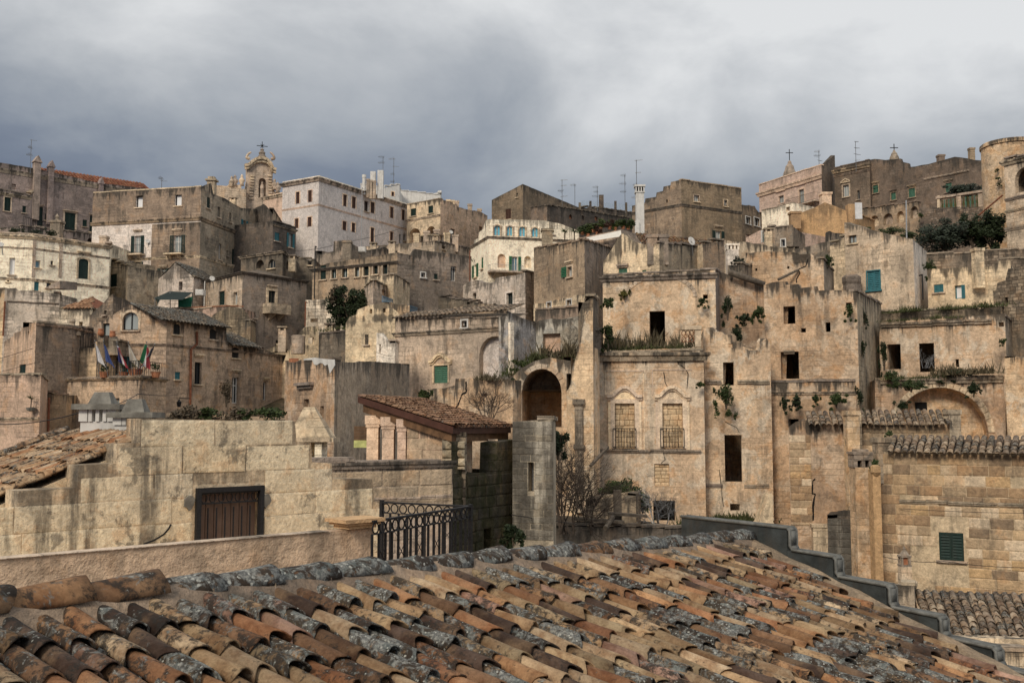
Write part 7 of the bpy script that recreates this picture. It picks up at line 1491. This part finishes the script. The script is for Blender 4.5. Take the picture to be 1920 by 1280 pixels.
# --- pale coping wall, mossy wall, grey block tower
h = house('coping_wall', 'pale stone terrace wall with black weathered coping under the portico', [(560, 868, 21), (849, 873, 23)], 'limepale', rough=.02, deep=4, bands=[(0, 0, 869, .14, .08, 'grey')], cat='wall', base=-13)
ledge(h, 0, 600, 845, 932, .08, .05, 'limepale')
masonry(h.root, h.f[0], .1, h.f[0].uv(700, 975)[1], h.f[0].L - .02, h.f[0].uv(700, 883)[1], .36, (.5, 1.1), [(.52, .43, .33), (.5, .41, .31), (.47, .39, .3), (.44, .375, .30)], 'blockstone', d=.02, gap=.008)
h = house('mossy_wall', 'damp stone house end streaked black and green with moss', [(846, 876, 23.5), (968, 880, 26.2)], 'moss', {0: [('void', 907, 990, 922, 1040, {})]}, tops={0: [(846, 828), (868, 826), (870, 888), (930, 886), (932, 828), (968, 822)]}, rough=.05, deep=3, base=-13)
masonry(h.root, h.f[0], .02, h.f[0].uv(900, 1040)[1], h.f[0].L - .02, h.f[0].uv(900, 890)[1], .27, (.35, .7), [(.12, .11, .06), (.16, .14, .09), (.08, .075, .045), (.2, .18, .12), (.1, .105, .045)], 'moss', d=.03, gap=.015, holes=[h.f[0].rect(905, 988, 924, 1045)])
h = house('grey_block_tower', 'narrow grey blockwork tower with one tall slit window', [(961, 790, 25.5), (1037, 786, 25.2), (1042, 788, 27.5)], 'greybed', {0: [('niche', 990, 866, 1001, 921, dict(d=.35, m='greyiron'))]}, rough=.02, base=-13)
f = h.f[0]; masonry(h.root, f, 0, f.uv(1000, 1012)[1], f.L, f.uv(1000, 790)[1], .165, (.2, .36), GREYP, 'greytower', holes=[f.rect(989, 865, 1002, 922)], d=.012, gap=.004)
# --- chimneys on the left roof
def pavilion_chimney(label, x0, x1, ytop, yslab, ybot, Y, xc=None):
    a, b = P(x0, yslab, Y), P(x1, yslab, Y); c = (a + b) / 2; w_ = (b.x - a.x) / 2; zb = P(0, ybot, Y).z; zt = P(0, ytop, Y).z; zs = a.z; o = root('pavilion_chimney', label, 'chimney', (c.x, c.y, zb - .5), 'pavilion chimneys'); k = w_ * .72
    mb = MB(); mb.bx((c.x - w_, c.y - w_ * .8, zs - .07), (c.x + w_, c.y + w_ * .8, zs + .02)); mb.build('slab', 'concrete', o)
    mb = MB(); lo_ = [(-.5, -.5), (.5, -.5), (.5, .5), (-.5, .5)]; mb.add([Vector((c.x + p * w_, c.y + q_ * w_ * .8, zs + .02)) for p, q_ in lo_] + [Vector((c.x + p * w_ * .6, c.y + q_ * w_ * .4, zt)) for p, q_ in lo_], [(0, 1, 5, 4), (1, 2, 6, 5), (2, 3, 7, 6), (3, 0, 4, 7), (4, 5, 6, 7)]); mb.build('hood', 'concrete', o)
    mb = MB(); hm = zb + (zs - zb) * .35; mb.bx((c.x - k, c.y - k * .7, zb - 1.2), (c.x + k, c.y + k * .7, hm)); mb.build('base', 'whitewash', o)
    for i in range(5):
        px = c.x - k + .05 + (2 * k - .1) * i / 4
        for yy in (-1, 1): mb = MB(); mb.bx((px - (.07 if i % 4 == 0 else .03), c.y + yy * k * .6 - .06, hm), (px + (.07 if i % 4 == 0 else .03), c.y + yy * k * .6 + .06, zs - .07)); mb.build('post', 'whitewash', o)
    return o
pavilion_chimney('larger white chimney with grey stone hood behind the left tile roof', 149, 238, 735, 760, 806, 17)
pavilion_chimney('smaller white chimney with concrete slab beside the hooded one', 212, 298, 748, 775, 808, 16.5)
# ------------------------------------------------------------------ plants
def hang(label, px, py, Y, rx, rz, n=420, size=.085, mat='leaf', **k): return bush('wall_shrub', label, px, py, Y, rx * .9, rz * .9, int(n * 1.2), size * .8, mat, group='shrubs growing out of the ruins', trail=6, **k)
hang('dark shrub hanging from the upper doorway of the stepped ruin', 1361, 740, 50.2, .55, .75, 700)
hang('round green shrub between the ruined tower and the roofless house', 1421, 585, 54, .42, .48, 520)
hang('dark shrub in the corner left of the round green one', 1395, 598, 54.5, .4, .35, 380, mat='leafdark')
hang('trailing creeper down the side of the blind arch house', 1364, 575, 55, .32, .8, 520, mat='leafdark')
hang('creeper low in the corner beside the stepped ruin', 1382, 622, 52.5, .35, .5, 380, mat='leafdark')
hang('shrub in the top window hole of the ruined tower', 1594, 582, 52.6, .28, .42, 300)
hang('small tuft under the small hole of the blind arch house', 1317, 565, 55.6, .3, .28, 240)
hang('creeper on the shaded side of the ruined tower', 1621, 590, 55, .2, .6, 240, mat='leafdark')
hang('lower creeper tuft on the shaded side of the ruined tower', 1618, 650, 54, .16, .5, 200, mat='leafdark')
hang('first hanging shrub from the left under the tower ledge', 1470, 757, 50.8, .2, .42, 260, mat='leafdark')
hang('second hanging shrub from the left under the tower ledge', 1494, 752, 50.8, .38, .42, 420, mat='leafdark')
hang('third small hanging shrub under the tower ledge', 1529, 748, 50.8, .24, .28, 240)
hang('largest rounded shrub under the tower ledge', 1568, 748, 50.6, .55, .48, 650)
hang('shrub spilling over the left haunch of the wide arch', 1708, 722, 53, .85, .4, 700)
hang('shrub under the left doorway above the wide arch', 1670, 705, 54.5, .5, .4, 360)
hang('shrub spreading on the ledge right of the second doorway', 1790, 700, 54, 1.0, .38, 700, mat='leafdark')
hang('shrub dangling down the right haunch of the wide arch', 1825, 728, 52.8, .45, .5, 420, mat='leafdark')
hang('low shrub in the mouth of the wide arch', 1690, 760, 52.8, .4, .3, 260, mat='leafdark')
hang('dark ivy strip left of the first black doorway', 1657, 660, 57, .28, 1.1, 600, mat='leafdark')
hang('bright plant beside the black doorway of the blind arch house', 1170, 552, 57, .3, .32, 260, mat='leafyellow')
hang('bush on the corner left of the blind arch house', 1140, 568, 55, .4, .38, 360)
hang('ivy on the broken cross wall beside the stone post', 1140, 628, 50.5, .32, .75, 560)
hang('shrub hanging on the cracked ochre garden wall', 798, 740, 48, .35, .4, 420)
hang('shrub growing on the squat stub below the pierced chimney', 1384, 489, 59.5, .42, .28, 300, mat='olive')
hang('fig bush over the corner of the cracked house', 1553, 488, 61, .45, .5, 420)
hang('small tuft on the wall right of the palazzo crack', 1313, 720, 50, .18, .18, 110)
hang('dark creeper on the base of the ruined tower corner', 1612, 745, 50.8, .22, .6, 260, mat='leafdark')
hang('small weed on the corner of the two-door ruin', 1880, 640, 55.2, .2, .3, 120)
hang('small weed tuft below the short tile roof', 1667, 812, 45.2, .18, .15, 110)
hang('leafy pot plant on the pilaster beside the tall chimney', 1640, 868, 42, .18, .22, 140)
hang('dry brown overgrowth on top of the broken vault', 1040, 672, 51.5, .9, .3, 700, mat='dry', ry=.6)
hang('green overgrowth on the left shoulder of the broken vault', 985, 684, 51, .7, .3, 600, ry=.6)
hang('ivy at the left springing of the broken vault', 962, 720, 49.5, .3, .5, 320)
# yard between the near roof and the palazzo
bush('bush', 'dense green bush at the foot of the ruined palazzo', 1158, 915, 47, 1.0, .55, 1100, .09, 'leaf', group='green bushes in the ruin yard')
bush('bush', 'low green bush right of the wooden post in the yard', 1205, 940, 46.5, .5, .5, 500, .09, 'leaf', group='green bushes in the ruin yard')
bare_shrub('bare_shrub', 'large bare leafless shrub right of the grey block tower', 1062, 1000, 40, 4.6, 5, 9, .045, lean=.3, group='bare shrubs')
bare_shrub('bare_shrub', 'bare tangle of twigs below the broken pier', 1100, 1000, 41, 3.8, 5, 8, .04, lean=.45, group='bare shrubs')
bare_shrub('bare_shrub', 'thin bare fig shrub before the dark cellar opening', 1240, 990, 45, 2.4, 4, 7, .035, mat='metal', lean=.5, group='bare shrubs')
bare_shrub('bare_shrub', 'bare brown shrub behind the tile roof of the portico', 915, 790, 43, 2.2, 5, 8, .03, lean=.5, group='bare shrubs')
bare_shrub('bare_shrub', 'grey leafless twigs in front of the second black doorway', 1742, 690, 54.5, 1.2, 4, 6, .018, mat='metal', lean=.5, group='bare shrubs')
hang('evergreen creeper on the side of the grey block tower', 1046, 830, 28, .25, .5, 300, mat='leafdark')
hang('dark bush at the foot of the mossy wall', 963, 1000, 24, .3, .3, 260, mat='leafdark')
# grass and weeds
def line(pts): return [P(*p) for p in pts]
grass_patch('grass', 'tall dry grass along the palazzo cornice', line([(1140, 655, 52.5), (1200, 653, 53), (1285, 650, 53)]), 1300, .5, 'drygrass', 1.3, .4)
grass_patch('grass', 'green weeds along the palazzo cornice edge', line([(1125, 660, 51.6), (1200, 655, 51.6), (1300, 652, 51.6)]), 500, .2, 'grass', 1., .18)
grass_patch('grass', 'weeds and dry grass on the broken vault', line([(955, 708, 50.5), (980, 686, 51), (1005, 675, 51.2), (1040, 670, 51.5), (1066, 680, 51)]), 1300, .3, 'grass', 1., .4)
grass_patch('grass', 'dry grass behind the broken vault top', line([(1020, 675, 52), (1070, 670, 52)]), 1200, .6, 'drygrass', 1.2, .4)
grass_patch('grass', 'grass along the terrace bank above the two-door ruin', line([(1650, 588, 61.5), (1740, 582, 60.5), (1878, 574, 58.5)]), 1500, .26, 'grass', 1., .4)
grass_patch('grass', 'weeds on the ledge of the two-door ruin', line([(1650, 604, 58.6), (1760, 597, 57), (1800, 596, 57)]), 700, .2, 'grass', 1., .18)
grass_patch('grass', 'grass strip at the foot of the stepped ruin', line([(1290, 985, 47.5), (1340, 975, 48.5), (1425, 978, 48.5)]), 2200, .3, 'grass', 1., .5)
grass_patch('grass', 'dry weeds on the ledge above the wide arch', line([(1755, 705, 54.2), (1860, 700, 53.4)]), 800, .42, 'drygrass', 1.1, .25)
grass_patch('grass', 'green weeds on the ledge above the wide arch', line([(1655, 712, 54.4), (1760, 708, 54)]), 500, .22, 'grass', 1., .2)
grass_patch('grass', 'weeds on the low roof of the dark streaked house', line([(600, 622, 70.5), (630, 615, 71), (660, 618, 69.5)]), 500, .25, 'grass', 1, .3)
grass_patch('grass', 'grassy fringe on the wall top behind the arched gallery', line([(785, 482, 87), (830, 483, 87), (880, 490, 88)]), 700, .35, 'grass', 1, .3)
grass_patch('grass', 'weeds along the cracked garden wall top', line([(900, 712, 47), (958, 714, 45.8)]), 700, .3, 'drygrass', 1.2, .2)
# roof garden behind the tufa wall
for i, (x, y, rx, rz, m, lab) in enumerate(((362, 775, .55, .28, 'dry', 'dry grey plant behind the tufa wall, leftmost of the row'), (385, 776, .45, .22, 'leaf', 'green trailing plant behind the tufa wall, left of middle'), (440, 776, .4, .2, 'dry', 'dry brown plant behind the tufa wall, near the window bay'), (458, 777, .3, .2, 'leaf', 'small green plant behind the tufa wall'), (510, 775, .5, .22, 'leaf', 'green plant behind the tufa wall next to the tower house'), (335, 778, .4, .25, 'dry', 'dry plant near the pavilion chimneys'))):
    bush('roof_plant', lab, x, y, 24, rx, rz, 420, .05, m, 'plant', 'plants behind the tufa wall', stem=False)
h = house('roof_garden', 'low planted roof edge behind the tufa wall', [(310, 782, 25), (535, 786, 26)], 'brown', rough=.05, deep=4, cat='terrace', base=-10)
bush('climber', 'tall potted climber beside the white door of the flag house', 425, 735, 68, .5, .95, 600, .09, 'dry', 'plant')
# trees
def tree(name, label, px, py, Y, rx, rz, n, size, mat, trunk=3, group=None):
    c = P(px, py, Y); o = root(name, label, 'tree', c - Vector((0, 0, rz + trunk)), group); mb = MB(); leaves_mesh(mb, c, rx, rx * .8, rz, n, size, 44, .62); mb.build('crown', mat, o); mb = MB(); b = c - Vector((0, 0, rz + trunk)); mb.tube([b, b + Vector((.1, 0, trunk * .7)), c + Vector((0, 0, -rz * .3))], [.16, .13, .08], 7)
    for _ in range(7): e = c + Vector((R.uniform(-.7, .7) * rx, R.uniform(-.5, .5) * rx, R.uniform(-.3, .7) * rz)); mb.tube([c - Vector((0, 0, rz * .7)), (c + e) / 2 - Vector((0, 0, .2 * rz)), e], [.07, .05, .015], 5)
    mb.build('trunk', 'bark', o); return o
tree('olive_tree', 'dark olive tree in front of the arched gallery', 656, 577, 73, 2.0, 1.75, 6000, .11, 'leafdark', 1.5)
tree('olive_tree', 'brownish half of a tree beside the dark olive', 634, 555, 73, 1.0, 1.1, 1100, .10, 'dry', 1.5)
tree('olive_tree', 'wide grey-green olive tree below the balustrade', 1772, 446, 78, 2.8, 1.5, 6500, .12, 'olive', 2, 'garden trees at the right')
tree('garden_tree', 'tall dark tree against the bastion at the right', 1858, 434, 77.5, 1.6, 2.0, 6500, .13, 'leafdark', 2, 'garden trees at the right')
tree('garden_tree', 'dark leafy tree with pointed top left of the bastion tree', 1822, 434, 78, 1.5, 1.7, 4600, .13, 'leafdark', 2, 'garden trees at the right')
tree('garden_tree', 'evergreen shrub tree on the balustrade terrace beside the round tower', 1812, 355, 92, 2.2, 1.0, 3200, .13, 'olive', 1, 'garden trees at the right')
hang('green hedge behind the sloping limestone house', 1670, 433, 72, 1.6, .35, 800, mat='leaf', ry=.8)
hang('second hedge clump on the sloping garden', 1705, 440, 71, .7, .3, 380, mat='leaf')
hang('shrub tumbling down the wall right of the teal shutter house', 1743, 500, 66, .4, .7, 420)
hang('little tuft on the blind arcade', 1728, 404, 89, .35, .35, 120)
for i, (x, y) in enumerate(((1871, 318), (1872, 335), (1873, 345))): hang(['upper', 'middle', 'lowest'][i] + ' plant tuft growing on the round tower wall', x, y, 82.3, .22, .18, 80)
hang('palm shrub on the white house roof, leftmost', 28, 434, 88, 1.0, .4, 300, mat='leafdark'); hang('palm shrub on the white house roof, middle', 66, 434, 88, .8, .4, 300, mat='olive'); hang('palm shrub on the white house roof, right', 98, 438, 89, .7, .4, 260, mat='leafdark')
# roof garden over the brown cube house
ga = root('roof_garden', 'sloping roof edge with white awning and potted plants above the brown cube house', 'terrace', P(1110, 450, 80)); mb = MB(); p_ = [P(1082, 447, 79), P(1165, 430, 77), P(1200, 440, 82), P(1120, 452, 84)]
mb.add(p_ + [q_ - Vector((0, 0, 3)) for q_ in p_], [(0, 1, 2, 3), (0, 1, 5, 4), (1, 2, 6, 5), (2, 3, 7, 6), (3, 0, 4, 7)]); mb.build('roof_edge', 'limepale', ga); mb = MB(); a, b = P(1080, 450, 78), P(1164, 432, 76.5); mb.add([a, b, b + Vector((0, -.5, -.55)), a + Vector((0, -.5, -.35))], [(0, 1, 2, 3)]); mb.build('awning', 'awning', ga)
pots = [(1092, 424, 'green'), (1112, 420, 'lime'), (1126, 416, 'lime'), (1143, 414, 'brown'), (1153, 416, 'lime'), (1168, 413, 'green'), (1178, 414, 'green'), (1102, 428, 'green'), (1050, 462, 'green'), (1120, 424, 'brown')]
for i, (x, y, k) in enumerate(pots):
    Yp = 80.5 if x != 1050 else 76; c = P(x, y, Yp); m_ = {'green': 'leaf', 'lime': 'lime_leaf', 'brown': 'brownleaf'}[k]; lab = ['bushy green plant, first from the left along the awning roof', 'yellow green plant above the awning', 'spiky yellow green palm above the awning', 'dark red-brown bush among the roof garden plants', 'light green plant right of the red-brown bush', 'dark green palm near the white flue', 'green plant beside the white flue', 'low green plant at the left end of the awning', 'low green hedge plant on the brown cube house roof', 'low red-brown plant under the palms of the roof garden'][i]
    pp = root('potted_plant', lab, 'plant', c - Vector((0, 0, .9)), 'plants of the roof garden'); mb = MB(); leaves_mesh(mb, c - Vector((0, 0, .25)), .65, .5, .55, 420, .10, 8); mb.build('leaves', m_, pp); mb = MB(); mb.lathe(c - Vector((0, 0, .7)), [(.12, 0), (.17, .25), (.14, .26)], 8); mb.build('pot', 'terracotta', pp)
for x, y0, y1, lab in ((1059, 428, 458, 'thin young palm standing left in the roof garden'), (1077, 428, 458, 'second young palm with fuller head in the roof garden')):
    b = P(x, y1, 77); t = P(x, y0 + 6, 77); pp = root('palm', lab, 'palm', b); mb = MB(); mb.tube([b, t], .05, 5); mb.build('trunk', 'bark', pp); mb = MB()
    for k in range(40):
        d = Vector((R.gauss(0, .8), R.gauss(0, .8), R.uniform(-.3, .9))).normalized() * .5; s_ = d.orthogonal().normalized() * .035; mb.add([t - s_, t + s_, t + d], [(0, 1, 2)])
    mb.build('fronds', 'lime_leaf', pp)
# ------------------------------------------------------------------ aerials, wires, bits in the yard
for x, y0, y1, Yd, lab, a_ in ((57, 262, 312, 108, 'tall aerial on the mauve house', 3), (303, 333, 352, 105, 'small aerial behind the two-tone house', 2), (718, 294, 330, 116, 'aerial beside the white flues of the grey block', 2), (738, 297, 350, 120, 'tall aerial on the white rooftop room', 4), (1054, 337, 375, 112, 'laddered aerial behind the brown gable', 4), (1078, 346, 388, 113, 'thin aerial right of the brown gable', 1), (1120, 350, 382, 114, 'aerial over the glass screened roof terrace', 3), (1172, 328, 385, 110, 'tall thin aerial left of the white flue', 3), (1194, 300, 385, 96, 'tallest aerial, right behind the white flue', 4), (1536, 283, 315, 112, 'aerial over the peach palazzo', 3), (1605, 265, 308, 106, 'tall aerial over the brown palazzo', 4)):
    antenna(x, y0, y1, Yd, lab, a_)
wire([P(1656, 1043, 42), P(1770, 1052, 40), P(1990, 1063, 37)], 'sagging cable across the shuttered house', .012, sag=.1)
wire([P(1686, 953, 42.5), P(1990, 962, 38.5)], 'thin cable under the ledge of the shuttered house', .01, sag=.05)
wire([P(0, 672, 58), P(62, 653, 59.2)], 'cable slanting up to the pink house', .015); wire([P(0, 697, 57), P(75, 678, 58.5)], 'second cable slanting to the pink house', .012)
wire([P(-10, 795, 20), P(160, 770, 20), P(260, 738, 24), P(345, 737, 60)], 'cable running past the pavilion chimneys', .01, sag=.08)
wire([P(960, 965, 24), P(1100, 985, 30)], 'thin wire over the yard by the grey tower', .012)
wire([P(1842, 410, 80), P(1801, 430, 80)], 'red pole part low in the trees', .05, 'rust', 'pole'); wire([P(1880, 366, 77), P(1842, 398, 78), P(1803, 430, 79)], 'long red pole slanting through the trees to the bastion', .07, 'rust', 'pole')
mb = MB(); mb.tube([P(1700, 450, 70), P(1699, 376, 70)], .05, 6); o = mb.build('lamp_pole', 'greyiron'); tag(o, 'thin grey pole before the blind arcade', 'pole')
pdk = [(1075, 972, 1170, 978, 41, 'long grey plank on the yard platform, lower'), (1140, 962, 1212, 967, 41.5, 'grey plank on the yard platform, upper')]
for x0, y0, x1, y1, Yd, lab in pdk:
    a, b = P(x0, y0, Yd), P(x1, y1, Yd); mb = MB(); mb.box((a + b) / 2, (b - a) / 2, (0, .25, 0), (0, 0, .05)); o = mb.build('plank', 'oldwood'); tag(o, lab, 'plank')
a, b = P(1158, 960, 42), P(1158, 918, 42); mb = MB(); mb.bx((a.x - .16, a.y - .12, a.z - 1), (a.x + .16, a.y + .12, b.z)); o = mb.build('yard_post', 'oldwood'); tag(o, 'thick wooden post standing in the ruin yard', 'post')
a, b = P(1135, 990, 40), P(1149, 968, 41); mb = MB(); mb.tube([a, b], .1, 6); o = mb.build('prop', 'oldwood'); tag(o, 'short slanting timber prop under the planks', 'prop')
h = house('yard_wall', 'low block wall in the ruin yard behind the wooden post', [(1098, 935, 44.5), (1192, 925, 44)], 'rubble', tops={0: [(1098, 950), (1130, 933), (1160, 930), (1175, 932), (1192, 928)]}, rough=.1, cat='wall', deep=2)
h = house('yard_floor', 'dark timber platform edge in the ruin yard', [(1030, 985, 40), (1300, 990, 43)], 'dark', rough=.04, deep=6, cat='platform')
mb = MB(); mb.prism([P(1424, 985, 47), P(1450, 985, 47), P(1448, 925, 47), P(1442, 930, 47)], (0, 1.2, 0)); o = mb.build('buttress', 'limepale'); tag(o, 'pale sloping buttress at the foot of the stepped ruin', 'buttress')
b = P(187, 790, 58); fr = root('street_lamp', 'wall lantern on an iron bracket by the downpipe of the flag house', 'lamp', P(340, 750, 62)); mb = MB(); a = P(357, 747, 65); c = P(336, 746, 63); mb.tube([a, c], .03, 5); mb.build('bracket', 'iron', fr); mb = MB(); mb.lathe(c - Vector((0, 0, .55)), [(.1, 0), (.16, .3), (.04, .42), (.02, .5)], 6); mb.build('lantern', 'iron', fr)

# ------------------------------------------------------------------ rooftop clutter
def pipe(px, y0, y1, Y, lab, mat='greyiron', r=.05):
    mb = MB(); a = P(px, y0, Y); b = P(px, y1, Y); b.x = a.x; mb.tube([a, Vector((a.x, a.y, b.z))], r, 6); mb.tube([a, a + Vector((.02, .5, .02))], r, 6); o = mb.build('downpipe', mat); tag(o, lab, 'pipe')
pipe(591, 462, 560, 80.2, 'dark downpipe at the left corner of the arched gallery', 'iron'); pipe(384, 528, 578, 82.2, 'pale downpipe at the left corner of the quoined house', 'paint'); pipe(881, 470, 555, 80, 'downpipe between the gallery and the white arch house', 'rust')
pipe(573, 566, 612, 74.8, 'red downpipe beside the white ruined gable', 'rust'); pipe(679, 352, 470, 104.2, 'thin downpipe on the long side of the grey block', 'greyiron', .04); pipe(1729, 515, 562, 64.5, 'black downpipe beside the teal windows', 'iron')
def sat_dish(px, py, Y, lab, r=.4):
    c = P(px, py, Y); o = root('satellite_dish', lab, 'dish', c); mb = MB(); mb.lathe((0, 0, 0), [(.02, -.25 * r), (.55 * r, -.18 * r), (r, .0), (.96 * r, .05 * r), (.5 * r, -.12 * r), (.02, -.2 * r)], 14)
    mb.v = [Matrix.Rotation(rad(R.uniform(10, 50)), 3, 'Z') @ (Matrix.Rotation(rad(70), 3, 'X') @ v) + c for v in mb.v] if False else [Matrix.Rotation(rad(28), 3, 'Z') @ (Matrix.Rotation(rad(70), 3, 'X') @ v) + c for v in mb.v]; mb.build('reflector', 'paint', o, True); mb = MB(); mb.tube([c + Vector((0, .1, 0)), c + Vector((.05, .25, -.8))], .03, 5); mb.build('mount', 'metal', o)
sat_dish(277, 452, 89, 'small dish beside the upper left balcony of the two-tone house', .2); sat_dish(398, 522, 80, 'dish on the tiled roof edge of the little gable house', .22); sat_dish(846, 435, 108, 'dish at the corner of the arcade house terrace', .22); sat_dish(2, 458, 76, 'dish at the left edge on the white house', .2)
def box_unit(name, lab, cat, px, py, Y, w_, h_, mat, d_=.35):
    c = P(px, py, Y); mb = MB(); mb.bx((c.x - w_, c.y - d_, c.z), (c.x + w_, c.y + d_, c.z + h_ * 2)); mb.bx((c.x - w_ * .8, c.y - d_ - .02, c.z + h_ * .3), (c.x + w_ * .8, c.y - d_ - .004, c.z + h_ * 1.7)); o = mb.build(name, mat); tag(o, lab, cat)
box_unit('air_conditioner', 'white box unit on the jumbled roofs behind the gallery', 'box unit', 679, 473, 88, .3, .22, 'paint'); box_unit('air_conditioner', 'white box unit beside the shade netting', 'box unit', 376, 554, 77.5, .3, .22, 'paint')
stub = [(548, 478, 492, 84, 'low square chimney on the dark loggia roof'), (700, 455, 470, 92, 'squat chimney on the jumbled roofs left'), (735, 452, 472, 92, 'taller square chimney on the jumbled roofs'), (816, 441, 462, 100, 'little chimney at the terrace under the arcade'), (437, 350 + 20, 392, 100, 'small chimney behind the two-tone house ridge'), (1440, 428, 446, 82, 'brick-topped stub chimney by the teal door'), (1108, 560, 585, 60, 'short stub chimney behind the broken cross wall'), (530, 612, 640, 74.5, 'square block chimney beside the cistern'), (618, 606, 622, 72, 'small broken chimney on the mossy low roof')]
for x, y0, y1, Yd, lab in stub:
    c = P(x, y1, Yd); t = P(x, y0, Yd).z; o = root('chimney', lab, 'chimney', c - Vector((0, 0, .8)), 'small rooftop chimneys'); mb = MB(); mb.bx((c.x - .28, c.y - .28, c.z - .8), (c.x + .28, c.y + .28, t - .3)); mb.build('shaft', 'limepale', o); mb = MB(); mb.bx((c.x - .36, c.y - .36, t - .12), (c.x + .36, c.y + .36, t)); mb.build('cap', 'grey', o)
    for sx in (-1, 1):
        for sy in (-1, 1): mb = MB(); mb.bx((c.x + sx * .2 - .07, c.y + sy * .2 - .07, t - .3), (c.x + sx * .2 + .07, c.y + sy * .2 + .07, t - .12)); mb.build('post', 'limepale', o)
wire([P(205, 500, 82), P(255, 498, 88)], 'cable from the white house to the two-tone house', .02, sag=.15); wire([P(553, 470, 95), P(640, 455, 98), P(760, 425, 111)], 'long cable below the grey block windows', .02, sag=.2); wire([P(706, 660, 57.5), P(741, 668, 56.8)], 'cable across the cream sliver house', .012, sag=.06); wire([P(1118, 622, 49), P(1230, 640, 54)], 'slack cable over the palazzo cornice', .012, sag=.2)
